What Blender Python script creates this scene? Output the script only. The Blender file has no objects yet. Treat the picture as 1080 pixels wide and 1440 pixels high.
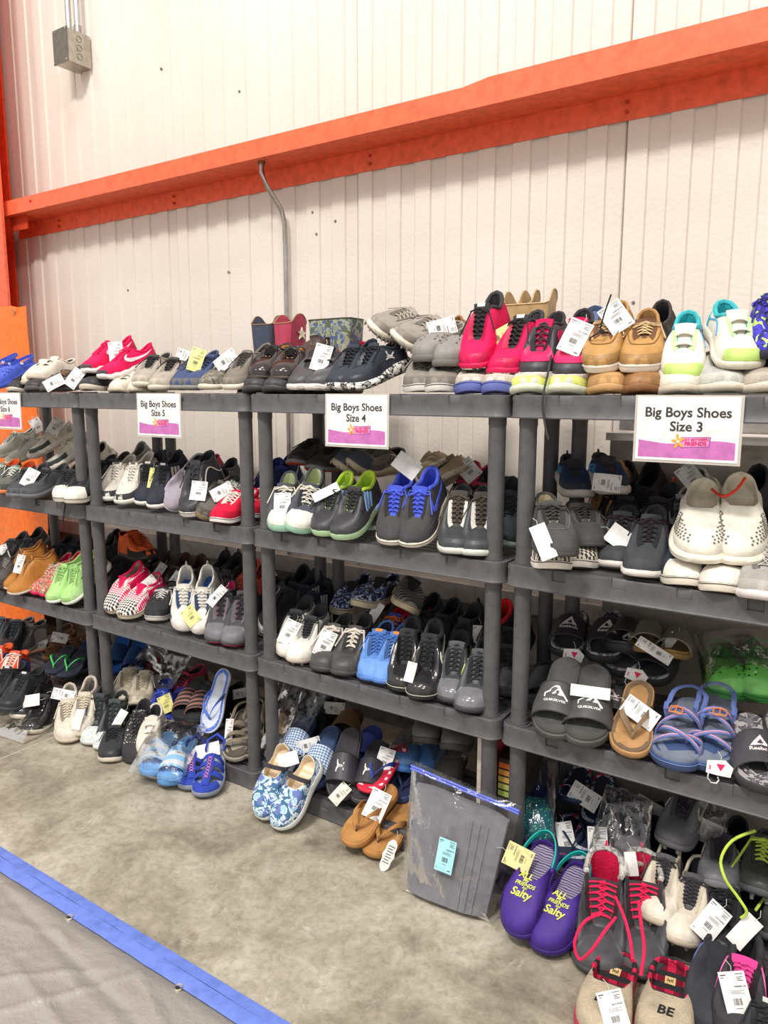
import bpy, bmesh, math, random
from mathutils import Vector, Matrix, noise
R = math.radians
scene = bpy.context.scene
C = scene.collection

# ------------------------------------------------------------------ camera, world, lamps, exposure
cam_d = bpy.data.cameras.new('camera')
cam = bpy.data.objects.new('camera', cam_d); C.objects.link(cam)
cam_d.sensor_fit = 'VERTICAL'; cam_d.sensor_height = 24.0
cam_d.lens = 1061.05 / 1440.0 * 24.0
cam_d.clip_start = 0.02
cam.matrix_world = Matrix(((0.828873, -0.089632, 0.552210, 2.701708), (0.559435, 0.130198, -0.818585, -1.857732), (0.001475, 0.987428, 0.158060, 1.411449), (0, 0, 0, 1)))
scene.camera = cam
w = bpy.data.worlds.new('hall'); scene.world = w; w.use_nodes = True
bg = w.node_tree.nodes['Background']
bg.inputs[0].default_value = (1.0, 0.965, 0.93, 1); bg.inputs[1].default_value = 0.85
def area(name, loc, aim, size, sy, power, col=(1, .96, .91)):
    l = bpy.data.lights.new(name, 'AREA'); l.shape = 'RECTANGLE'; l.size = size; l.size_y = sy
    l.energy = power; l.color = col
    o = bpy.data.objects.new(name, l); C.objects.link(o); o.location = loc
    o.rotation_euler = (Vector(aim) - Vector(loc)).to_track_quat('-Z', 'Y').to_euler()
    return o
area('hall_lamp', (1.5, -4.3, 6.9), (1.5, 0.4, 1.0), 1.2, .5, 345)
area('hall_lamp', (5.2, -3.6, 6.9), (2.2, 0.4, 1.0), 1.2, .5, 145)
area('hall_lamp', (-2.4, -5.2, 6.9), (0.5, 0.4, 1.0), 1.2, .5, 75)
area('hall_lamp', (1.6, -1.6, 6.9), (1.5, -1.0, 0.0), 1.4, .6, 75)
scene.view_settings.view_transform = 'Standard'; scene.view_settings.look = 'None'
scene.view_settings.exposure = 0.0; scene.view_settings.gamma = 1.0
scene.view_settings.use_curve_mapping = False

# ------------------------------------------------------------------ materials
def lin(h):
    h = h.lstrip('#'); v = [int(h[i:i+2], 16) / 255 for i in (0, 2, 4)]
    return tuple((c / 12.92 if c <= .04045 else ((c + .055) / 1.055) ** 2.4) for c in v) + (1,)
MATS = {}
ROUGH = dict(mesh=.85, fab=.9, lea=.42, rub=.5, foam=.6, gloss=.15, suede=.95, pl=.45, card=.7, paint=.4, metal=.35, fleece=1.0)
def M(spec):
    if spec in MATS: return MATS[spec]
    k, *cs = spec.split(':')
    m = bpy.data.materials.new(spec.replace(':', '_')); m.use_nodes = True; MATS[spec] = m
    nt = m.node_tree; N = nt.nodes; L = nt.links; b = N['Principled BSDF']
    def nd(t, **kw):
        n = N.new(t)
        for a, v in kw.items(): setattr(n, a, v)
        return n
    tc = nd('ShaderNodeTexCoord')
    def mix(f, a, c):
        x = nd('ShaderNodeMix', data_type='RGBA')
        if isinstance(f, (int, float)): x.inputs[0].default_value = f
        else: L.new(f, x.inputs[0])
        for i, v in ((6, a), (7, c)):
            if isinstance(v, tuple): x.inputs[i].default_value = v
            else: L.new(v, x.inputs[i])
        return x.outputs[2]
    def noi(scale, detail=2, rough=.5, dist=0):
        n = nd('ShaderNodeTexNoise'); n.inputs['Scale'].default_value = scale; n.inputs['Detail'].default_value = detail
        n.inputs['Roughness'].default_value = rough; n.inputs['Distortion'].default_value = dist
        L.new(tc.outputs['Object'], n.inputs['Vector']); return n.outputs['Fac']
    def ramp(f, stops, const=False):
        r = nd('ShaderNodeValToRGB')
        if const: r.color_ramp.interpolation = 'CONSTANT'
        e = r.color_ramp.elements
        while len(e) < len(stops): e.new(.5)
        for i, (p, c) in enumerate(stops): e[i].position = p; e[i].color = c
        L.new(f, r.inputs[0]); return r.outputs[0]
    def bump(h, s, d=.001):
        n = nd('ShaderNodeBump'); n.inputs['Strength'].default_value = s; n.inputs['Distance'].default_value = d
        L.new(h, n.inputs['Height']); L.new(n.outputs[0], b.inputs['Normal'])
    c = [lin(x) if x.startswith('#') else None for x in cs]
    if k in ROUGH and k not in ('card', 'paint', 'metal', 'pl'):     # measured print colours to reflectance: dark cloth and rubber reflect less
        c = [None if v is None else tuple(q * (.72 if .3 * v[0] + .6 * v[1] + .1 * v[2] < .14 else .95) for q in v[:3]) + (1,) for v in c]
    b.inputs['Specular IOR Level'].default_value = .35
    if k in ROUGH:
        a = c[0]; dk = tuple(v * .72 for v in a[:3]) + (1,); lt = tuple(min(1, v * 1.12 + .004) for v in a[:3]) + (1,)
        L.new(ramp(noi(30, 4, .6), [(.25, dk), (.55, a), (.8, lt)]), b.inputs['Base Color'])
        b.inputs['Roughness'].default_value = ROUGH[k]
        if k == 'metal': b.inputs['Metallic'].default_value = 1
        if k == 'mesh':
            v = nd('ShaderNodeTexVoronoi'); v.inputs['Scale'].default_value = 350; L.new(tc.outputs['Object'], v.inputs['Vector'])
            bump(v.outputs['Distance'], .5)
        elif k in ('fab', 'suede'): bump(noi(500, 2), .4)
        elif k == 'fleece': bump(noi(230, 4, .7), 1.0, .006)
        elif k == 'lea': bump(noi(140, 3), .25)
        elif k == 'pl': bump(noi(120, 3), .12)
        elif k in ('rub', 'foam'): bump(noi(90, 3), .12)
        if k == 'gloss': b.inputs['Specular IOR Level'].default_value = .6
    elif k in ('checker', 'hatch'):
        mp = nd('ShaderNodeMapping'); mp.inputs['Rotation'].default_value = (0, 0, R(45 if k == 'checker' else 20)); L.new(tc.outputs['Object'], mp.inputs[0])
        sx = nd('ShaderNodeSeparateXYZ'); L.new(mp.outputs[0], sx.inputs[0])
        cb = nd('ShaderNodeCombineXYZ'); L.new(sx.outputs[0], cb.inputs[0]); L.new(sx.outputs[1], cb.inputs[1])
        t = nd('ShaderNodeTexChecker'); t.inputs['Scale'].default_value = float(cs[2]) if len(cs) > 2 and not cs[2].startswith('#') else 110
        t.inputs['Color1'].default_value = c[0]; t.inputs['Color2'].default_value = c[1]
        L.new(cb.outputs[0], t.inputs['Vector']); L.new(t.outputs[0], b.inputs['Base Color']); b.inputs['Roughness'].default_value = .8
    elif k in ('camo', 'tie', 'paintmix'):
        sc = dict(camo=38, tie=45, paintmix=26)[k]
        f = noi(sc, 2, .5, 0 if k == 'camo' else 2.2); g = noi(sc * 1.7, 1, .5, .8)
        x = ramp(f, [(0, c[0]), (.46, c[1]), (.56, c[2])], True)
        y = ramp(g, [(0, (0, 0, 0, 1)), (.57, (1, 1, 1, 1))], True)
        L.new(mix(y, x, c[3] if len(c) > 3 else c[0]), b.inputs['Base Color']); b.inputs['Roughness'].default_value = .75
    elif k == 'speck':      # speck:base:dots
        v = nd('ShaderNodeTexVoronoi'); v.inputs['Scale'].default_value = 130; L.new(tc.outputs['Object'], v.inputs['Vector'])
        L.new(ramp(v.outputs['Distance'], [(0, c[1]), (.24, c[0])], True), b.inputs['Base Color']); b.inputs['Roughness'].default_value = .8
    elif k in ('stripe', 'wave', 'xstripe'):
        wv = nd('ShaderNodeTexWave'); wv.inputs['Scale'].default_value = float(cs[-1]) if not cs[-1].startswith('#') else 30
        wv.bands_direction = 'X' if k == 'xstripe' else 'Y'; wv.inputs['Distortion'].default_value = 3.0 if k == 'wave' else 0
        wv.inputs['Detail Scale'].default_value = 1.2 if k == 'wave' else 1
        wv.inputs['Detail'].default_value = 0
        L.new(tc.outputs['Object'], wv.inputs['Vector'])
        L.new(ramp(wv.outputs['Fac'], [(.45, c[0]), (.55, c[1])], k != 'wave'), b.inputs['Base Color']); b.inputs['Roughness'].default_value = .7
        bump(wv.outputs['Fac'], .3)
    elif k == 'plaid':
        o = []
        for d in 'XY':
            wv = nd('ShaderNodeTexWave'); wv.inputs['Scale'].default_value = 9; wv.bands_direction = d
            L.new(tc.outputs['Object'], wv.inputs['Vector']); o.append(ramp(wv.outputs['Fac'], [(0, (0, 0, 0, 1)), (.5, (1, 1, 1, 1))], True))
        a = mix(o[0], c[0], tuple(v * .35 for v in c[0][:3]) + (1,)); L.new(mix(o[1], a, c[1]), b.inputs['Base Color']); b.inputs['Roughness'].default_value = .95
    elif k == 'clear':
        L.remove(L.links[0]) if False else None
        out = [n for n in N if n.type == 'OUTPUT_MATERIAL'][0]
        tr = nd('ShaderNodeBsdfTransparent'); tr.inputs[0].default_value = (.975, .98, .985, 1)
        gl = nd('ShaderNodeBsdfGlossy'); gl.inputs['Roughness'].default_value = .12
        fr = nd('ShaderNodeFresnel'); fr.inputs[0].default_value = 1.5
        mm = nd('ShaderNodeMath', operation='MULTIPLY_ADD'); mm.inputs[1].default_value = .65; mm.inputs[2].default_value = .03
        L.new(fr.outputs[0], mm.inputs[0])
        ms = nd('ShaderNodeMixShader'); L.new(mm.outputs[0], ms.inputs[0]); L.new(tr.outputs[0], ms.inputs[1]); L.new(gl.outputs[0], ms.inputs[2])
        n = nd('ShaderNodeBump'); n.inputs['Strength'].default_value = .6; n.inputs['Distance'].default_value = .004
        L.new(noi(22, 3, .6, 1.2), n.inputs['Height']); L.new(n.outputs[0], gl.inputs['Normal']); L.new(n.outputs[0], fr.inputs['Normal'])
        L.new(ms.outputs[0], out.inputs[0])
    return m

def custom(name, fn):
    m = bpy.data.materials.new(name); m.use_nodes = True; fn(m.node_tree, m.node_tree.nodes['Principled BSDF']); MATS[name] = m; return m
def f_floor(nt, b):
    N, L = nt.nodes, nt.links
    tc = N.new('ShaderNodeTexCoord')
    def noi(s, d, r, dist=0):
        n = N.new('ShaderNodeTexNoise'); n.inputs['Scale'].default_value = s; n.inputs['Detail'].default_value = d
        n.inputs['Roughness'].default_value = r; n.inputs['Distortion'].default_value = dist; L.new(tc.outputs['Object'], n.inputs['Vector']); return n.outputs['Fac']
    def rmp(f, st):
        r = N.new('ShaderNodeValToRGB'); e = r.color_ramp.elements
        while len(e) < len(st): e.new(.5)
        for i, (p, c) in enumerate(st): e[i].position = p; e[i].color = c
        L.new(f, r.inputs[0]); return r.outputs[0]
    a = rmp(noi(3.5, 8, .62, .6), [(.32, lin('#7f7668')), (.48, lin('#a19886')), (.66, lin('#bdb5a5'))])
    d = rmp(noi(34, 9, .78, .5), [(.32, (.66, .64, .61, 1)), (.52, (1, 1, 1, 1)), (.68, (1.22, 1.22, 1.2, 1))])
    mx = N.new('ShaderNodeMix'); mx.data_type = 'RGBA'; mx.blend_type = 'MULTIPLY'; mx.inputs[0].default_value = 1
    L.new(a, mx.inputs[6]); L.new(d, mx.inputs[7])
    wr = rmp(noi(7, 9, .75, 1.5), [(.60, (0, 0, 0, 1)), (.70, (.6, .6, .6, 1))])
    m2 = N.new('ShaderNodeMix'); m2.data_type = 'RGBA'; L.new(wr, m2.inputs[0]); L.new(mx.outputs[2], m2.inputs[6]); m2.inputs[7].default_value = lin('#d3cdc2')
    L.new(m2.outputs[2], b.inputs['Base Color']); b.inputs['Roughness'].default_value = .55
    bp = N.new('ShaderNodeBump'); bp.inputs['Strength'].default_value = .15; bp.inputs['Distance'].default_value = .004
    L.new(noi(60, 5, .6), bp.inputs['Height']); L.new(bp.outputs[0], b.inputs['Normal'])
custom('concrete_floor', f_floor)
def f_stem(nt, b):
    f_floor(nt, b)
    for n in nt.nodes:
        if n.type == 'VALTORGB' and len(n.color_ramp.elements) == 3 and n.color_ramp.elements[0].color[0] < .5 :
            for e, h in zip(n.color_ramp.elements, ('#75706a', '#8d8882', '#a29d97')): e.color = lin(h)
custom('stem_concrete', f_stem)
def f_wall(nt, b):
    N, L = nt.nodes, nt.links
    tc = N.new('ShaderNodeTexCoord'); n = N.new('ShaderNodeTexNoise'); n.inputs['Scale'].default_value = 70; n.inputs['Detail'].default_value = 3
    L.new(tc.outputs['Object'], n.inputs['Vector']); bp = N.new('ShaderNodeBump'); bp.inputs['Strength'].default_value = .35; bp.inputs['Distance'].default_value = .004
    L.new(n.outputs['Fac'], bp.inputs['Height']); L.new(bp.outputs[0], b.inputs['Normal'])
    n2 = N.new('ShaderNodeTexNoise'); n2.inputs['Scale'].default_value = 1.3; n2.inputs['Detail'].default_value = 4; L.new(tc.outputs['Object'], n2.inputs['Vector'])
    r = N.new('ShaderNodeValToRGB'); r.color_ramp.elements[0].position = .3; r.color_ramp.elements[0].color = lin('#d8cdc1'); r.color_ramp.elements[1].position = .7; r.color_ramp.elements[1].color = lin('#e2d9cf')
    L.new(n2.outputs['Fac'], r.inputs[0]); L.new(r.outputs[0], b.inputs['Base Color']); b.inputs['Roughness'].default_value = .5
custom('wall_paint', f_wall)

# ------------------------------------------------------------------ mesh helpers
class MB:
    def __init__(s): s.v = []; s.f = []
    def add(s, vs, fs):
        o = len(s.v); s.v += [tuple(p) for p in vs]; s.f += [tuple(i + o for i in f) for f in fs]; return s
    def box(s, x0, x1, y0, y1, z0, z1):
        return s.add([(x, y, z) for x in (x0, x1) for y in (y0, y1) for z in (z0, z1)],
                     [(0, 1, 3, 2), (4, 6, 7, 5), (0, 4, 5, 1), (2, 3, 7, 6), (0, 2, 6, 4), (1, 5, 7, 3)])
    def tube(s, pts, r, n=6, closed=False, flat=1.0, rs=None):
        pts = [Vector(p) for p in pts]; m = len(pts); vs = []; fs = []
        up = Vector((0, 0, 1)); pn = None
        for i, p in enumerate(pts):
            t = (pts[(i + 1) % m] - pts[i - 1]) if closed else (pts[min(i + 1, m - 1)] - pts[max(i - 1, 0)])
            if t.length < 1e-9: t = Vector((0, 1, 0))
            t.normalize()
            a = t.cross(up if abs(t.z) < .95 else Vector((1, 0, 0))).normalized()
            if pn is not None and a.dot(pn) < 0: a = -a
            pn = a; c = a.cross(t)
            rr = rs[i] if rs else r
            for k in range(n):
                an = 2 * math.pi * k / n; vs.append(p + a * math.cos(an) * rr + c * math.sin(an) * rr * flat)
        for i in range(m if closed else m - 1):
            j = (i + 1) % m
            for k in range(n): fs.append((i * n + k, i * n + (k + 1) % n, j * n + (k + 1) % n, j * n + k))
        if not closed: fs += [tuple(range(n))[::-1], tuple((m - 1) * n + k for k in range(n))]
        return s.add(vs, fs)
    def grid(s, rows, wrap=False):
        n = len(rows[0]); vs = [p for r in rows for p in r]; fs = []
        for i in range(len(rows) - 1):
            for k in range(n if wrap else n - 1):
                fs.append((i * n + k, i * n + (k + 1) % n, (i + 1) * n + (k + 1) % n, (i + 1) * n + k))
        return s.add(vs, fs)
    def disc(s, ring):
        return s.add(ring, [tuple(range(len(ring)))])
    def slab(s, rows, off):
        # closed thick sheet: rows of points and a function(point, i, k) for the back side
        n = len(rows[0]); m = len(rows); vs = [p for r in rows for p in r] + [p for r in off for p in r]; fs = []; q = n * m
        for i in range(m - 1):
            for k in range(n - 1):
                a, b, c, d = i * n + k, i * n + k + 1, (i + 1) * n + k + 1, (i + 1) * n + k
                fs += [(a, b, c, d), (q + d, q + c, q + b, q + a)]
        for k in range(n - 1):
            fs += [(k + 1, k, q + k, q + k + 1), ((m - 1) * n + k, (m - 1) * n + k + 1, q + (m - 1) * n + k + 1, q + (m - 1) * n + k)]
        for i in range(m - 1):
            fs += [(i * n, (i + 1) * n, q + (i + 1) * n, q + i * n), ((i + 1) * n + n - 1, i * n + n - 1, q + i * n + n - 1, q + (i + 1) * n + n - 1)]
        return s.add(vs, fs)
    def mesh(s, name, mat, smooth=True, fix=True):
        me = bpy.data.meshes.new(name); me.from_pydata(s.v, [], s.f)
        if fix:
            bm = bmesh.new(); bm.from_mesh(me); bmesh.ops.remove_doubles(bm, verts=bm.verts, dist=1e-6)
            bmesh.ops.recalc_face_normals(bm, faces=bm.faces); bm.to_mesh(me); bm.free()
        for m_ in (mat if isinstance(mat, list) else [mat]): me.materials.append(M(m_) if m_ not in MATS else MATS[m_])
        if smooth:
            me.shade_smooth()
            me.set_sharp_from_angle(angle=R(48))
        me.update(); return me
def link(name, me, parent=None, loc=None):
    o = bpy.data.objects.new(name, me); C.objects.link(o)
    if parent: o.parent = parent
    if loc: o.location = loc
    return o
def tag(o, label=None, cat=None, group=None, kind=None):
    if label: o['label'] = label
    if cat: o['category'] = cat
    if group: o['group'] = group
    if kind: o['kind'] = kind
    return o
def struct(name, mb, mat, parent=None, smooth=False):
    o = link(name, mb.mesh(name, mat, smooth), parent)
    if not parent: o['kind'] = 'structure'
    return o
def empty(name, loc=(0, 0, 0), label=None, cat=None, group=None):
    o = bpy.data.objects.new(name, None); C.objects.link(o); o.location = loc; o.empty_display_size = .05
    return tag(o, label, cat, group)
_tc = {}
def text_geo(s, size=1.0, bold=0.0, align='CENTER', space=1.0, shear=0.0):
    key = (s, size, bold, align, space, shear)
    if key in _tc: return _tc[key]
    cu = bpy.data.curves.new('t', 'FONT'); cu.body = s; cu.size = size; cu.offset = bold * size; cu.align_x = align; cu.align_y = 'CENTER'
    cu.space_character = space; cu.resolution_u = 3; cu.shear = shear
    o = bpy.data.objects.new('t', cu); me = o.to_mesh()
    r = ([tuple(v.co) for v in me.vertices], [tuple(p.vertices) for p in me.polygons])
    o.to_mesh_clear(); bpy.data.objects.remove(o); bpy.data.curves.remove(cu); _tc[key] = r; return r
def text_on(mb, s, size, fn, **kw):
    vs, fs = text_geo(s, size, **kw); return mb.add([fn(x, y) for x, y, z in vs], fs)
def seg(pts, x):
    for (a, u), (b, v) in zip(pts, pts[1:]):
        if x <= b: 
            q = (x - a) / (b - a) if b > a else 0; q = max(0, min(1, q)); return u + (v - u) * q
    return pts[-1][1]
def sseg(pts, x):
    # smooth (catmull) interpolation
    n = len(pts)
    if x <= pts[0][0]: return pts[0][1]
    if x >= pts[-1][0]: return pts[-1][1]
    for i in range(n - 1):
        if x <= pts[i + 1][0]:
            (a, u), (b, v) = pts[i], pts[i + 1]; q = (x - a) / (b - a)
            m0 = (pts[i + 1][1] - pts[max(i - 1, 0)][1]) / max(1e-6, pts[i + 1][0] - pts[max(i - 1, 0)][0]) * (b - a)
            m1 = (pts[min(i + 2, n - 1)][1] - pts[i][1]) / max(1e-6, pts[min(i + 2, n - 1)][0] - pts[i][0]) * (b - a)
            return (2*q**3-3*q*q+1)*u + (q**3-2*q*q+q)*m0 + (-2*q**3+3*q*q)*v + (q**3-q*q)*m1
    return pts[-1][1]
# ------------------------------------------------------------------ footwear
L0 = .25
TS = [0, .006, .022, .05, .09, .14, .2, .27, .35, .43, .51, .59, .67, .75, .82, .88, .93, .965, .988, 1]
HW = [(0, 0), (.006, .20), (.022, .42), (.05, .60), (.09, .77), (.14, .89), (.2, .97), (.3, 1), (.42, .93), (.55, .80), (.68, .73), (.8, .73), (.88, .70), (.93, .60), (.965, .45), (.988, .26), (1, 0)]
def cx(t): return .009 * max(0, (.45 - t) / .45) ** 1.7
class Last:
    """outline, sole top and opening of one shoe style, and the upper surface between them"""
    def __init__(s, P):
        s.P = P; s.w = P.get('w', .047) * (1.13 if P['k'] != 'clog' else 1.08); s.sf, s.sh = P.get('sole_h', (.020, .026))
        s.T0 = P.get('T0', .34); s.T1 = .975; s.Tc = P.get('Tc', .56)
        zc, zs, zh = P.get('z', (.084, .066, .082)); z0 = P.get('z0', .060)
        s.zo_ = [(s.T0, z0), (s.Tc, zc), ((s.Tc + .98) / 2, zs), (.975, zh)]
        a, b = P.get('wo', (.017, .027)); s.wo_ = (a, b); s.full = P.get('full', 2.3)
        s.slot = P.get('slot', .6)
    def hw(s, t): return s.w * sseg(HW, t)
    def spring(s, t): return .011 * max(0, (.2 - t) / .2) ** 2 + .003 * max(0, (t - .85) / .15) ** 2
    def zt(s, t): return s.spring(t) + s.sf + (s.sh - s.sf) * min(1, max(0, (t - .35) / .35))
    def ol(s, u, inset=0, z=None):
        t = abs(u); sd = -1 if u < 0 else 1
        h = max(0, s.hw(t) - inset); y = -L0 / 2 + t * L0
        if inset: y = -L0 / 2 + inset + t * (L0 - 2 * inset)
        return Vector((cx(t) + sd * h, y, s.zt(t) if z is None else z))
    def g(s, t): return max(0, (t - s.P.get('gt', .12)) / (1 - s.P.get('gt', .12)))
    def wo(s, tp):
        a, b = s.wo_
        v = seg([(s.T0, a * s.slot), (s.T0 + .04, a * .95), (s.Tc - .02, a * 1.15), (s.Tc + .1, b), (.82, b * .97), (.9, b * .84), (.95, b * .55), (.975, 0)], tp)
        return v
    def op(s, u, dz=0, inset=0):
        t = abs(u); sd = -1 if u < 0 else 1; g = s.g(t); tp = s.T0 + (s.T1 - s.T0) * g
        w = s.wo(tp)
        gt = s.P.get('gt', .12)
        if t < gt: w *= (t / gt)
        w = max(0, w - inset)
        y = -L0 / 2 + tp * L0
        if inset: y = y + (inset if tp < .5 and t < gt * 1.2 else (-inset if tp > .93 else 0))
        return Vector((cx(tp) * .6 + sd * w, y, sseg(s.zo_, tp) + dz))
    def S(s, u, k, off=0):
        B = s.ol(u, .0015); O = s.op(u); a = k * math.pi / 2
        n = s.full; hh = 1 - max(0, math.cos(a)) ** (2 / n); vv = max(0, math.sin(a)) ** (2 / n * 1.0)
        # keep walls upright where the opening sits above the outline
        d = (O - B); horiz = math.hypot(d.x, d.y)
        m = min(1, max(0, (horiz - .01) / .03))
        hh = hh * m + (k ** 1.6) * (1 - m); vv = vv * m + (k ** .95) * (1 - m)
        p = Vector((B.x + d.x * hh, B.y + d.y * hh, B.z + d.z * vv))
        if off:
            p = p + s.nrm(u, k) * off
        return p
    def nrm(s, u, k):
        e = .01; u1 = max(-1, min(1, u + e)); u0 = max(-1, min(1, u - e)); k1 = min(1, k + .02); k0 = max(0, k - .02)
        a = s.S(u1, k) - s.S(u0, k); b = s.S(u, k1) - s.S(u, k0); n = a.cross(b)
        if n.length < 1e-12: return Vector((0, 0, 1))
        n.normalize(); c = s.S(u, k) - Vector((0, s.S(u, k).y * .9, .02))
        return n if n.dot(c) > 0 else -n
US = [-t for t in TS[::-1]][:-1] + TS      # heel .. toe .. heel
def sole_parts(P, La):
    out = []; n = len(US); loop = US[:-1]
    m = P['sole']; lift = P.get('studs')
    def ring(inset, f):   # f: 0 bottom .. 1 top
        r = []
        for i, u in enumerate(loop):
            t = abs(u); zb = La.spring(t); z = zb + (La.zt(t) - zb) * f
            if P.get('wavy') and 0 < f < 1: z += .003 * math.sin(t * 38)
            p = La.ol(u, inset); r.append((p.x, p.y, z))
        return r
    ch = P.get('chunk', 0.002)
    if P.get('outsole'):
        rows = [ring(.006, 0), ring(.001, .03), ring(-ch * .4, .26)]
        mb = MB(); mb.grid(rows, True); mb.disc(rows[0][::-1]); out.append(('outsole', mb, P['outsole']))
        rows = [ring(-ch * .4, .26), ring(-ch, .45), ring(-ch, .75), ring(-ch * .2, .95), ring(.004, 1.0)]
    else:
        rows = [ring(.006, 0), ring(.001, .05), ring(-ch, .35), ring(-ch, .75), ring(-ch * .2, .95), ring(.004, 1.0)]
    mb = MB(); mb.grid(rows, True); mb.disc(rows[0][::-1]); mb.disc([(x, y, z) for x, y, z in rows[-1]])
    out.append(('sole', mb, m))
    if P.get('line'):
        mb = MB(); mb.tube([(p[0], p[1], p[2]) for p in ring(-ch - .0003, P.get('line_f', .82))], .0011, 4, True); out.append(('sole_line', mb, P['line']))
    if P.get('tread'):
        mb = MB()
        for u in [x / 20 for x in range(-19, 20)]:
            a = La.ol(u, .001); zb = La.spring(abs(u)); b = La.ol(u, -ch - .0012)
            mb.box(b.x - .0022, b.x + .0022, b.y - .0016, b.y + .0016, zb + .001, zb + (La.zt(abs(u)) - zb) * .42)
        out.append(('tread_lug', mb, P['tread']))
    if P.get('studs'):
        mb = MB()
        for t, x in ((.1, .45), (.1, -.35), (.24, .7), (.24, -.7), (.4, .65), (.4, -.65), (.78, .55), (.78, -.55), (.92, .3), (.92, -.3)):
            w = La.hw(t) * x; y = -L0 / 2 + t * L0
            mb.tube([(w + cx(t), y, .006), (w + cx(t), y, -.010)], .006, 6, rs=[.007, .0045])
        out.append(('stud', mb, P['studs']))
    return out
def patch(La, u0, u1, k0, k1, off, nu=8, nk=4):
    f0 = k0 if callable(k0) else (lambda u: k0); f1 = k1 if callable(k1) else (lambda u: k1)
    rows = []; back = []
    for i in range(nu + 1):
        u = u0 + (u1 - u0) * i / nu; a, b = f0(u), f1(u)
        rows.append([La.S(u, a + (b - a) * j / nk, off) for j in range(nk + 1)])
        back.append([La.S(u, a + (b - a) * j / nk, -.0012) for j in range(nk + 1)])
    return rows, back
def stroke(mb, La, pts, w, off=.0022, ws=None, sub=5):
    # a flat raised band following (u, k) points on the upper
    P = []
    n = len(pts)
    for i in range(n - 1):
        for j in range(sub):
            q = j / sub; P.append((i + q))
    P.append(n - 1)
    def at(x):
        xs = [(i, p[0]) for i, p in enumerate(pts)]; ks = [(i, p[1]) for i, p in enumerate(pts)]
        return sseg(xs, x), sseg(ks, x)
    rows = []; back = []; pos = [La.S(*at(x), off) for x in P]
    for i, x in enumerate(P):
        u, k = at(x); nn = La.nrm(u, k); t = pos[min(i + 1, len(P) - 1)] - pos[max(i - 1, 0)]
        s_ = nn.cross(t).normalized(); ww = (seg([(j, v) for j, v in enumerate(ws)], x) if ws else w) / 2
        rows.append([pos[i] - s_ * ww, pos[i] + nn * .0004, pos[i] + s_ * ww]); back.append([pos[i] - s_ * ww - nn * (off + .001), pos[i] - nn * off, pos[i] + s_ * ww - nn * (off + .001)])
    mb.slab(rows, back); return mb
def side_logo(La, kind, size=1.0, P=None):
    mb = MB(); sides = (1, -1)
    for s in sides:
        if kind == 'swoosh':
            stroke(mb, La, [(s * .90, .72), (s * .78, .58), (s * .62, .38), (s * .50, .27), (s * .42, .32), (s * .40, .45), (s * .43, .58)], .01, ws=[.001, .005, .010, .015, .013, .009, .001])
        elif kind == 'stripes3':
            for t in (.44, .515, .59): stroke(mb, La, [(s * (t + .06), .82), (s * t, .18)], .010, sub=4)
        elif kind == 'wave':
            stroke(mb, La, [(s * .97, .35), (s * .85, .45), (s * .72, .72), (s * .62, .72), (s * .5, .42), (s * .42, .25)], .0035)
        elif kind == 'mark':       # two crossing arcs
            for q in (0, 1):
                a = .30 + q * .30; d = .62 - q * .34
                stroke(mb, La, [(s * .56, a + (.12 if q else -.0)), (s * .60, (a + .45) / 2), (s * .66, (a + .45) / 2), (s * .70, a + (.12 if q else 0))], .0035, sub=4)
            stroke(mb, La, [(s * .58, .45), (s * .68, .45)], .003, sub=3)
        elif kind == 'N':
            stroke(mb, La, [(s * .66, .2), (s * .64, .75)], .007, sub=4); stroke(mb, La, [(s * .64, .75), (s * .53, .2)], .007, sub=4); stroke(mb, La, [(s * .53, .2), (s * .51, .75)], .007, sub=4)
        elif kind == 'slash':
            stroke(mb, La, [(s * .75, .7), (s * .5, .25)], .005, sub=4); stroke(mb, La, [(s * .66, .75), (s * .45, .35)], .003, sub=4)
        elif kind == 'chev':
            stroke(mb, La, [(s * .30, .65), (s * .42, .28), (s * .52, .7)], .010, sub=4)
        elif kind == 'star':
            pts = []
            for i in range(5):
                an = R(90 + i * 144); pts.append((s * (.74 + .045 * math.cos(an)), .52 + .16 * math.sin(an)))
            for i in range(5): stroke(mb, La, [pts[i], pts[(i + 1) % 5]], .004, sub=3)
    return mb
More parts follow.
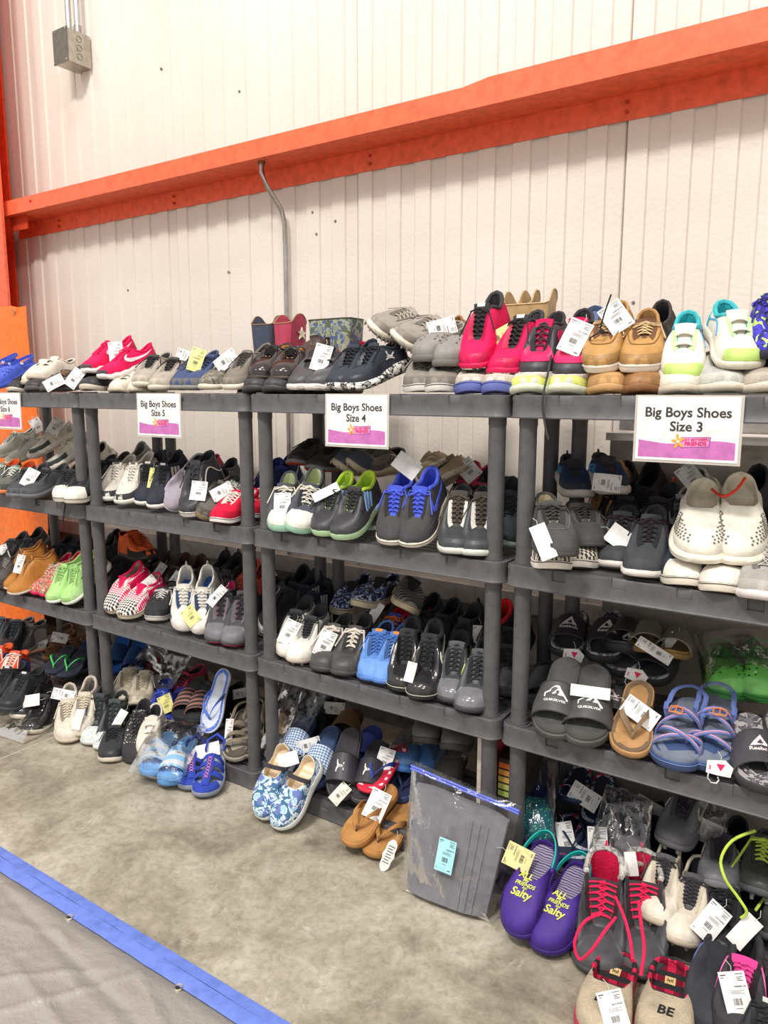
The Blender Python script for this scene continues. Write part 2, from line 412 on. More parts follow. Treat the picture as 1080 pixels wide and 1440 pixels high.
def laces(La, P):
    mb = MB(); n = P.get('rows', 5); y0, y1 = La.T0 + .025, La.Tc - .015; r = P.get('lace_r', .0021); pt = []
    for i in range(n):
        tp = y0 + (y1 - y0) * i / (n - 1); w = La.wo(tp) + .004; z = sseg(La.zo_, tp) + .002; pt.append((w, -L0 / 2 + tp * L0, z, cx(tp) * .6))
    for i, (w, y, z, c) in enumerate(pt):
        mb.tube([(c - w, y, z - .002), (c - w * .5, y, z + .003), (c, y, z + .0045), (c + w * .5, y, z + .003), (c + w, y, z - .002)], r, 5, flat=.6)
        if i < n - 1:
            w2, yy, z2, c2 = pt[i + 1]
            for s in (1, -1):
                mb.tube([(c + s * w, y, z - .001), (c + s * w * .3, (y * .65 + yy * .35), z + .006), (c2 - s * w2 * .3, (y * .35 + yy * .65), z2 + .006), (c2 - s * w2, yy, z2 - .001)], r, 5, flat=.6)
    w, y, z, c = pt[-1]; rnd = random.Random(P.get('seed', 1))
    if P.get('bow', True):
        for s in (1, -1):
            a = .028 + rnd.random() * .012; f = rnd.uniform(-.4, .5); pts = []
            for j in range(9):
                q = j / 8 * 2 * math.pi; rr = (1 - math.cos(q)) / 2
                pts.append((c + s * (a * rr) + math.sin(q) * .004 * s, y - .004 - f * a * rr - math.sin(q) * .009, z + .006 + .008 * math.sin(q / 2) * math.sin(q / 2) * (1 - rr * .9) - rr * .010))
            mb.tube(pts, r, 5)
            dl = P.get('dangle', .05) * (.7 + rnd.random() * .6)
            e = La.S(s * (.42 - rnd.random() * .08), .55, .004); m_ = La.S(s * .45, .85, .005)
            mb.tube([(c, y, z + .007), (c + s * .012, y - .012, z + .007), m_, e, e + (e - m_) * (dl / .05 * .5)], r, 5)
    else:
        mb.tube([(c - .006, y - .004, z + .006), (c + .006, y - .002, z + .008)], r * 1.6, 5)
    return mb
def upper_parts(P, La):
    out = []; ks = [0, .08, .2, .34, .48, .62, .76, .89, 1]
    loop = US[:-1]; mb = MB()
    mb.grid([[La.S(u, k) for u in loop] for k in ks], True)
    out.append(('upper', mb, P['up']))
    # lining: rim, inner wall, and the footbed
    rim = P.get('rim', .0035); ins = P.get('ins', P.get('lining', 'fab:#2b2b2e'))
    r0 = [La.op(u) for u in loop]; r1 = [La.op(u, .0012, rim * .5) for u in loop]; r2 = [La.op(u, -.003, rim) for u in loop]
    r3 = [La.op(u, -.014, rim + .001) for u in loop]
    def low(u, q, inset):
        a = La.op(u, 0, rim); g = La.g(abs(u)); t = La.T0 + (La.T1 - La.T0) * g; b = La.ol((1 if u >= 0 else -1) * min(t, .97), .008); z = La.zt(t) + .004
        h = Vector((b.x, b.y, z)); return Vector((a.x + (h.x - a.x) * q, a.y + (h.y - a.y) * q, a.z + (z - a.z) * q))
    mb = MB(); mb.grid([r0, r1, r2] + [[low(u, q, 0) for u in loop] for q in (.45, 1)], True)
    out.append(('lining', mb, P.get('lining', 'fab:#2b2b2e')))
    mb = MB(); mb.disc([low(u, .97, 0) for u in loop]); out.append(('insole', mb, ins))
    if P.get('shaft'):
        H, wd, notch, sm, fr = P['shaft']; rows = []; base = [La.op(u) for u in loop]
        def sh(u, q, inn=0):
            p = La.op(u); g = La.g(abs(u)); tp = La.T0 + (La.T1 - La.T0) * g
            an = math.pi * g; e = 1 + wd * q; cy = -L0 / 2 + (La.T0 + La.T1) / 2 * L0
            x = p.x * e * (1 + .25 * q); y = cy + (p.y - cy) * (1 - .12 * q * 0)
            z = p.z + (H - p.z) * q - notch * q * abs(math.cos(an)) ** 3
            s_ = -1 if u < 0 else 1
            return Vector((x - s_ * inn, y + inn * math.cos(an), z))
        mb = MB(); mb.grid([[sh(u, q) for u in loop] for q in (0, .15, .35, .6, .8, 1)] + [[sh(u, 1, .003) for u in loop], [sh(u, .5, .004) for u in loop], [sh(u, 0, .004) for u in loop]], True)
        out.append(('shaft', mb, sm))
        if fr:
            mb = MB(); mb.tube([sh(u, 1.0) for u in loop], .0025, 5, True); out.append(('shaft_trim', mb, fr))
            for s in (1, -1):
                pass
        if P.get('shaft_star'):
            mb = MB()
            for s in (1, -1):
                pts = []
                for i in range(10):
                    an = R(90 + i * 36); rr = .024 if i % 2 == 0 else .010
                    cc = La.op(s * .62); pts.append(Vector((cc.x * 1.34 + s * .004, cc.y + rr * math.cos(an), (cc.z + H) * .56 + rr * math.sin(an))))
                mb.disc(pts if s > 0 else pts[::-1])
                b2 = [p - Vector((s * .006, 0, 0)) for p in pts]; mb.add(pts + b2, [(i, (i + 1) % 10, 10 + (i + 1) % 10, 10 + i) for i in range(10)])
            out.append(('star_patch', mb, P['shaft_star']))
    def ov(name, args, mat):
        mb = MB()
        for a in args: mb.slab(*patch(La, *a))
        out.append((name, mb, mat))
    if P.get('toe'): tk = P.get('toe_k', .82); ov('toe_cap', [(-.15 * (tk / .82) ** .5, .15 * (tk / .82) ** .5, 0, lambda u: tk - 9 * u * u, .0028, 12, 5)], P['toe'])
    if P.get('mud'):
        f = lambda u: .30 + .10 * math.cos(u * 9)
        ov('mudguard', [(-.46, .46, 0, f, .0014, 22, 3)], P['mud'])
    if P.get('vamp'): ov('vamp_panel', [(-.20, .20, lambda u: .46 - .6 * abs(u), lambda u: .90 - .3 * abs(u), .0018, 14, 5)], P['vamp'])
    if P.get('vamp_line'):   # moccasin seam
        mb = MB(); mb.tube([La.S(u / 20 * .34, .66 + .1 * (1 - abs(u) / 20), .001) for u in range(-20, 21)], .0013, 5); out.append(('apron_seam', mb, P['vamp_line']))
    if P.get('heel'): ov('heel_counter', [(s * .84, s * 1.0, 0, lambda u: .45 + .35 * max(0, (abs(u) - .84) / .16), .0015, 6, 4) for s in (1, -1)], P['heel'])
    if P.get('tab'): ov('heel_tab', [(s * .95, s * 1.0, .55, 1.0, .0022, 3, 4) for s in (1, -1)], P['tab'])
    if P.get('quarter'): ov('quarter_panel', [(s * .46, s * .86, .0, lambda u: .5 + .25 * math.sin((abs(u) - .46) / .4 * 3.1), .0012, 9, 4) for s in (1, -1)], P['quarter'])
    if P.get('eye'): ov('eyestay', [(s * .13, s * .42, .84, 1.0, .0018, 7, 2) for s in (1, -1)], P['eye'])
    if P.get('collar'):
        mb = MB(); pts = [La.op(u, .0005) for u in loop if abs(u) > .40]; a = [La.op(u, .0005) for u in US if u < -.38]; b = [La.op(u, .0005) for u in US if u > .38]
        mb.tube(b + a[:][0:0] + a, P.get('collar_r', .0045), 6); out.append(('collar', mb, P['collar']))
    if P.get('logo'): out.append(('side_logo', side_logo(La, P['logo'][0]), P['logo'][1]))
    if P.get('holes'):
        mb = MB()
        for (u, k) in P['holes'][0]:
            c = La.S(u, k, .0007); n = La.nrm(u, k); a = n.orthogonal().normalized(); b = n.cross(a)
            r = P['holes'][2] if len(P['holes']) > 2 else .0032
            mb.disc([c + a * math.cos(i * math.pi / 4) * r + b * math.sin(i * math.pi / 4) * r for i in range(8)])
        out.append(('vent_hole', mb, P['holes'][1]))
    if P.get('elastic'):
        ov('elastic_gore', [(s * .30, s * .40, .62, .98, .0012, 4, 3) for s in (1, -1)], P['elastic'])
    if P.get('tongue'):
        mb = MB(); rows = []; bk = []; nt_ = 7; th = P.get('tongue_h', .016)
        for i in range(nt_ + 1):
            q = i / nt_; tp = La.T0 - .02 + (La.Tc + .03 - La.T0 + .02) * q; z = sseg(La.zo_, tp) - .003 + th * max(0, q - .6) / .4; w = La.wo(min(tp, La.Tc)) * (1.0 + .15 * q) + .001
            y = -L0 / 2 + tp * L0 - .006 * max(0, q - .8) / .2
            rows.append([Vector((cx(tp) * .6 + w * x, y, z + .0035 * (1 - x * x))) for x in (-1, -.5, 0, .5, 1)])
            bk.append([Vector((cx(tp) * .6 + w * x, y + .002, z - .004 + .0035 * (1 - x * x))) for x in (-1, -.5, 0, .5, 1)])
        mb.slab(rows, bk); out.append(('tongue', mb, P['tongue']))
        if P.get('tlabel'):
            mb = MB(); a = rows[-2]; b = rows[-1]; up = Vector((0, -.0008, .0008))
            c0, c1 = (rows[-2][1] + rows[-2][3]) / 2, (rows[-1][1] + rows[-1][3]) / 2
            q = [a[1] + up, a[3] + up, b[3] + up, b[1] + up]; mb.disc(q); out.append(('tongue_label', mb, P['tlabel']))
    if P.get('lace'): out.append(('laces', laces(La, P), P['lace']))
    if P.get('velcro'):
        mb = MB()
        for tp in (P.get('velcro_at') or (.40, .51)):
            rows = []; bk = []
            for dy in (-.015, -.005, .005, .015):
                y = -L0 / 2 + tp * L0 + dy; w = La.hw(tp) * .80; z = sseg(La.zo_, tp) + .006; r = []
                for j in range(9):
                    x = -1 + j / 4; r.append(Vector((w * x, y, z - .030 * abs(x) ** 2.4)))
                rows.append(r); bk.append([p - Vector((0, 0, .0025)) for p in r])
            mb.slab(rows, bk)
        out.append(('hook_strap', mb, P['velcro']))
    if P.get('pull'):
        mb = MB(); c = La.op(1); mb.tube([c + Vector((0, .004, -.014)), c + Vector((0, .010, .0)), c + Vector((0, .008, .013)), c + Vector((0, .0, .012)), c + Vector((0, -.001, .0))], .0028, 5, flat=1); out.append(('pull_loop', mb, P['pull']))
    return out
def band(pts_l, pts_r, h, th=.0025, n=10, pw=2.2):
    # strap arching from left edge points to right edge points; each list holds (x,y,z) along its width
    rows, bk = [], []
    for a, b in zip(pts_l, pts_r):
        a, b = Vector(a), Vector(b); r = []; k2 = []
        for j in range(n + 1):
            an = math.pi * j / n; q = (1 - math.cos(an)) / 2; p = a.lerp(b, q); up = h * math.sin(an) ** (2 / pw)
            r.append(p + Vector((0, 0, up))); k2.append(p.lerp((a + b) / 2, .06) + Vector((0, 0, max(0, up - th))))
        rows.append(r); bk.append(k2)
    return rows, bk
def shade(spec, f):
    k, *c = spec.split(':')
    if k not in ROUGH: return None
    h = c[0].lstrip('#'); v = [max(0, min(255, int(int(h[i:i+2], 16) * f))) for i in (0, 2, 4)]
    return ('lea' if k == 'mesh' else k) + ':#%02x%02x%02x' % tuple(v)
def k_sneaker(P):
    P = dict(P)
    if not P.get('shaft') and P.get('lace'):
        for nm, f in (('eye', .72), ('heel', .78), ('mud', .88)):
            if nm not in P and shade(P['up'], f): P[nm] = shade(P['up'], f)
    La = Last(P); return sole_parts(P, La) + upper_parts(P, La)
def footbed(P, La, out, mat, cup=.004):
    loop = US[:-1]
    r1 = [La.ol(u, .004) + Vector((0, 0, .001 + cup)) for u in loop]; r2 = [La.ol(u, .008) + Vector((0, 0, cup * .8)) for u in loop]; r3 = [La.ol(u, .013) + Vector((0, 0, .0012)) for u in loop]
    r0 = [La.ol(u, .0025) - Vector((0, 0, .002)) for u in loop]
    mb = MB(); mb.grid([r0, r1, r2, r3], True); mb.disc(r3); out.append(('footbed', mb, mat))
LOGOS = {}
def strap_fn(La, ta, tb, h, wx=.004, tw=0, pw=2.6):
    # returns f(a, q): a -1..1 across the foot, q 0..1 along it
    def f(a, q, off=0):
        t = ta + (tb - ta) * q; w = La.hw(t) + wx; hh = h * (.80 + .28 * q); zb = La.zt(t) - .012
        x = a; an = math.acos(max(-1, min(1, -x)))
        z = zb + (hh + .012 + off) * math.sin(an) ** (2 / pw)
        return Vector((cx(t) + (w + off) * x, -L0 / 2 + t * L0 + tw * x, z))
    return f
def logo_on(mb, kind, f, s=1.0, cx_=0, cy_=.5, off=.0012, dark=None):
    # flat print on a strap surface; x across the foot, y towards the heel
    A = lambda x, y, o=off: f(cx_ + x * s, cy_ + y * s * .62, o)
    def poly(pts, m=mb, o=off): m.disc([A(x, y, o) for x, y in pts])
    if kind == 'delta':
        poly([(-.30, -.04), (-.17, .16), (.06, .44), (.17, .20), (.30, -.04), (.05, .0)])
        poly([(-.08, .07), (.05, .24), (.12, .06), (.03, .04)], dark, off + .0004); poly([(-.27, -.02), (-.20, .05), (-.05, .03), (-.05, .015)], dark, off + .0004) if False else None
        text_on(mb, 'Reebok', .22, lambda x, y: A(x, y - .17), bold=.025)
    elif kind == 'wavemt':
        poly([(-.32, -.04), (-.32, .10), (-.20, .17), (-.12, .29), (-.02, .37), (.08, .38), (.12, .33), (.13, .30), (.36, -.06), (.36, -.10)])
        poly([(-.02 + .13 * math.cos(R(t)), .16 + .15 * math.sin(R(t))) for t in range(0, 360, 30)], dark, off + .0004)
        poly([(-.10, .05), (.055, .26), (.11, .24), (.24, .03)], mb, off + .0008)
        poly([(.0, .13), (.05, .20), (.10, .15), (.06, .16), (.04, .12)], dark, off + .0012)
        text_on(mb, 'QUIKSILVER', .115, lambda x, y: A(x, y - .17), bold=.025)
    elif kind == 'ua':
        for sg in (1, -1):
            c = [(-.22, .34), (-.19, .16), (-.12, .02), (0, -.045), (.12, .02), (.19, .16), (.22, .34)]; wd = [.03, .05, .065, .07, .065, .05, .03]
            for i in range(6):
                (x0, y0), (x1, y1) = c[i], c[i + 1]; a0, a1 = wd[i], wd[i + 1]
                poly([(x0 - a0 * .7, sg * (y0 - a0 * .6)), (x1 - a1 * .7 * (1 if x1 < 0 else -1), sg * (y1 - a1 * .6)), (x1 + a1 * .7 * (1 if x1 < 0 else -1), sg * (y1 + a1 * .6)), (x0 + a0 * .7, sg * (y0 + a0 * .6))])
    elif kind == 'usa': text_on(mb, 'USA', .42, lambda x, y: A(x, y), bold=.03)
    return mb
def k_slide(P):
    La = Last(dict(P, sole_h=P.get('sole_h', (.026, .030)))); out = sole_parts(P, La)
    footbed(P, La, out, P['bed'], .005)
    ta, tb = P.get('strap_t', (.20, .55)); f = strap_fn(La, ta, tb, P.get('strap_h', .050))
    n = 14; xs = [-math.cos(math.pi * j / n) for j in range(n + 1)]
    rows = [[f(x, q) for x in xs] for q in (0, .2, .4, .6, .8, 1)]
    bk = [[f(x * .985, q, -.0035) for x in xs] for q in (0, .2, .4, .6, .8, 1)]
    mb = MB(); mb.slab(rows, bk); out.append(('strap', mb, P['strap']))
    if P.get('edge'):
        mb = MB(); mb.tube([f(x, 0) for x in xs], .0018, 5); mb.tube([f(x, 1) for x in xs], .0018, 5); out.append(('strap_edge', mb, P['edge']))
    if P.get('slogo'):
        k_, m_, s_ = P['slogo'][:3]; mb = MB(); dk = MB(); logo_on(mb, k_, f, s_, 0, .50, .0012, dk); out.append(('strap_logo', mb, m_)); out.append(('logo_cutout', dk, P['strap']))  # second part: inner logo shapes, left in the strap's own colour
    if P.get('bedlogo'):
        mb = MB(); g = lambda a, q, off=0: Vector((a * .03, -L0 / 2 + (.70 + .22 * q) * L0, La.zt(.8) - .0035)); logo_on(mb, P['bedlogo'][0], g, .8); out.append(('footbed_logo', mb, P['bedlogo'][1]))
    return out
def k_flip(P):
    La = Last(dict(P, sole_h=P.get('sole_h', (.016, .020)))); out = sole_parts(P, La)
    footbed(P, La, out, P['bed'], .0015)
    post = Vector((cx(.2) + .004, -L0 / 2 + .20 * L0, La.zt(.2))); top = post + Vector((0, .006, .016)); mb = MB(); w0, w1 = P.get('sw', (.009, .020))
    for s in (1, -1):
        rows, bk = [], []; n = 9
        for j in range(n + 1):
            q = j / n; end = Vector((s * (La.hw(.58) - .001), -L0 / 2 + .60 * L0, La.zt(.58) + .001))
            c = top.lerp(end, q); c.z = top.z + (end.z - top.z) * q ** 2 + .024 * math.sin(math.pi * min(1, q * 1.0)) ** .8; c.x += s * .010 * math.sin(math.pi * q)
            w = w0 + (w1 - w0) * q
            d = Vector((0, 1, 0)); sd = Vector((s * .75, 0, -.65)).lerp(Vector((s * .1, .15, -1)), q ** 2)
            l = c - d * w / 2 ; r_ = c + d * w / 2 + sd * .0
            rows.append([l + sd * .002, c, r_ + Vector((0, 0, 0))]); bk.append([v - Vector((s * .002, 0, .003)) for v in rows[-1]])
        mb.slab(rows, bk)
    out.append(('strap', mb, P['strap']))
    mb = MB(); mb.tube([post - Vector((0, 0, .002)), post + Vector((0, .002, .010)), top + Vector((0, .004, .004))], .0032, 6); out.append(('toe_post', mb, P.get('post', P['strap'])))
    if P.get('slogo'):
        mb = MB(); g = lambda a, q, off=0: Vector((.024 + a * .012, -L0 / 2 + (.40 + .12 * q) * L0, La.zt(.5) + .026)); logo_on(mb, P['slogo'][0], g, .9); out.append(('strap_logo', mb, P['slogo'][1]))
    if P.get('bedlogo'):
        mb = MB(); g = lambda a, q, off=0: Vector((a * .03, -L0 / 2 + (.74 + .16 * q) * L0, La.zt(.8) + .0006)); logo_on(mb, P['bedlogo'][0], g, .8); out.append(('footbed_logo', mb, P['bedlogo'][1]))
    return out
def k_sandal(P):
    La = Last(dict(P, sole_h=P.get('sole_h', (.022, .027)))); out = sole_parts(P, La); footbed(P, La, out, P['bed'], .003)
    def pt(u, y=0, z=0): 
        p = La.ol(u, .003); return Vector((p.x, p.y + y, p.z - .002 + z))
    def st(mb, ul, ur, w, h, d=0): mb.slab(*band([pt(ul, -w / 2), pt(ul), pt(ul, w / 2)], [pt(ur, -w / 2 + d), pt(ur, d), pt(ur, w / 2 + d)], h))
    if P.get('cage'):
        for (ul, ur, w, h) in ((-.30, .30, .022, .036), (-.44, .44, .020, .048), (-.56, .56, .018, .055)):
            mb = MB(); st(mb, ul, ur, w, h); out.append(('strap', mb, P['strap']))
        mb = MB(); rows, bk = [], []
        for j in range(8):
            t = .10 + .47 * j / 7; z = La.zt(t) + .024 + .034 * min(1, (t - .1) / .42); y = -L0 / 2 + t * L0
            rows.append([Vector((cx(t) + x, y, z - .004 * (abs(x) / .014))) for x in (-.014, 0, .014)]); bk.append([v - Vector((0, 0, .003)) for v in rows[-1]])
        mb.slab(rows, bk); out.append(('instep_panel', mb, P['strap']))
        L2 = Last(dict(P, T0=.17, Tc=.5, z0=.044, z=(.05, .05, .05), gt=.12, wo=(.03, .03), sole_h=P.get('sole_h', (.022, .027)), full=2.6)); mb = MB()
        ks = [0, .2, .45, .7, .9]; us = [x / 12 * .17 for x in range(-12, 13)]
        mb.grid([[L2.S(u, k) for u in us] for k in ks]); out.append(('toe_bumper', mb, P['strap']))
        mb = MB()
        for s in (1, -1):
            a, b = La.ol(s * .78, .002), La.ol(s * 1.0, .004)
            mb.tube([a + Vector((0, 0, 0)), a + Vector((-s * .004, -.004, .030)), La.ol(s * .9, .006) + Vector((0, 0, .048)), b + Vector((0, 0, .052))], .005, 6, flat=.6)
        mb.tube([La.ol(1, .004) + Vector((0, 0, .052)), La.ol(1, .003)], .006, 6); out.append(('heel_strap', mb, P['strap']))
        mb = MB()
        for j in range(7): 
            t = .2 + j * .045; z = La.zt(t) + .027 + .034 * min(1, (t - .1) / .42); y = -L0 / 2 + t * L0; mb.tube([(cx(t) - .007, y, z), (cx(t) + .007, y + .010, z + .002)], .0012, 4); mb.tube([(cx(t) + .007, y, z), (cx(t) - .007, y + .010, z + .002)], .0012, 4)
        out.append(('bungee_lace', mb, P.get('bungee', 'fab:#e58aa8')))
    else:
        sets = P.get('straps') or ((-.20, .36, .013, .034), (-.40, .22, .013, .038), (-.36, .60, .016, .05), (-.60, .52, .016, .054))
        for (ul, ur, w, h) in sets:
            mb = MB(); st(mb, ul, ur, w, h); out.append(('strap', mb, P['strap']))
            if P.get('trim'):
                mb = MB(); mb.slab(*band([pt(ul, -.0016, .001), pt(ul, .0016, .001)], [pt(ur, -.0016, .001), pt(ur, .0016, .001)], h + .0008)); out.append(('strap_trim', mb, P['trim']))
        mb = MB(); hz = .036
        for s in (1, -1):
            a = La.ol(s * .60, .003); pts = [a + Vector((0, 0, .010)), a + Vector((0, .003, .030)), a + Vector((0, .012, .040))] + [La.ol(s * u_, .004) + Vector((0, 0, hz + .006 * (u_ - .6))) for u_ in (.70, .76, .82, .87, .91, .94, .965, .985, 1)]
            mb.tube(pts, .006, 6, flat=.5)
        out.append(('heel_strap', mb, P['strap']))
        if P.get('buckle'):
            mb = MB(); c = Vector((-.012, -L0 / 2 + .50 * L0, La.zt(.5) + .058)); pts = [c + Vector((a * .013, b * .010, -.12 * abs(a) * .02)) for a, b in ((-1, -1), (0, -1.15), (1, -1), (1.15, 0), (1, 1), (0, 1.15), (-1, 1), (-1.15, 0))]
            mb.tube(pts, .002, 5, True); mb.tube([c + Vector((0, -.010, 0)), c + Vector((0, .010, 0))], .0016, 5); out.append(('buckle', mb, P['buckle']))
    return out
def k_clog(P):
    Q = dict(dict(T0=.50, Tc=.60, z0=.068, z=(.060, .036, .050), wo=(.030, .036), slot=.9, full=2.7, w=.050, sole_h=(.022, .028), gt=.16, rim=.004), **P)
    La = Last(Q); out = sole_parts(Q, La) + upper_parts(Q, La)
    if P.get('strap'):
        mb = MB(); rows, bk = [], []; fwd = P.get('strap_fwd', 0)
        for j in range(15):
            an = math.pi * j / 14; x = -math.cos(an); 
            a = La.op(.50); yy = a.y - .006
            y = yy + (.094 * math.sin(an) if not fwd else -.012 * math.sin(an)); z = .056 + (.004 * math.sin(an) if not fwd else .030 * math.sin(an))
            w = .046
            p = Vector((x * w, y, z)); n_ = Vector((x, math.sin(an), 0)).normalized() if not fwd else Vector((x * .4, 0, 1)).normalized()
            h = Vector((0, .0, .0065)) if not fwd else Vector((0, .007, 0))
            rows.append([p - h, p + n_ * .001, p + h]); bk.append([p - h - n_ * .003, p - n_ * .003, p + h - n_ * .003])
        mb.slab(rows, bk); out.append(('heel_strap', mb, P['strap']))
        mb = MB()
        for s in (1, -1): mb.tube([(s * .044, La.op(.5).y - .006, .060), (s * .0505, La.op(.5).y - .006, .060)], .0062, 8)
        out.append(('rivet', mb, P.get('rivet', P['strap'])))
    if P.get('bedlabel'):
        z = La.zt(.8) + .0065; mb = MB(); mb.box(-.011, .011, .056, .078, z, z + .0012); out.append(('insole_label', mb, 'fab:#e8c88e'))
        mb = MB()
        for i in range(4): mb.box(-.006 + .0035 * i, -.0045 + .0035 * i, .061 + .001 * (i % 2), .073 - .002 * (i % 3), z + .0012, z + .0017)
        mb.box(-.006, .006, .066, .0675, z + .0012, z + .0017); out.append(('label_stitching', mb, 'fab:#4a3a34'))
    if P.get('slits'):
        mb = MB()
        for s in (1, -1):
            for i in range(4):
                pts = [La.S(s * (.16 + .05 * i + .03 * q), .25 + .26 * q, .0006) for q in (0, .5, 1)]; mb.tube(pts, .0022, 5)
        out.append(('vent_slit', mb, P['slits']))
    if P.get('toptext'):
        mb = MB(); smp = [La.S(sg * i / 60, k / 20, .0014) for sg in (1, -1) for i in range(0, 30) for k in range(0, 21)]
        def proj(x, y):
            Y = -L0 / 2 + .30 * L0 + y; d = sorted(((p.x - x) ** 2 + (p.y - Y) ** 2, p.z) for p in smp)[:5]
            ws = [1 / (q[0] + 1e-6) for q in d]; return Vector((x, Y, sum(q[1] * w for q, w in zip(d, ws)) / sum(ws) + .0006))
        for s_, sz, dx, dy, b_ in P['toptext'][0]:
            vs, fs = text_geo(s_, sz, .02, 'CENTER', 1.0, .15); mb.add([proj(x + dx, y + dy) for x, y, z in vs], fs)
        out.append(('printed_slogan', mb, P['toptext'][1]))
    return out
KIND = dict(s=k_sneaker, slide=k_slide, flip=k_flip, sandal=k_sandal, clog=k_clog)
_proto = {}
def proto(key):
    if key not in _proto:
        P = PRE[key]; parts = []
        for nm, mb, mat in KIND[P['k']](P):
            if mb.v: parts.append((nm, mb.mesh(nm, mat)))
        _proto[key] = parts
    return _proto[key]
# ------------------------------------------------------------------ styles of footwear
BK, DK, GY, WH, CR, NV, PK = '#38373a', '#4a494c', '#77757a', '#e6e1dc', '#d8cfbf', '#343a52', '#e4145a'
def S(up, sole, **k):
    d = dict(k='s', up=up, sole=sole, lace='fab:' + DK, tongue=up, lining='fab:#4c4a4d', collar=up); d.update(k); return d
LOW = dict(z=(.084, .066, .084)); MID = dict(z=(.105, .088, .104)); HI = dict(z=(.135, .122, .136), Tc=.60)
VULC = dict(sole_h=(.022, .024), chunk=.001); FATS = dict(sole_h=(.022, .034), chunk=.004)
VENT = [(s * u, k) for s in (1, -1) for u, k in ((.05, .62), (.06, .80), (.12, .50), (.15, .68), (.17, .84), (.22, .40), (.24, .58), (.26, .76), (.30, .50), (.32, .68))]
HOLE = [(s * (.035 + .032 * i + .008 * (j % 2)), .34 + .075 * j) for s in (1, -1) for i in range(8) for j in range(7) if j * .9 < 2.2 + i * .8]
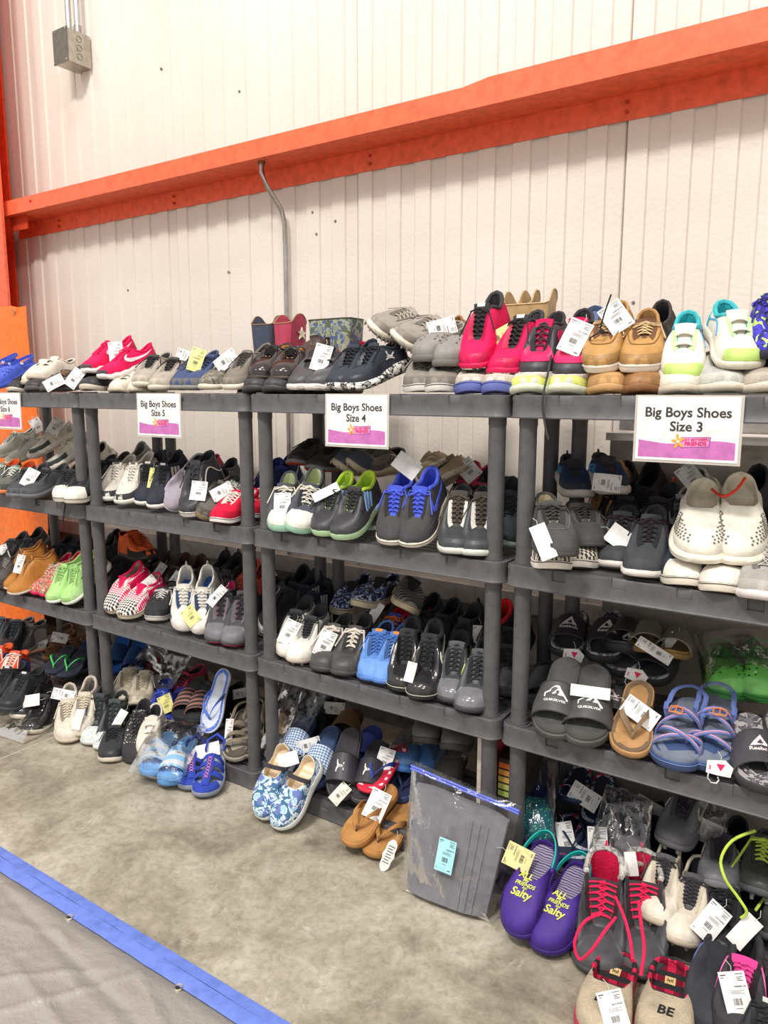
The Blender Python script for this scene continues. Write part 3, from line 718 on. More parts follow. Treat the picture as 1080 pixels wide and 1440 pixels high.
PRE = dict(
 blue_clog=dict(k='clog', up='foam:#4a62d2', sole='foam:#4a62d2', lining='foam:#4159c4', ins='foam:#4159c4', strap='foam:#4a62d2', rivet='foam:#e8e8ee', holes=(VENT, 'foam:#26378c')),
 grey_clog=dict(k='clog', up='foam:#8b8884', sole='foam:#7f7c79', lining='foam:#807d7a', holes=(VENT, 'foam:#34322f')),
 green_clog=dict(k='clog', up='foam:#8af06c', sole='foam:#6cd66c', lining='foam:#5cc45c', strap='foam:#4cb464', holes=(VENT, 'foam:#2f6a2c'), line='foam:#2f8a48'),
 purple_clog=dict(k='clog', up='foam:#51309c', sole='foam:#46288c', lining='foam:#4b2d90', ins='wave:#9a8fa8:#4c4262:48', strap='foam:#19b9ae', rivet='foam:#51309c', slits='foam:#2a1760', full=2.9,
   toptext=((('ALL', .021, -.004, .052, 0), ('My', .012, .000, .041, 0), ('FRIENDS', .0135, .002, .030, 0), ('ARE', .007, .004, .0215, 0), ('Salty', .027, .000, .007, 0)), 'foam:#e6ef5a')),
 tie_clog=dict(k='clog', up='paintmix:#3f6f93:#e3eef2:#9cc6de:#6a78b4', sole='foam:#e4e4de', lining='foam:#e6d2b4', ins='wave:#f0dcbe:#d8c0a0:14', strap='fab:#47434c', strap_fwd=1, rivet='fab:#47434c', z=(.062, .046, .070), w=.048),
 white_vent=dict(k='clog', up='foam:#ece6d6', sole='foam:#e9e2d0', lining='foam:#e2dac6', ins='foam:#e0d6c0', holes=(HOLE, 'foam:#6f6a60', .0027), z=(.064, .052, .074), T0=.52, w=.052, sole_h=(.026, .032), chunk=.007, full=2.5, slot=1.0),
 slipper=dict(k='clog', up='fleece:#d9c8ac', sole='rub:#c2405c', lining='plaid:#c01f45:#2c2a2c', ins='plaid:#c01f45:#2c2a2c', z=(.060, .046, .048), T0=.44, wo=(.036, .040), w=.054, collar='plaid:#d8244e:#2c2a2c', collar_r=.0055, bedlabel=1, toptext=((('BE', .030, -.002, -.012, 0),), 'fab:#2c2c30')),
 fur_clog=dict(k='clog', up='foam:#5d93d8', sole='foam:#4c84cc', lining='fleece:#c9c2b4', ins='fleece:#c9c2b4', collar='fleece:#c9c2b4', collar_r=.009, strap='foam:#5d93d8'),
 furgrey_clog=dict(k='clog', up='foam:#7b7773', sole='foam:#6a6764', lining='fleece:#cbc4b8', ins='fleece:#cbc4b8', collar='fleece:#cbc4b8', collar_r=.010),
 navyglow_clog=dict(k='clog', up='speck:#1d5a66:#52e3a0', sole='foam:#33468e', lining='foam:#31448a', ins='foam:#2d3f80', strap='foam:#3a4f9a', w=.052),
 cream_velcro=S('lea:#e3dacb', 'rub:#d8ccb8', velcro='lea:#efe8dc', velcro_at=(.40, .50, .60), lace=None, collar='lea:#e3dacb', T0=.36),
 velcro_teal=S('lea:#e9e2d6', 'rub:#ddd6c6', velcro='fab:#e2dace', lace=None, toe='rub:#c3e07a', toe_k=.46, lining='fab:#2fb0b8', tongue='lea:#e9e2d6', logo=('wave', 'paint:#4aa3d8'), heel='mesh:#52b4c4', eye='mesh:#bfe0a0', collar='fab:#3fb4bc', collar_r=.006, **FATS),
 black_boat=S('lea:#4b4748', 'rub:#67615e', lace='lea:#8d6a4c', T0=.42, z=(.074, .058, .070), vamp_line='fab:#766a60', bow=False),
 dark_cream=S('mesh:#4a474a', 'rub:#cfc3b2', outsole='rub:#d9d0c2', lace='fab:#2c2b2d', **LOW),
 pink_run=S('mesh:#ee155c', 'rub:#e9e2dc', lace='fab:#ee155c', lining='fab:#d8104f', logo=('swoosh', 'paint:#f2e6e8'), mud='mesh:#e01055', toe='rub:#5b5154', toe_k=.26, eye='fab:#d41050', rows=6, bow=True, wavy=1, z=(.088, .068, .090), **FATS),
 taupe_run=S('mesh:#aaa195', 'rub:#d2c8b6', lace='fab:#38363a', mud='suede:#bdb3a4', eye='lea:#8a8378', logo=('swoosh', 'paint:#e8e0d4'), tongue='mesh:#55504e', **FATS),
 blue_knit=S('mesh:#4c5c86', 'rub:#8a8580', mud='mesh:#6d6a6c', logo=('mark', 'paint:#b9c4de'), lace='fab:#3c4668', outsole='rub:#5c5a5a', chunk=.004),
 camo_cream=S('camo:#6d675f:#8f877b:#544f4b', 'rub:#e0d8c2', lace='fab:#5b5652', chunk=.003),
 ash_run=S('mesh:#7b736b', 'rub:#ddd5c4', mud='mesh:#8d857a', lace='fab:#4d4947', eye='mesh:#5d5753', lining='fab:#4d4845', rows=6, **FATS),
 dress=S('gloss:#2f2b2b', 'rub:#59504a', lace='fab:#2a2828', lining='lea:#b97b3a', ins='lea:#c8843c', T0=.42, z=(.078, .060, .074), toe='gloss:#37302f', chunk=.003, sole_h=(.012, .024), bow=False),
 brown_loafer=S('lea:#54443c', 'rub:#8f8578', lace=None, tongue='lea:#54443c', lining='fab:#7a6a5c', T0=.46, z=(.070, .058, .072)),
 cowboy_star=S('lea:#8d7462', 'rub:#5c4436', lace=None, tongue=None, T0=.52, z=(.105, .100, .105), z0=.098, wo=(.030, .034), slot=.9, shaft=(.29, .10, .035, 'lea:#4c5468', 'lea:#8c6f56'), shaft_star='paint:#efe6cc', sole_h=(.010, .030)),
 cowboy_red=S('lea:#a8896a', 'rub:#5c4436', lace=None, tongue=None, T0=.52, z=(.105, .100, .105), z0=.098, wo=(.030, .034), slot=.9, shaft=(.29, .10, .035, 'lea:#b8405a', 'lea:#a8835c'), shaft_star='paint:#efe6cc', sole_h=(.010, .030), lining='lea:#e0cda4'),
 cowboy_tan=S('lea:#b39468', 'rub:#7c5f40', lace=None, tongue=None, T0=.52, z=(.105, .100, .105), z0=.098, wo=(.030, .034), slot=.9, shaft=(.31, .12, .045, 'lea:#b89a6c', 'lea:#c9ae80'), sole_h=(.010, .030), lining='lea:#dcc79a'),
 camo_boot=S('camo:#5f6a50:#8a9078:#77806a:#4a5a86', 'rub:#5b5f50', lace=None, tongue=None, T0=.50, z=(.105, .100, .105), z0=.098, wo=(.032, .036), slot=.9, shaft=(.26, .12, .0, 'camo:#5f6a50:#9aa088:#808a74:#4a5a96', 'rub:#5a6450'), lining='fab:#8d917e'),
 ua_slip=S('lea:#565458', 'rub:#e3dcd4', lace=None, tongue='mesh:#3b3a3d', lining='fab:#33323a', logo=('mark', 'paint:#e6e0dc'), velcro='lea:#5e5b5e', velcro_at=(.47,), mud='lea:#5d5a5e', holes=([(s * (.50 + .035 * i), .45 + .13 * j) for s in (1, -1) for i in range(4) for j in range(3)], 'rub:#2b2a2c', .0028), chunk=.005, sole_h=(.022, .032), wavy=1),
 pink_knit=S('mesh:#e8185c', 'rub:#c8144c', lace='fab:#d8104f', lining='fab:#c01048'),
 navy_camo=S('mesh:#3d434f', 'camo:#f0ece4:#3a3b3e:#a09a92', lace='fab:#30343c', line=None, logo=('mark', 'paint:#dcd8d4'), lining='fab:#33384a', z=(.100, .082, .104), rows=6, sole_h=(.026, .040), chunk=.006),
 greige_run=S('mesh:#9a938a', 'rub:#ddd3c2', lace='fab:#b5ab9c', mud='mesh:#8b847b', lining='fab:#77726b', outsole='rub:#8b857b', tread='rub:#8f897f', chunk=.006, sole_h=(.028, .036)),
 grey_vulc=S('suede:#8d867d', 'rub:#e7e2dc', lace='fab:#8d867d', line='rub:#3b3a3c', lining='fab:#bcb4a8', **VULC),
 white_bluesole=S('fab:#d8cdc0', 'rub:#6a74b8', lace='fab:#d0c8bc', line='rub:#4f5aa8', chunk=.002, sole_h=(.028, .030)),
 pink_bball=S('mesh:#ea1259', 'rub:#de1356', lace='fab:#3a383a', lining='fab:#4b474a', tongue='mesh:#3f3d40', collar='fab:#4a474a', collar_r=.006, tlabel='paint:#e8e4e0', eye='lea:#c01048', outsole='camo:#3c3a3c:#e0dcd8:#8d888a', z=(.120, .100, .126), Tc=.6, rows=7, chunk=.003),
 pink_court=S('lea:#47444a', 'rub:#e8dcd8', lace='fab:#4b494e', lining='fab:#3e3c42', tongue='mesh:#e4145a', quarter='lea:#e8145c', toe=None, velcro='lea:#4b494e', velcro_at=(.55,), vamp='lea:#ee1a60', collar='fab:#454349', outsole='rub:#d8b8b4', z=(.110, .094, .112), mud='lea:#4d4b50', chunk=.002, bow=False),
 lime_under=S('mesh:#c9cbc0', 'rub:#dadfc8', lace='fab:#7d7b78', mud='mesh:#d9e07a', **FATS),
 boat_tan=S('lea:#b98c52', 'rub:#efe8dc', lace='lea:#d2b484', tongue='lea:#7c5238', eye='lea:#7c5238', lining='lea:#9a7448', ins='lea:#a27c52', vamp_line='lea:#8c6436', T0=.40, z=(.078, .060, .078), collar='lea:#b08550', line='rub:#cfc4b4', **VULC),
 tan_under=S('suede:#c79a64', 'rub:#c49a68', lace='lea:#b08550', **LOW), brown_under=S('lea:#a27448', 'rub:#8a5f3a', lace='lea:#7c5238', **LOW),
 brown_shoe=S('lea:#9c6a42', 'rub:#8a6a4c', lace='lea:#6d4a30', lining='lea:#b38656', z=(.09, .075, .09)),
 dark_knit=S('mesh:#4d4543', 'rub:#4a4240', lace='fab:#3c3634', tread='rub:#3b3433', **MID),
 grey_pale=S('mesh:#b3b3ae', 'rub:#d8d0be', lace='fab:#5e5c5c', mud='mesh:#c7c5bc', lining='fab:#8a8a88', **FATS),
 violet_boot=S('paintmix:#2b2a66:#4a3fc8:#3b34b0:#b8e070', 'rub:#3a3450', lace='fab:#3c3690', z=(.13, .12, .13)),
 silver_run=S('mesh:#cacabe', 'rub:#cfccbc', lace='fab:#9a9a90', mud='mesh:#c4c4b8', **FATS),
 trail_white=S('mesh:#ded7c9', 'rub:#e6dfd2', lace='fab:#e5ddcc', tread='rub:#c9c2b4', mud='lea:#4d5652', lining='fab:#5c5a58', wavy=1, sole_h=(.030, .040), chunk=.008),
 orange_run=S('mesh:#6d6c66', 'rub:#e88a55', lace='fab:#dfe6da', lining='fab:#ef6a3a', collar='fab:#ef6a3a', mud='mesh:#5a5c58', tongue='mesh:#7c8a78', chunk=.003),
 char_run=S('mesh:#56565a', 'rub:#6c6c70', lace='fab:#3f3f43', mud='mesh:#66666b', chunk=.004, sole_h=(.022, .034)),
 canvas_black=S('fab:#3a3b3f', 'rub:#e6ddcd', lace='fab:#3a3a3d', toe='rub:#ece6da', line='rub:#2c2b2e', dangle=.11, rows=6, **VULC),
 black_leather=S('lea:#3f3d40', 'rub:#4a484a', lace='fab:#2e2d30', z=(.10, .09, .11), mud='lea:#48464a', chunk=.004),
 white_ankle=S('mesh:#e4ddd0', 'rub:#ece5d8', lace='fab:#efe9de', mud='mesh:#4c4b4e', eye='lea:#e9e2d6', toe=None, lining='fab:#c9c0b2', tongue='mesh:#dcd4c8', tlabel='paint:#5b5a5c', z=(.104, .088, .104), chunk=.004, sole_h=(.024, .032), rows=6),
 black_stripes=S('mesh:#3e404c', 'rub:#e9e3da', lace='fab:#36353a', logo=('stripes3', 'paint:#e6e0d8'), mud='mesh:#3b4052', tlabel='paint:#d8d4d0', lining='fab:#34343c', z=(.108, .09, .108), chunk=.004, sole_h=(.022, .034)),
 lilac_sole=S('fab:#b9b0bc', 'rub:#c9c1c9', lace=None, tongue='fab:#b9b0bc', chunk=.001, sole_h=(.014, .016), T0=.5),
 vans_hi=S('lea:#47474a', 'rub:#e8e0d6', lace='fab:#454548', line='rub:#3a393b', logo=('wave', 'paint:#e8e0d6'), lining='fab:#3b3a3d', rows=6, eye='lea:#3e3e41', z=(.140, .13, .142), Tc=.6, **VULC),
 vans_grey=S('suede:#6d6962', 'rub:#8a7a5e', lace='fab:#595650', logo=('wave', 'paint:#efe8de'), lining='fab:#6b6862', **VULC),
 vans_check=S('checker:#3c3b3d:#8d9a92:120', 'rub:#e9e2d8', lace='fab:#d8d2c8', logo=('wave', 'paint:#efe8de'), line='rub:#3b3a3c', **VULC),
 vans_red=S('suede:#e5173f', 'rub:#efe9e4', lace='fab:#efe6dc', logo=('wave', 'paint:#f0eae4'), eye='lea:#ded6cc', line='rub:#39304a', lining='fab:#d8cfc6', outsole='rub:#5a3a2c', **VULC),
 navy_shoe=S('mesh:#2f4584', 'rub:#8a8f9c', lace='fab:#2c3e78', lining='fab:#3c58a4', logo=('swoosh', 'paint:#c8d0e0'), **MID),
 mint_skate=S('suede:#5e6069', 'rub:#a9d8bc', lace='fab:#efe6d8', toe='lea:#e9e6dc', quarter='mesh:#cfe27c', heel='lea:#e6ddc4', mud='lea:#666872', lining='fab:#c8cfa4', logo=('slash', 'paint:#e9e6dc'), z=(.096, .08, .098), sole_h=(.026, .032), chunk=.002),
 mint_stripes=S('lea:#48474a', 'rub:#b9d8a8', lace='fab:#3e3d40', logo=('stripes3', 'paint:#8fb8e6'), lining='fab:#bfe04a', collar='fab:#bfe04a', tab='paint:#e8402e', collar_r=.006, mud='lea:#505053', z=(.100, .084, .106), rows=6, **VULC),
 black_redsole=S('mesh:#4a4846', 'rub:#8d8d8c', lace='fab:#38322e', outsole='rub:#d04a35', tongue='mesh:#3d2c2c', chunk=.005),
 nb_grey=S('suede:#8b8276', 'rub:#d2c4a6', lace='fab:#7b746a', logo=('N', 'paint:#46464e'), toe='mesh:#5d6270', mud='suede:#736f70', chunk=.004, tread='rub:#b8a888', **dict(sole_h=(.026, .036))),
 pearl=S('mesh:#8d8b8c', 'rub:#cfe0d2', lace='fab:#77767a', chunk=.004),
 blue_swoosh=S('fab:#535152', 'rub:#e6dccb', lace='fab:#5568e0', lining='fab:#5064dc', collar='fab:#4f62d8', collar_r=.006, tongue='fab:#4f62d8', logo=('swoosh', 'paint:#5a6cf0'), line='rub:#4c4a4a', z=(.110, .096, .114), rows=6, mud='fab:#57555a', chunk=.003, sole_h=(.020, .030)),
 beige_moc=S('suede:#b9a486', 'rub:#dccfb4', lace=None, tongue='suede:#b9a486', lining='fleece:#d8c8a8', tread='rub:#b39f7c', T0=.46, z=(.066, .056, .066)),
 black_white_hi=S('lea:#4b4e50', 'rub:#d9dcd2', lace='fab:#6b5f54', eye='lea:#efe9e2', quarter='lea:#e9e3dc', lining='fab:#4a4648', tongue='fab:#5a5450', z=(.128, .112, .13), Tc=.6, rows=7, mud='lea:#53585a', chunk=.003),
 red_mix=S('mesh:#c8405a', 'rub:#8d8a88', lace='fab:#3c3a3c', quarter='mesh:#77857c', z=(.09, .08, .09)),
 bluegrey_run=S('mesh:#4b545c', 'rub:#cfe0d4', lace='fab:#4c5258', quarter='mesh:#5a9ad8', heel='mesh:#5a9ad8', mud='lea:#555a5c', z=(.104, .09, .108), chunk=.005, sole_h=(.022, .034)),
 blue_chunky=S('mesh:#33466e', 'rub:#e2d9ce', lace=None, velcro='fab:#4c4650', velcro_at=(.48, .58), tongue='fab:#4c4650', lining='fab:#4c4650', collar='fab:#4c4650', collar_r=.006, pull='fab:#38363a', quarter='tie:#4a9ad0:#2c3c5c:#38507c', mud='mesh:#4c5156', heel='mesh:#3f7fc0', z=(.090, .076, .092), sole_h=(.030, .042), chunk=.006),
 grey_moc=S('fab:#5b5a59', 'rub:#5b5856', lace='fab:#4c4a4a', lining='fleece:#c8b896', ins='fleece:#d2c09a', vamp_line='fab:#706d6a', mud='fab:#575655', T0=.40, z=(.088, .074, .090), sole_h=(.012, .014), chunk=.001),
 checker_slip=S('checker:#38363a:#cfc4b0:130', 'rub:#ece4d8', lace=None, tongue='fab:#cfc4b0', elastic='fab:#38363a', line='rub:#3a383a', T0=.44, z=(.070, .058, .070), **VULC),
 ua_dark=S('mesh:#4d5054', 'rub:#e3dcd4', lace='fab:#3d2f38', logo=('mark', 'paint:#c9c9cc'), lining='fab:#4a4c50', quarter='lea:#56595c', mud='mesh:#525559', z=(.108, .09, .110), rows=6, chunk=.004, sole_h=(.020, .032)),
 fuzzy_black=S('fab:#2c2428', 'rub:#4a4244', lace='fab:#241c20', rows=7, lining='fab:#1f1a1c', z=(.11, .095, .112), lace_r=.004),
 black_orange_tab=S('mesh:#434045', 'rub:#55525a', lace='fab:#332c33', tab='paint:#f05a3c', pull='fab:#f05a3c', logo=('swoosh', 'paint:#b8b4b8'), z=(.105, .09, .108)),
 cream_toe=S('fab:#3c4050', 'rub:#e9e1d0', lace='fab:#e2dac8', toe='rub:#efe8dc', line='rub:#4a4846', T0=.36, **VULC),
 ua_pale=S('mesh:#a9a5a0', 'rub:#e6ddd8', lace='fab:#c8c4be', logo=('mark', 'paint:#4c4a4c'), mud='mesh:#b6b0a8', z=(.1, .085, .1), **FATS),
 tan_boot=S('lea:#c2813a', 'rub:#cfc4b4', lace='lea:#8a5a2c', lining='lea:#a8662c', ins='lea:#a8662c', tongue='lea:#c2813a', collar='lea:#b87634', mud='lea:#c98840', z=(.125, .110, .130), Tc=.58, T0=.40, outsole='rub:#5c5048', chunk=.002, sole_h=(.014, .024), bow=False),
 grey_boat=S('suede:#67635f', 'rub:#5c5a58', lace='fab:#8d8780', vamp_line='fab:#8a857e', T0=.4, bow=False, **LOW),
 pink_floral=S('tie:#c9b58c:#e8145c:#a87a5c:#5c7a5c', 'rub:#e0245c', lace='fab:#d8c8b0', lining='fab:#e8145c', outsole='rub:#e0245c', chunk=.003),
 lime_run=S('mesh:#b3e08c', 'rub:#e9ede0', lace='fab:#a8d880', lining='fab:#a0d078', mud='mesh:#bfe69c', toe='rub:#a6d480', toe_k=.3, outsole='rub:#54584c', z=(.104, .09, .106), logo=('slash', 'paint:#4a6a4c'), rows=6, chunk=.003, sole_h=(.020, .032)),
 orange_lace=S('mesh:#e8632c', 'rub:#3a3432', lace='fab:#ef7a3c', mud='mesh:#2e2828', lining='fab:#241e20', rows=6, z=(.11, .095, .11)),
 olive_run=S('mesh:#6a6c60', 'rub:#5c5c56', lace='fab:#4c4c48', **LOW),
 pink_check=S('checker:#ee1a62:#f4eee6:150', 'rub:#ded2b8', toe='checker:#3a3436:#f1eae0:120', lace=None, tongue='fab:#e8185c', lining='fab:#b08a7c', quarter='fab:#ee1560', heel='fab:#ee1560', elastic='fab:#f2e8e4', T0=.42, z=(.076, .062, .078), line='rub:#5a4a40', collar='fab:#ee1560', **VULC),
 black_skull=S('fab:#434345', 'rub:#e6e0d6', lace='fab:#e9e6e0', eye='speck:#3a383a:#e9e4dc', lining='fab:#8a7a78', line='rub:#39383a', T0=.38, **VULC),
 court_blue=S('lea:#e9e3d8', 'rub:#ece6dc', lace='fab:#f0ece4', toe='lea:#efe9e0', mud='lea:#47608c', eye='lea:#415a88', heel='lea:#47608c', quarter='lea:#e4dfd6', lining='fab:#e2ddd4', ins='fab:#3f6fb8', tongue='fab:#ece6dc', pull='lea:#e9e3d8', outsole='rub:#3c5f54', z=(.110, .094, .114), rows=6, chunk=.002, sole_h=(.022, .028)),
 hiker_pink=S('suede:#605f62', 'rub:#58575a', lace='fab:#3f3c3f', toe='rub:#77767a', eye='suede:#77767a', mud='suede:#66656a', outsole='rub:#e83a70', lining='fab:#e83a78', collar='fab:#454348', quarter='mesh:#5b4c54', z=(.135, .118, .138), Tc=.62, rows=6, chunk=.003),
 pink_trim=S('mesh:#3f3c42', 'rub:#46444a', lace='fab:#e8145c', quarter='mesh:#e8185c', lining='fab:#e8185c', collar='fab:#ee1a60', z=(.1, .09, .1)),
 dark_brown=S('lea:#4a3c3a', 'rub:#3c3432', lace='fab:#3a3030', lining='lea:#6b4a38', **LOW),
 black_plain=S('mesh:#353438', 'rub:#403f43', lace='fab:#2c2b2f', lining='fab:#232226', **MID),
 black_strap=S('lea:#2c2a2d', 'rub:#3a383b', lace=None, velcro='lea:#353336', tongue='lea:#2c2a2d', pull='fab:#2c2a2d', **MID),
 coral_run=S('mesh:#e0604c', 'rub:#c8b8b0', lace='fab:#e86a50', **LOW),
 vans_side=S('suede:#46444a', 'rub:#e9e4de', lace='fab:#48464a', logo=('wave', 'paint:#e8e2da'), line='rub:#59575c', line_f=.45, lining='fab:#3b3a3d', z=(.13, .12, .13), Tc=.6, sole_h=(.026, .028), chunk=.001),
 cleat_white=S('lea:#e9e4da', 'rub:#d8cfc0', studs='rub:#c8b8a0', lace='fab:#3a3a3d', heel='mesh:#55555a', quarter='mesh:#9a9c9e', collar='fab:#4a4a4e', lining='fab:#55545a', tongue='mesh:#4a4a4e', z=(.100, .086, .106), rows=7, toe='lea:#efeae0'),
 black_creamlace=S('lea:#504e4d', 'rub:#565453', lace='fab:#eadfd2', lace_r=.0034, toe='lea:#585655', mud='lea:#4c4a49', lining='fab:#3e3d3e', ins='fab:#8fc860', collar='fab:#47464a', heel='lea:#6d6a6a', z=(.104, .09, .110), outsole='rub:#4a4847', chunk=.003, dangle=.09),
 navy_three=S('mesh:#2c3346', 'rub:#3c4254', lace='fab:#2a2e3c', logo=('stripes3', 'paint:#b9bcc6'), **MID),
 flame_slip=S('tie:#2f3140:#30303c:#5a72c0:#b8c4e0', 'rub:#dccfb2', lace=None, tongue='fab:#2c2b2f', elastic='fab:#2a292c', quarter='fab:#2f2e33', heel='fab:#2c2b30', line='rub:#57504a', lining='fab:#232226', T0=.44, z=(.078, .066, .086), sole_h=(.028, .030), chunk=.001),
 zig_black=S('stripe:#3f3e40:#7f7c78:22', 'rub:#d3c4a4', lace=None, tongue='fab:#3b3a3c', lining='fab:#3a3536', line='rub:#57504a', T0=.44, sole_h=(.026, .028), chunk=.001),
 red_blue=S('mesh:#3452b0', 'rub:#2c3c70', lace='fab:#f08030', lining='fab:#e8203c', collar='fab:#ee2440', collar_r=.007, z=(.1, .09, .1)),
 sky_laced=S('mesh:#6a98e0', 'rub:#5c84cc', lace='fab:#5a8ad8', mud='mesh:#6c9ae6', lining='fab:#343f5c', toe='mesh:#78a4ea', tongue='mesh:#5a86cc', tlabel='paint:#ee8a2e', rows=7, z=(.112, .096, .112), chunk=.004),
 gloss_swoosh=S('gloss:#363537', 'rub:#3c3b3c', lace='fab:#333234', logo=('swoosh', 'paint:#d8d2c8'), lining='fab:#4b4e4e', collar='fab:#44484a', collar_r=.007, mud='gloss:#3b3a3b', tongue='fab:#3f4243', line='rub:#cfc8b4', line_f=.9, z=(.130, .112, .138), Tc=.6, rows=7, chunk=.002, bow=False),
 grey_volt=S('lea:#57585c', 'rub:#504f53', lace='fab:#47474b', toe='gloss:#7b7b80', mud='lea:#6a6a70', logo=('swoosh', 'paint:#d2dc68'), lining='fab:#46484b', collar='fab:#47494c', collar_r=.006, z=(.122, .104, .128), Tc=.6, rows=7, bow=False, outsole='rub:#46464a', chunk=.003),
 black_red_top=S('mesh:#4b3c40', 'rub:#3c3a3c', lace='fab:#3a3034', lining='fab:#d8202c', collar='fab:#e0222c', collar_r=.007, z=(.11, .1, .11)),
 lime_edge=S('mesh:#57595b', 'rub:#5a5c5e', lace='fab:#4a4c4e', logo=('slash', 'paint:#cfe060'), z=(.105, .09, .105)),
 reebok=dict(k='slide', sole='rub:#454347', bed='camo:#b5b0b6:#58565c:#8a868c', strap='lea:#3f3b40', slogo=('delta', 'paint:#e2d6d6', 1.35), w=.049, edge='fab:#4a464b'),
 reebok_grey=dict(k='slide', sole='rub:#4c4a4d', bed='camo:#b5b0b0:#5a575c:#7b777c', strap='lea:#56545a', slogo=('delta', 'paint:#efdcde', 1.15), w=.050, edge='fab:#5e5b60'),
 quik=dict(k='slide', sole='rub:#62625f', bed='rub:#60605d', strap='lea:#5b5a59', slogo=('wavemt', 'paint:#f2eeea', 1.45), w=.050, edge='fab:#504f4e', strap_t=(.20, .52)),
 ua_slide=dict(k='slide', sole='rub:#5a565c', bed='suede:#4b474b', strap='lea:#45424a', slogo=('ua', 'paint:#efe8e4', 1.05), bedlogo=('ua', 'paint:#efe8e4'), w=.046, edge='fab:#3b383d'),
 navy_slide=dict(k='slide', sole='rub:#4e6592', bed='rub:#3d5077', strap='checker:#5c84c0:#e6ecf2:150', w=.047, sole_h=(.030, .034)),
 blue_slide=dict(k='slide', sole='foam:#4660d0', bed='foam:#3f57c4', strap='foam:#5e78e4', w=.046),
 black_slide=dict(k='slide', sole='rub:#3b3c3e', bed='rub:#45474a', strap='lea:#3a3a3d', w=.047),
 brown_slide=dict(k='slide', sole='rub:#4c3a30', bed='suede:#6b4c38', strap='lea:#8a6a44', w=.046),
 deep_blue_slide=dict(k='slide', sole='rub:#24406e', bed='rub:#2f6ac0', strap='lea:#2a4a80', w=.046),
 stripe_slide=dict(k='slide', sole='rub:#3f3e42', bed='rub:#4b4a4e', strap='stripe:#3c3638:#a8766a:14', w=.046),
 tan_sand=dict(k='slide', sole='rub:#9a7a48', bed='suede:#a8854c', strap='lea:#8b8479', w=.044, sole_h=(.018, .022)),
 sky_slide=dict(k='slide', sole='foam:#68a2dc', bed='foam:#7ab0e4', strap='stripe:#8fc0ea:#d2d8da:8', w=.046),
 brown_flip=dict(k='flip', sole='rub:#b88c5c', bed='lea:#7b6650', strap='lea:#8a7258', w=.046, sw=(.022, .034), sole_h=(.022, .026)),
 tan_flip=dict(k='flip', sole='rub:#b9834a', bed='suede:#bf8a50', strap='suede:#b8844c', post='fab:#6f5b48', w=.047, sw=(.014, .034), sole_h=(.022, .026)),
 blue_pat_flip=dict(k='flip', sole='rub:#dfe6f2', bed='speck:#5a7ad8:#b9c9f2', strap='fab:#6482dc', w=.045, sole_h=(.014, .016)),
 usa_flip=dict(k='flip', sole='rub:#e0304c', bed='stripe:#e0304c:#efe6e4:11', strap='fab:#4a5ac0', bedlogo=('usa', 'paint:#33346c'), w=.044, sole_h=(.014, .016)),
 navy_star_flip=dict(k='flip', sole='rub:#3a4068', bed='speck:#3c4674:#8d98c4', strap='fab:#3c4674', w=.044),
 green_strap_flip=dict(k='flip', sole='rub:#3b4150', bed='fab:#454c60', strap='fab:#5ae878', w=.045, sw=(.008, .012)),
 shark_flip=dict(k='flip', sole='rub:#2f3c5c', bed='paintmix:#2c4470:#8fc0e0:#dfe6ea:#c23a58', strap='fab:#2c3a5a', w=.045),
 blue_sport=dict(k='sandal', sole='rub:#8d94a4', bed='foam:#9aa0ac', strap='fab:#3c54c8', cage=1, bungee='fab:#ef8fae', outsole='rub:#5c6478', w=.048),
 web_sandal=dict(k='sandal', sole='rub:#4e6492', bed='mesh:#7c8494', strap='fab:#6d80c0', trim='fab:#e8a8b0', buckle='paint:#f0904c', w=.052, line='rub:#6f88bc', sole_h=(.026, .032)),
 tan_sport=dict(k='sandal', sole='rub:#a39c8c', bed='foam:#6b6255', strap='suede:#857a68', w=.045, straps=((-.22, .30, .018, .036), (-.36, .40, .018, .044), (-.54, .54, .020, .052))),
 brown_sandal=dict(k='sandal', sole='rub:#6b4c34', bed='lea:#8a6444', strap='lea:#7c5a3c', w=.044),
 duck_boot=S('rub:#57575a', 'rub:#5a5a5d', lace='fab:#ee2458', lace_r=.0030, lining='fleece:#f01c54', ins='fab:#c01040', T0=.44, Tc=.58, z=(.150, .160, .178), wo=(.028, .042), tongue_h=.0, toe='rub:#5e5e61', vamp_line='rub:#48484b', tongue='lea:#454548', quarter='lea:#4e4e51', collar='camo:#b9b6b0:#8a8884:#d4d0ca', collar_r=.007, pull='fab:#ee2458', rows=6, dangle=.16, outsole='rub:#4c4c4f', chunk=.005, w=.052, bow=False),
 grey_boot=S('lea:#545b5e', 'rub:#565a5c', lace='fab:#4a5c74', z=(.14, .13, .145), lining='fab:#3c4244'),
 grey_white=S('mesh:#8d8a86', 'rub:#dcd6cc', quarter='lea:#dcd6cc', lace='fab:#77757a', z=(.11, .1, .11)),
 knicks=S('lea:#e8502c', 'rub:#3f5cc4', lace='fab:#efe6d8', quarter='lea:#4159c4', toe='lea:#ef5a30', lining='fab:#f07a3c', eye='lea:#efe8dc', rows=7, z=(.125, .11, .125), Tc=.6),
 black_ua=S('mesh:#3b3c3f', 'rub:#46474a', lace='fab:#353639', lining='fab:#36383a', z=(.115, .1, .118), tlabel='paint:#c9c6c2', chunk=.004),
 space_jam=S('gloss:#353335', 'rub:#e0d6c4', lace='fab:#3a393b', lining='fab:#39373a', mud='gloss:#2f2d2f', z=(.11, .095, .11), chunk=.003, toe='gloss:#3a383a', outsole='rub:#e6dcc8'),
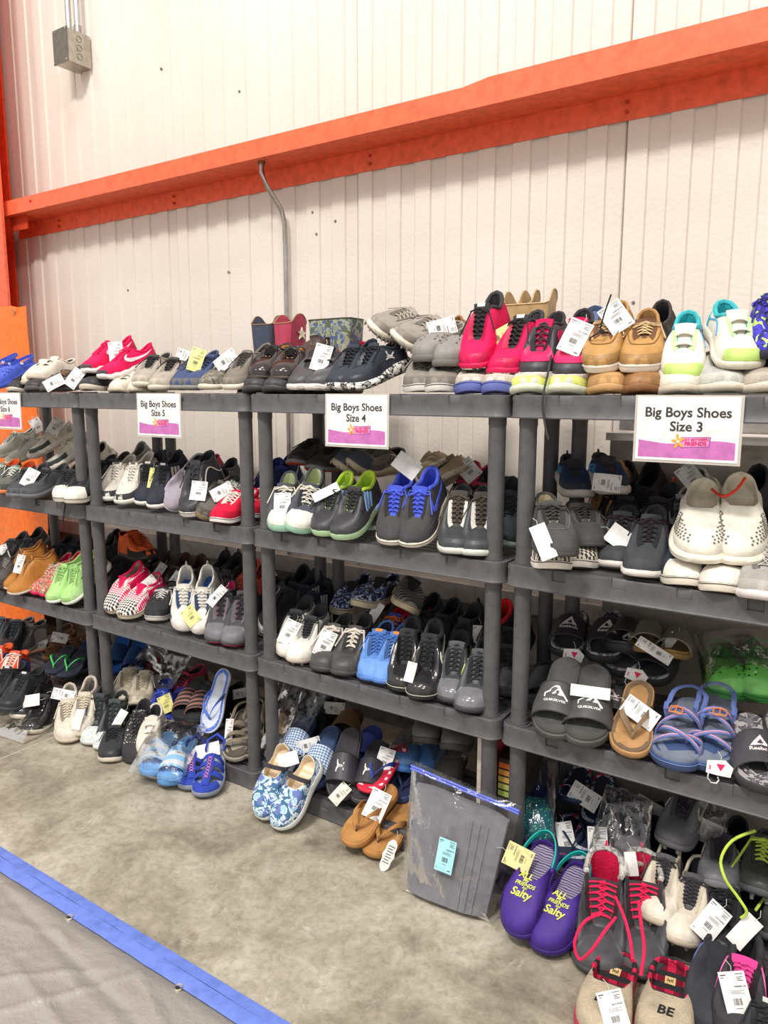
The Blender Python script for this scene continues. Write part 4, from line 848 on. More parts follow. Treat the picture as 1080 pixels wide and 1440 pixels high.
 cream_lace=S('lea:#ded3c2', 'rub:#d6cab4', lace='fab:#e4d8c2', lining='fab:#b4aa9c', logo=('swoosh', 'paint:#77706a'), mud='lea:#e4dacb', toe='lea:#e2d8c8', collar='fab:#c6bbac', collar_r=.006, z=(.105, .09, .110), rows=7, **FATS),
 foam_hi=S('lea:#4b4f52', 'rub:#dfe2de', lace='fab:#3f464a', toe='speck:#d9dcda:#5a5e62', mud='speck:#d4d8d6:#5a5e62', lining='fab:#3c4042', z=(.140, .130, .150), Tc=.6, rows=6, chunk=.004, sole_h=(.024, .036)),
 speckle_hi=S('speck:#3c3b3d:#e4ded4', 'rub:#4a494a', lace='fab:#3a393b', lining='fab:#3d3b40', toe='mesh:#454446', collar='fab:#3e3c40', z=(.130, .115, .135), Tc=.6, rows=7),
 black_slip=S('mesh:#434346', 'rub:#d9d0c0', lace='fab:#353438', lining='fab:#39383b', **LOW),
 cream_hi=S('fab:#d4c8b2', 'rub:#d8ccb4', lace='fab:#e0d4be', lining='fab:#b4a890', z=(.12, .11, .125), rows=7, dangle=.08),
 cobalt_knit=S('mesh:#3f54cc', 'rub:#4058c4', lace='fab:#5a72dc', lining='fab:#3448b0', z=(.11, .095, .115)),
 red_small=S('mesh:#d8283c', 'rub:#b8242c', lace='fab:#c82030', lining='fab:#e0304a', z=(.1, .09, .1)),
 tri_grey=S('mesh:#77757a', 'rub:#cfc6b8', quarter='lea:#ddd4c6', lace='fab:#5b5a5c', logo=('chev', 'paint:#e4dccc'), z=(.104, .09, .106), mud='mesh:#6b6a6c', chunk=.004),
 cleat_cream=S('lea:#e0d5c2', 'rub:#d0c2aa', lace='fab:#47454a', tongue='lea:#504e52', logo=('swoosh', 'paint:#3c3b3e'), lining='fab:#3a3a44', eye='lea:#d6cab6', heel='lea:#cfc2ac', toe='lea:#e6dccb', studs='rub:#c8baa0', z=(.108, .09, .112), rows=8, mud='lea:#dccfba', bow=True),
 cleat_grey=S('lea:#747478', 'rub:#77767a', lace='fab:#443c50', tongue='fab:#4c4458', logo=('swoosh', 'paint:#d8d2c2'), studs='rub:#c9c4ba', lining='fab:#38343f', mud='lea:#6d6d70', z=(.104, .09, .106), rows=6, bow=False),
 cleat_volt=S('lea:#4e5350', 'rub:#66686a', lace='fab:#c8e05a', lace_r=.0035, studs='rub:#8d9088', quarter='lea:#cfcbc0', lining='fab:#333436', z=(.104, .09, .106), rows=6, bow=True, dangle=.16),
 adi_blue=S('mesh:#44454c', 'rub:#3c3d44', lace=None, tongue='fab:#3b3c42', logo=('stripes3', 'paint:#4a5aa8'), lining='fab:#404248', ins='fab:#6a7076', collar='fab:#3b3a40', collar_r=.007, z=(.1, .088, .106), T0=.46),
 adi_pink=S('mesh:#48464c', 'rub:#3c3b40', lace='fab:#e84a9a', tongue='fab:#ee4a9c', logo=('stripes3', 'paint:#ee58a4'), lining='fab:#46464a', ins='fab:#6e7274', collar='fab:#3c3a40', collar_r=.008, tab='paint:#ee58a4', z=(.104, .09, .112), T0=.44, bow=False),
)
# ------------------------------------------------------------------ room
WY = .72            # wall face
Z = (0.062, .502, .955, 1.402)     # shelf tops
struct('floor', MB().box(-6, 9, -7, 1.2, -.1, 0), 'concrete_floor')
struct('wall_back', MB().box(-4.2, 7, WY + .02, WY + .1, .66, 4.6), 'wall_paint')
wall = bpy.data.objects['wall_back']
PW, P0 = 1.068, -.236 - 3 * 1.068
mb = MB(); n = 8; prof = [(.002, .012)]
for i in range(n):
    a = PW * i / n; prof += [(a + .005, 0), (a + PW / n * .52, 0), (a + PW / n * .52 + .004, .0075), (a + PW / n - .002, .0075)]
prof = [(.003, .012)] + prof[1:-1] + [(PW - .006, .0075), (PW - .003, .012)]
vs = []
for x, d in prof: vs += [(x, WY + d, 0), (x, WY + d, 3.95)]
k = len(prof); mb.add(vs + [(.003, WY + .03, 0), (.003, WY + .03, 3.95), (PW - .003, WY + .03, 0), (PW - .003, WY + .03, 3.95)],
      [(2 * i, 2 * i + 2, 2 * i + 3, 2 * i + 1) for i in range(k - 1)] + [(2 * k, 0, 1, 2 * k + 1), (2 * k - 2, 2 * k + 2, 2 * k + 3, 2 * k - 1)])
me = mb.mesh('wall_panel', 'wall_paint', False, False)
for i in range(8): link('wall_panel', me, wall, (P0 + i * PW, 0, .66))
link('stem_wall', MB().box(-4.2, 7, WY - .035, WY + .3, 0, .62).mesh('stem_wall', 'stem_concrete', False), wall)
link('base_flashing', MB().box(-4.2, 7, WY - .028, WY + .02, .62, .665).box(-4.2, 7, WY - .045, WY - .028, .60, .672).mesh('base_flashing', 'paint:#d8cfc6', False), wall)
mb = MB()
for x, z in ((.60, 2.15), (.62, 2.06), (-.62, 1.92), (.1, 1.95), (.72, 2.1), (-.3, 2.9), (.2, 2.7), (1.95, 1.7)):
    mb.tube([(x, WY - .002, z), (x, WY + .004, z)], .006, 8); mb.tube([(x, WY - .004, z), (x, WY, z)], .003, 6)
link('wall_screw', mb.mesh('wall_screw', 'metal:#9a948c', False), wall)

struct('trim_1', MB().box(-.0645, -.0605, -.80, .68, 0, .0012), 'card:#cfc8ba')
# steel girt (C shape, open below) with a lapped splice
OR = 'paint:#f26a46'
g = empty('steel_beam', (0, WY - .1, 2.27), 'long orange painted steel beam running along the white panel wall above the shelves', 'beam')
def girt(x0, x1, d, up, end=False):
    y1 = WY - .006 - d; y0 = WY - .185 + d * 0 - .0; t = .004
    pr = [(y1, 2.267), (y1, 2.346), (y0, 2.340), (y0, 2.413 + up), (y0 + .004, 2.413 + up), (y0 + t, 2.346), (y1 - .0, 2.352), (WY - .002 - d, 2.352), (WY - .002 - d, 2.267)]
    m = MB(); a = [(x0, y, z - 2.27) for y, z in pr]; b = [(x1, y, z - 2.27) for y, z in pr]; q = len(pr)
    for p in (a, b):
        for i in range(len(p)): p[i] = (p[i][0], p[i][1] - (WY - .1), p[i][2])
    m.add(a + b, [(i, (i + 1) % q, q + (i + 1) % q, q + i) for i in range(q)] + [tuple(range(q))[::-1], tuple(range(q, 2 * q))]); return m
link('beam_section', girt(-1.55, 1.40, 0, 0).mesh('beam_section', OR, False), g)
link('beam_section', girt(1.50, 6.2, 0, .013).mesh('beam_section', OR, False), g)
mb = girt(1.40, 1.50, 0, 0); v = mb.v; mb.v = [(x, y, z + (.013 if x > 1.45 and z > .14 else 0)) for x, y, z in v]
link('splice_lap', mb.mesh('splice_lap', OR, False), g)
for x in (-1.16, -.236, .9, 1.9, 2.968):
    for z in (.022, .052): link('bolt', MB().tube([(0, 0, 0), (0, -.010, 0)], .006, 6).mesh('bolt', 'paint:#b8432a'), g, (x, .093, z))
link('bolt', MB().tube([(0, 0, 0), (0, -.008, 0)], .006, 6).mesh('bolt', 'paint:#d6492c'), g, (-1.13, -.086, .115))
col = empty('steel_column', (-1.47, .6, 0), 'orange painted steel column at the left edge carrying the wall beam', 'column')
link('front_flange', MB().box(-.33, .135, -.11, -.095, 0, 4.6).mesh('front_flange', 'paint:#f06a4a', False), col)
link('web', MB().box(-.22, -.21, -.095, .10, 0, 4.6).mesh('web', 'paint:#e8502e', False), col)
link('rear_flange', MB().box(-.33, -.13, .10, .112, 0, 4.6).mesh('rear_flange', 'paint:#e8502e', False), col)
link('beam_clip', MB().box(.06, .22, -.02, -.012, 2.27, 2.40).mesh('beam_clip', 'paint:#c9462b', False), col)
# hanging orange sheet
sh = empty('orange_sheet', (-1.4, .47, 0), 'bright orange plastic sheet hanging from the column behind the leftmost shelving', 'sheet')
rows = []
for j in range(25):
    z = 1.85 * (1 - j / 24); r = []
    for i in range(21):
        q = i / 20; x = -1.1 + 1.42 * q + (.03 * math.sin(j * .5) if i > 15 else 0) * (j / 24)
        y = .012 * math.sin(q * 19 + j * .15) * (.3 + j / 24) + .018 * math.sin(q * 4 + j * .34)
        r.append((x, y - .02, z + .015 - (.015 if q > .93 else 0) + (-.012 * math.sin(q * 9) if j == 0 else 0)))
    rows.append(r)
mb = MB(); mb.slab(rows, [[(x, y + .002, z) for x, y, z in r] for r in rows]); link('sheet', mb.mesh('sheet', 'pl:#f8792a'), sh)
for x in (.22, -.1, -.45):
    a = link('grommet', MB().tube([(.011 * math.cos(t * .785), 0, .011 * math.sin(t * .785)) for t in range(8)], .003, 5, True).mesh('grommet', 'metal:#d8b080'), sh, (x, -.042, 1.82))
# junction box and conduits
jb = empty('junction_box', (-.87, WY - .13, 3.01), 'square galvanised electrical box high on the wall at top left', 'electrical box')
link('box_body', MB().box(-.055, .055, 0, .128, 0, .15).mesh('box_body', 'metal:#b9b3a8', False), jb)
link('cover_plate', MB().box(-.060, .060, -.004, 0, -.004, .154).mesh('cover_plate', 'metal:#8d867b', False), jb)
for z in (.035, .075, .115): link('knockout', MB().tube([(0, .014 * math.cos(t * .52), .014 * math.sin(t * .52)) for t in range(12)], .0014, 4, True).mesh('knockout', 'metal:#8f897f'), jb, (.056, .064, z))
for x, z in ((-.05, .145), (.05, .145), (-.05, .005), (.05, .005)): link('screw', MB().tube([(0, 0, 0), (0, -.006, 0)], .004, 6).mesh('screw', 'metal:#ddd8d0'), jb, (x, -.004, z))
for i, x in enumerate((-.905, -.835)):
    c = empty('conduit_pipe', (x, WY - .055, 3.16), ('left' if i == 0 else 'right') + ' one of two steel conduits rising out of the galvanised box at top left', 'conduit', 'conduits above the electrical box')
    link('pipe', MB().tube([(0, 0, .0), (0, 0, 1.3)], .0135, 12).mesh('pipe', 'metal:#c9c9cc'), c)
    link('connector', MB().tube([(0, 0, 0), (0, 0, .035)], .018, 10).mesh('connector', 'metal:#a8a39b'), c); link('set_screw', MB().tube([(0, -.014, .02), (0, -.028, .02)], .004, 6).mesh('set_screw', 'metal:#ddd8d0'), c)
c = empty('conduit_pipe', (.46, WY - .03, 0), 'thin bent steel conduit dropping from the orange beam down the wall behind the shelves', 'conduit')
link('pipe', MB().tube([(-.015, -.105, 2.352), (-.015, -.105, 2.30), (-.008, -.085, 2.25), (.010, -.02, 2.17), (.014, -.004, 2.12), (.014, 0, 2.0), (.014, 0, 1.2), (.014, -.01, .68)], .0105, 10).mesh('pipe', 'metal:#b5b0aa'), c)
link('connector', MB().tube([(-.015, -.105, 2.33), (-.015, -.105, 2.362)], .016, 10).mesh('connector', 'metal:#8d7f5a'), c)

# tarp and tape on the floor
tarp = empty('tarp', (.8, -1.6, 0), 'wrinkled silver grey plastic tarp lying on the concrete floor at lower left', 'tarp')
rows = []; rnd = random.Random(4); NX, NY = 330, 140
cre = [(rnd.uniform(-.6, 2.4), rnd.uniform(-2.2, -.93), rnd.uniform(0, 3.14), rnd.uniform(.2, .8), rnd.uniform(-.006, .009), .016) for _ in range(34)]
cre += [(rnd.uniform(.3, 1.9), rnd.uniform(-1.5, -.86), rnd.uniform(-.5, 1.3), rnd.uniform(.03, .16), rnd.uniform(.002, .0055), .008) for _ in range(75)]
cre += [(1.15, -.90, -.12, .55, -.006, .012), (1.05, -1.02, .75, .3, .007, .008), (1.2, -.98, 1.0, .25, .007, .009), (.8, -.93, .35, .25, .005, .007)]
for j in range(NY + 1):
    r = []
    for i in range(NX + 1):
        x = -.7 + 3.0 * i / NX; y = -.80 - 1.3 * j / NY
        z = .012 + .006 * noise.noise(Vector((x * 3, y * 3, 0))) + .0035 * noise.noise(Vector((x * 11, y * 7, 2)))
        for a, b, an, ln, hh, sg in cre:
            dx, dy = x - a, y - b
            if abs(dx) > ln + .03 or abs(dy) > ln + .03: continue
            u_ = dx * math.cos(an) + dy * math.sin(an); v_ = -dx * math.sin(an) + dy * math.cos(an)
            if abs(u_) < ln: z += hh * math.exp(-abs(v_ / sg) ** 1.3) * (1 - (u_ / ln) ** 2)
        if j < 3: z = .003 + z * j / 4
        r.append((x - .8, y + 1.6, max(.0015, z)))
    rows.append(r)
mb = MB(); mb.grid(rows)
def f_tarp(nt, b):
    N, L = nt.nodes, nt.links; b.inputs['Base Color'].default_value = lin('#aaa49e'); b.inputs['Roughness'].default_value = .27; b.inputs['Metallic'].default_value = .3
    tc = N.new('ShaderNodeTexCoord'); n = N.new('ShaderNodeTexNoise'); n.inputs['Scale'].default_value = 6; n.inputs['Detail'].default_value = 9; n.inputs['Roughness'].default_value = .62; n.inputs['Distortion'].default_value = .25
    L.new(tc.outputs['Object'], n.inputs['Vector']); bp = N.new('ShaderNodeBump'); bp.inputs['Strength'].default_value = .7; bp.inputs['Distance'].default_value = .02; L.new(n.outputs['Fac'], bp.inputs['Height']); L.new(bp.outputs[0], b.inputs['Normal'])
custom('tarp', f_tarp)
link('tarp_sheet', mb.mesh('tarp_sheet', 'tarp'), tarp)
gm = MB().tube([(.009 * math.cos(t * .628), .009 * math.sin(t * .628), 0) for t in range(10)], .0028, 5, True).mesh('grommet', 'metal:#d8cfc0')
gd = MB().disc([(.007 * math.cos(t * .785), .007 * math.sin(t * .785), 0) for t in range(8)]).mesh('grommet_hole', 'rub:#3a332a')
for x in (.11, .54, .973, 1.406, 1.84):
    a = link('grommet', gm, tarp, (x - .8, .792, .009)); link('grommet_hole', gd, a, (0, 0, -.001))
for nm, y0, y1, lb in (('floor_tape', -.7630, -.731, 'upper strip of blue painter tape on the concrete along the tarp edge'), ('floor_tape', -.806, -.7652, 'lower strip of blue painter tape holding the tarp edge down')):
    mb = MB(); rr = random.Random(8); rows = [[(x * .06 - 1.6, y0 + rr.uniform(-.0012, .0012), .0095 if y0 < -.78 else .0065), (x * .06 - 1.6, (y0 + y1) / 2, .0105 if y0 < -.78 else .0045), (x * .06 - 1.6, y1, .0085 if y0 < -.78 else .0012)] for x in range(75)]
    mb.slab(rows, [[(x, y, z - .001) for x, y, z in r] for r in rows]); o = link(nm, mb.mesh(nm, 'paint:#7088dd')); tag(o, lb, 'tape', 'blue tape strips')

# ------------------------------------------------------------------ shelving
GR = 'pl:#5b595b'
def rim_mesh():
    # one shelf frame: 0.916 x 0.476, lip 0.056 high with notches, rounded corners; origin at front left post axis
    x0, x1, y0, y1 = -.040, .8813, -.040, .430; r = .034; H = .056; mb = MB()
    pts = []
    def arc(cx_, cy_, a0): 
        for i in range(6): an = R(a0 + 18 * i); pts.append((cx_ + r * math.cos(an), cy_ + r * math.sin(an), math.cos(an), math.sin(an), 0))
    def edge(p, q, nx, ny, notches):
        d = math.hypot(q[0] - p[0], q[1] - p[1])
        for c in notches:
            for dx, rec in ((-.018, 0), (-.0165, 1), (.0165, 1), (.018, 0)):
                f = (c + dx) / d; pts.append((p[0] + (q[0] - p[0]) * f, p[1] + (q[1] - p[1]) * f, nx, ny, rec))
    arc(x0 + r, y0 + r, 180)
    edge((x0 + r, y0), (x1 - r, y0), 0, -1, [.118, .272, .427, .580, .735])
    arc(x1 - r, y0 + r, 270)
    edge((x1, y0 + r), (x1, y1 - r), 1, 0, [.1, .2, .3])
    arc(x1 - r, y1 - r, 0)
    edge((x1 - r, y1), (x0 + r, y1), 0, 1, [.118, .272, .427, .580, .735])
    arc(x0 + r, y1 - r, 90)
    edge((x0, y1 - r), (x0, y0 + r), -1, 0, [.1, .2, .3])
    def ring(z, off, recd=0): return [(p[0] + p[2] * (off - (recd if p[4] else 0)), p[1] + p[3] * (off - (recd if p[4] else 0)), z) for p in pts]
    D = .006
    rows = [ring(-.004, -.028), ring(-.003, -.006), ring(0, -.004, D * .8), ring(-.0025, 0, D), ring(-.027, .0004, D), ring(-.0285, .0004, 0), ring(-H + .003, .0008), ring(-H, .004), ring(-H - .003, .003), ring(-H - .003, -.004), ring(-.012, -.006, D), ring(-.012, -.028)]
    mb.grid(rows + [rows[0]], True); return mb
RIM = rim_mesh().mesh('frame', GR)
def beamx(y, w, z1=-.004, z0=-.012): return MB().box(-.012, .853, y - w / 2, y + w / 2, z0, z1)
SL = MB().box(-.034, .875, -.0145, .0145, -.012, -.0045).mesh('deck_slat', GR, False)
RB = MB().box(-.004, .004, -.034, .424, -.030, -.0075).mesh('cross_rib', GR, False)
SLEEVE = MB().tube([(0, 0, -.052), (0, 0, -.0)], .034, 20).tube([(0, 0, -.0), (0, 0, .006)], .0275, 20).mesh('post_socket', GR)
def post_mesh(h): return MB().tube([(0, 0, 0), (0, 0, h)], .0232, 20).tube([(0, 0, 0), (0, 0, .02)], .0252, 20, rs=[.0252, .0245]).tube([(0, 0, h - .03), (0, 0, h)], .0245, 20).mesh('post', GR)
PM = [post_mesh(Z[i + 1] - Z[i] - .050) for i in range(3)]
which = ['leftmost grey plastic shelving unit beside the orange sheet', 'second grey plastic shelving unit carrying the size 5 sign', 'third grey plastic shelving unit carrying the size 4 sign', 'nearest grey plastic shelving unit under the size 3 sign']
for u in range(4):
    X = (u - 1) * .93 + .0443
    root = empty('shelving_unit', (X, 0, 0), which[u], 'shelf', 'grey plastic shelving units')
    for i, z in enumerate(Z):
        s = link('shelf', RIM, root, (0, 0, z))
        for j in range(11): link('deck_slat', SL, s, (0, -.014 + j * .0418, 0))
        for j in range(7): link('cross_rib', RB, s, (.02 + j * .134, 0, 0))
        for px in (0, .8413):
            for py in (0, .390): link('post_socket', SLEEVE, s, (px, py, -.001))
    for i in range(3):
        for px in (0, .8413):
            for py in (0, .390): link('post', PM[i], root, (px, py, Z[i]))
# second, lower cabinet-like bench seen behind the last unit is only wall and ledge in the photograph

# ------------------------------------------------------------------ signs
def f_lam(nt, b):
    b.inputs['Base Color'].default_value = lin('#dcd6cc'); b.inputs['Roughness'].default_value = .2; b.inputs['Alpha'].default_value = .62
custom('laminate', f_lam)
def sign(x, size_no, lab, rx=0, rz=0, w=.226, h=.148, z=1.400):
    s = empty('sign_card', (x, -.047, z), lab, 'sign', 'laminated size signs on the top shelf edge'); s.rotation_euler = (R(rx), 0, R(rz))
    link('laminate_sleeve', MB().box(-.006, w + .006, -.0006, .0006, -h - .006, .004).mesh('laminate_sleeve', 'laminate', False), s)
    link('card', MB().box(0, w, -.0016, -.0007, -h, 0).mesh('card', 'card:#f4f1ee', False), s)
    Y = -.0019
    def flat(fn_list, mat, name, y=Y, par=s):
        mb = MB()
        for q in fn_list: mb.disc([(a, y, b) for a, b in q])
        return link(name, mb.mesh(name, mat, False, False), par)
    q = [(.006, -h + .006), (w - .006, -h + .006)] + [(w - .006 - (w - .012) * i / 16, -h + .006 + .037 + .0045 * math.sin(i * .42 + .3) ) for i in range(17)]
    flat([q], 'card:#c874b8', 'purple_band')
    mb = MB(); kx = w / .226
    text_on(mb, 'Big Boys Shoes', .0315 * kx, lambda a, b: (w / 2 + a, Y, -.036 + b), bold=.024)
    text_on(mb, 'Size ' + size_no, .0315 * kx, lambda a, b: (w / 2 + a, Y, -.068 + b), bold=.024)
    link('lettering', mb.mesh('lettering', 'card:#3f3d3f', False, False), s)
    # tag-shaped emblem with a flower
    cx_, cz = w * .58, -.101
    a = [(cx_ - .033 + .006 * 0, cz - .008), (cx_ - .026, cz - .0145), (cx_ + .034, cz - .0105), (cx_ + .036, cz + .012), (cx_ - .026, cz + .0105), (cx_ - .033, cz + .004)]
    flat([a], 'card:#a64a9a', 'emblem_tag', Y - .0002)
    flat([[(cx_ + (p - cx_) * .93, cz + (v - cz) * .86) for p, v in a]], 'card:#e59ccb', 'emblem_tag', Y - .0004)
    mb = MB(); text_on(mb, 'JUST BETWEEN', .0085 * kx, lambda p, v: (cx_ + .003 + p, Y - .0006, cz + .0045 + v + p * .04), bold=.03); text_on(mb, 'FRIENDS', .0125 * kx, lambda p, v: (cx_ + .004 + p, Y - .0006, cz - .0045 + v + p * .04), bold=.04)
    link('emblem_lettering', mb.mesh('emblem_lettering', 'card:#e0115f', False, False), s)
    petals = []
    for i in range(5):
        an = R(100 + i * 72); rr = .0135; c = (cx_ - .034 + rr * .55 * math.cos(an), cz + rr * .7 * math.sin(an))
        petals.append([(c[0] + (.0085 * math.cos(t * .785) * math.cos(an) - .0032 * math.sin(t * .785) * math.sin(an)), c[1] + (.0085 * math.cos(t * .785) * math.sin(an) + .0032 * math.sin(t * .785) * math.cos(an))) for t in range(8)])
    f = flat(petals, 'card:#f0b04a', 'flower', Y - .0008)
    flat([[(cx_ - .034 + .0035 * math.cos(t * .785), cz + .0035 * math.sin(t * .785)) for t in range(8)]], 'card:#fff3d8', 'flower_centre', Y - .0010)
    mb = MB()
    for px in (.02, w - .02): mb.box(px - .008, px + .008, -.0012, .0000, -.004, .010)
sign(2.197, '3', 'laminated white sign reading Big Boys Shoes Size 3 on the nearest unit', w=.222, h=.145)
sign(1.272, '4', 'laminated white sign reading Big Boys Shoes Size 4 between two posts', rx=-1, w=.22)
sign(.392, '5', 'laminated white sign reading Big Boys Shoes Size 5 on the second unit', rx=-1)
sign(-.602, '6', 'laminated white sign reading Big Boys Shoes Size 6 cut by the left edge', rx=-1)
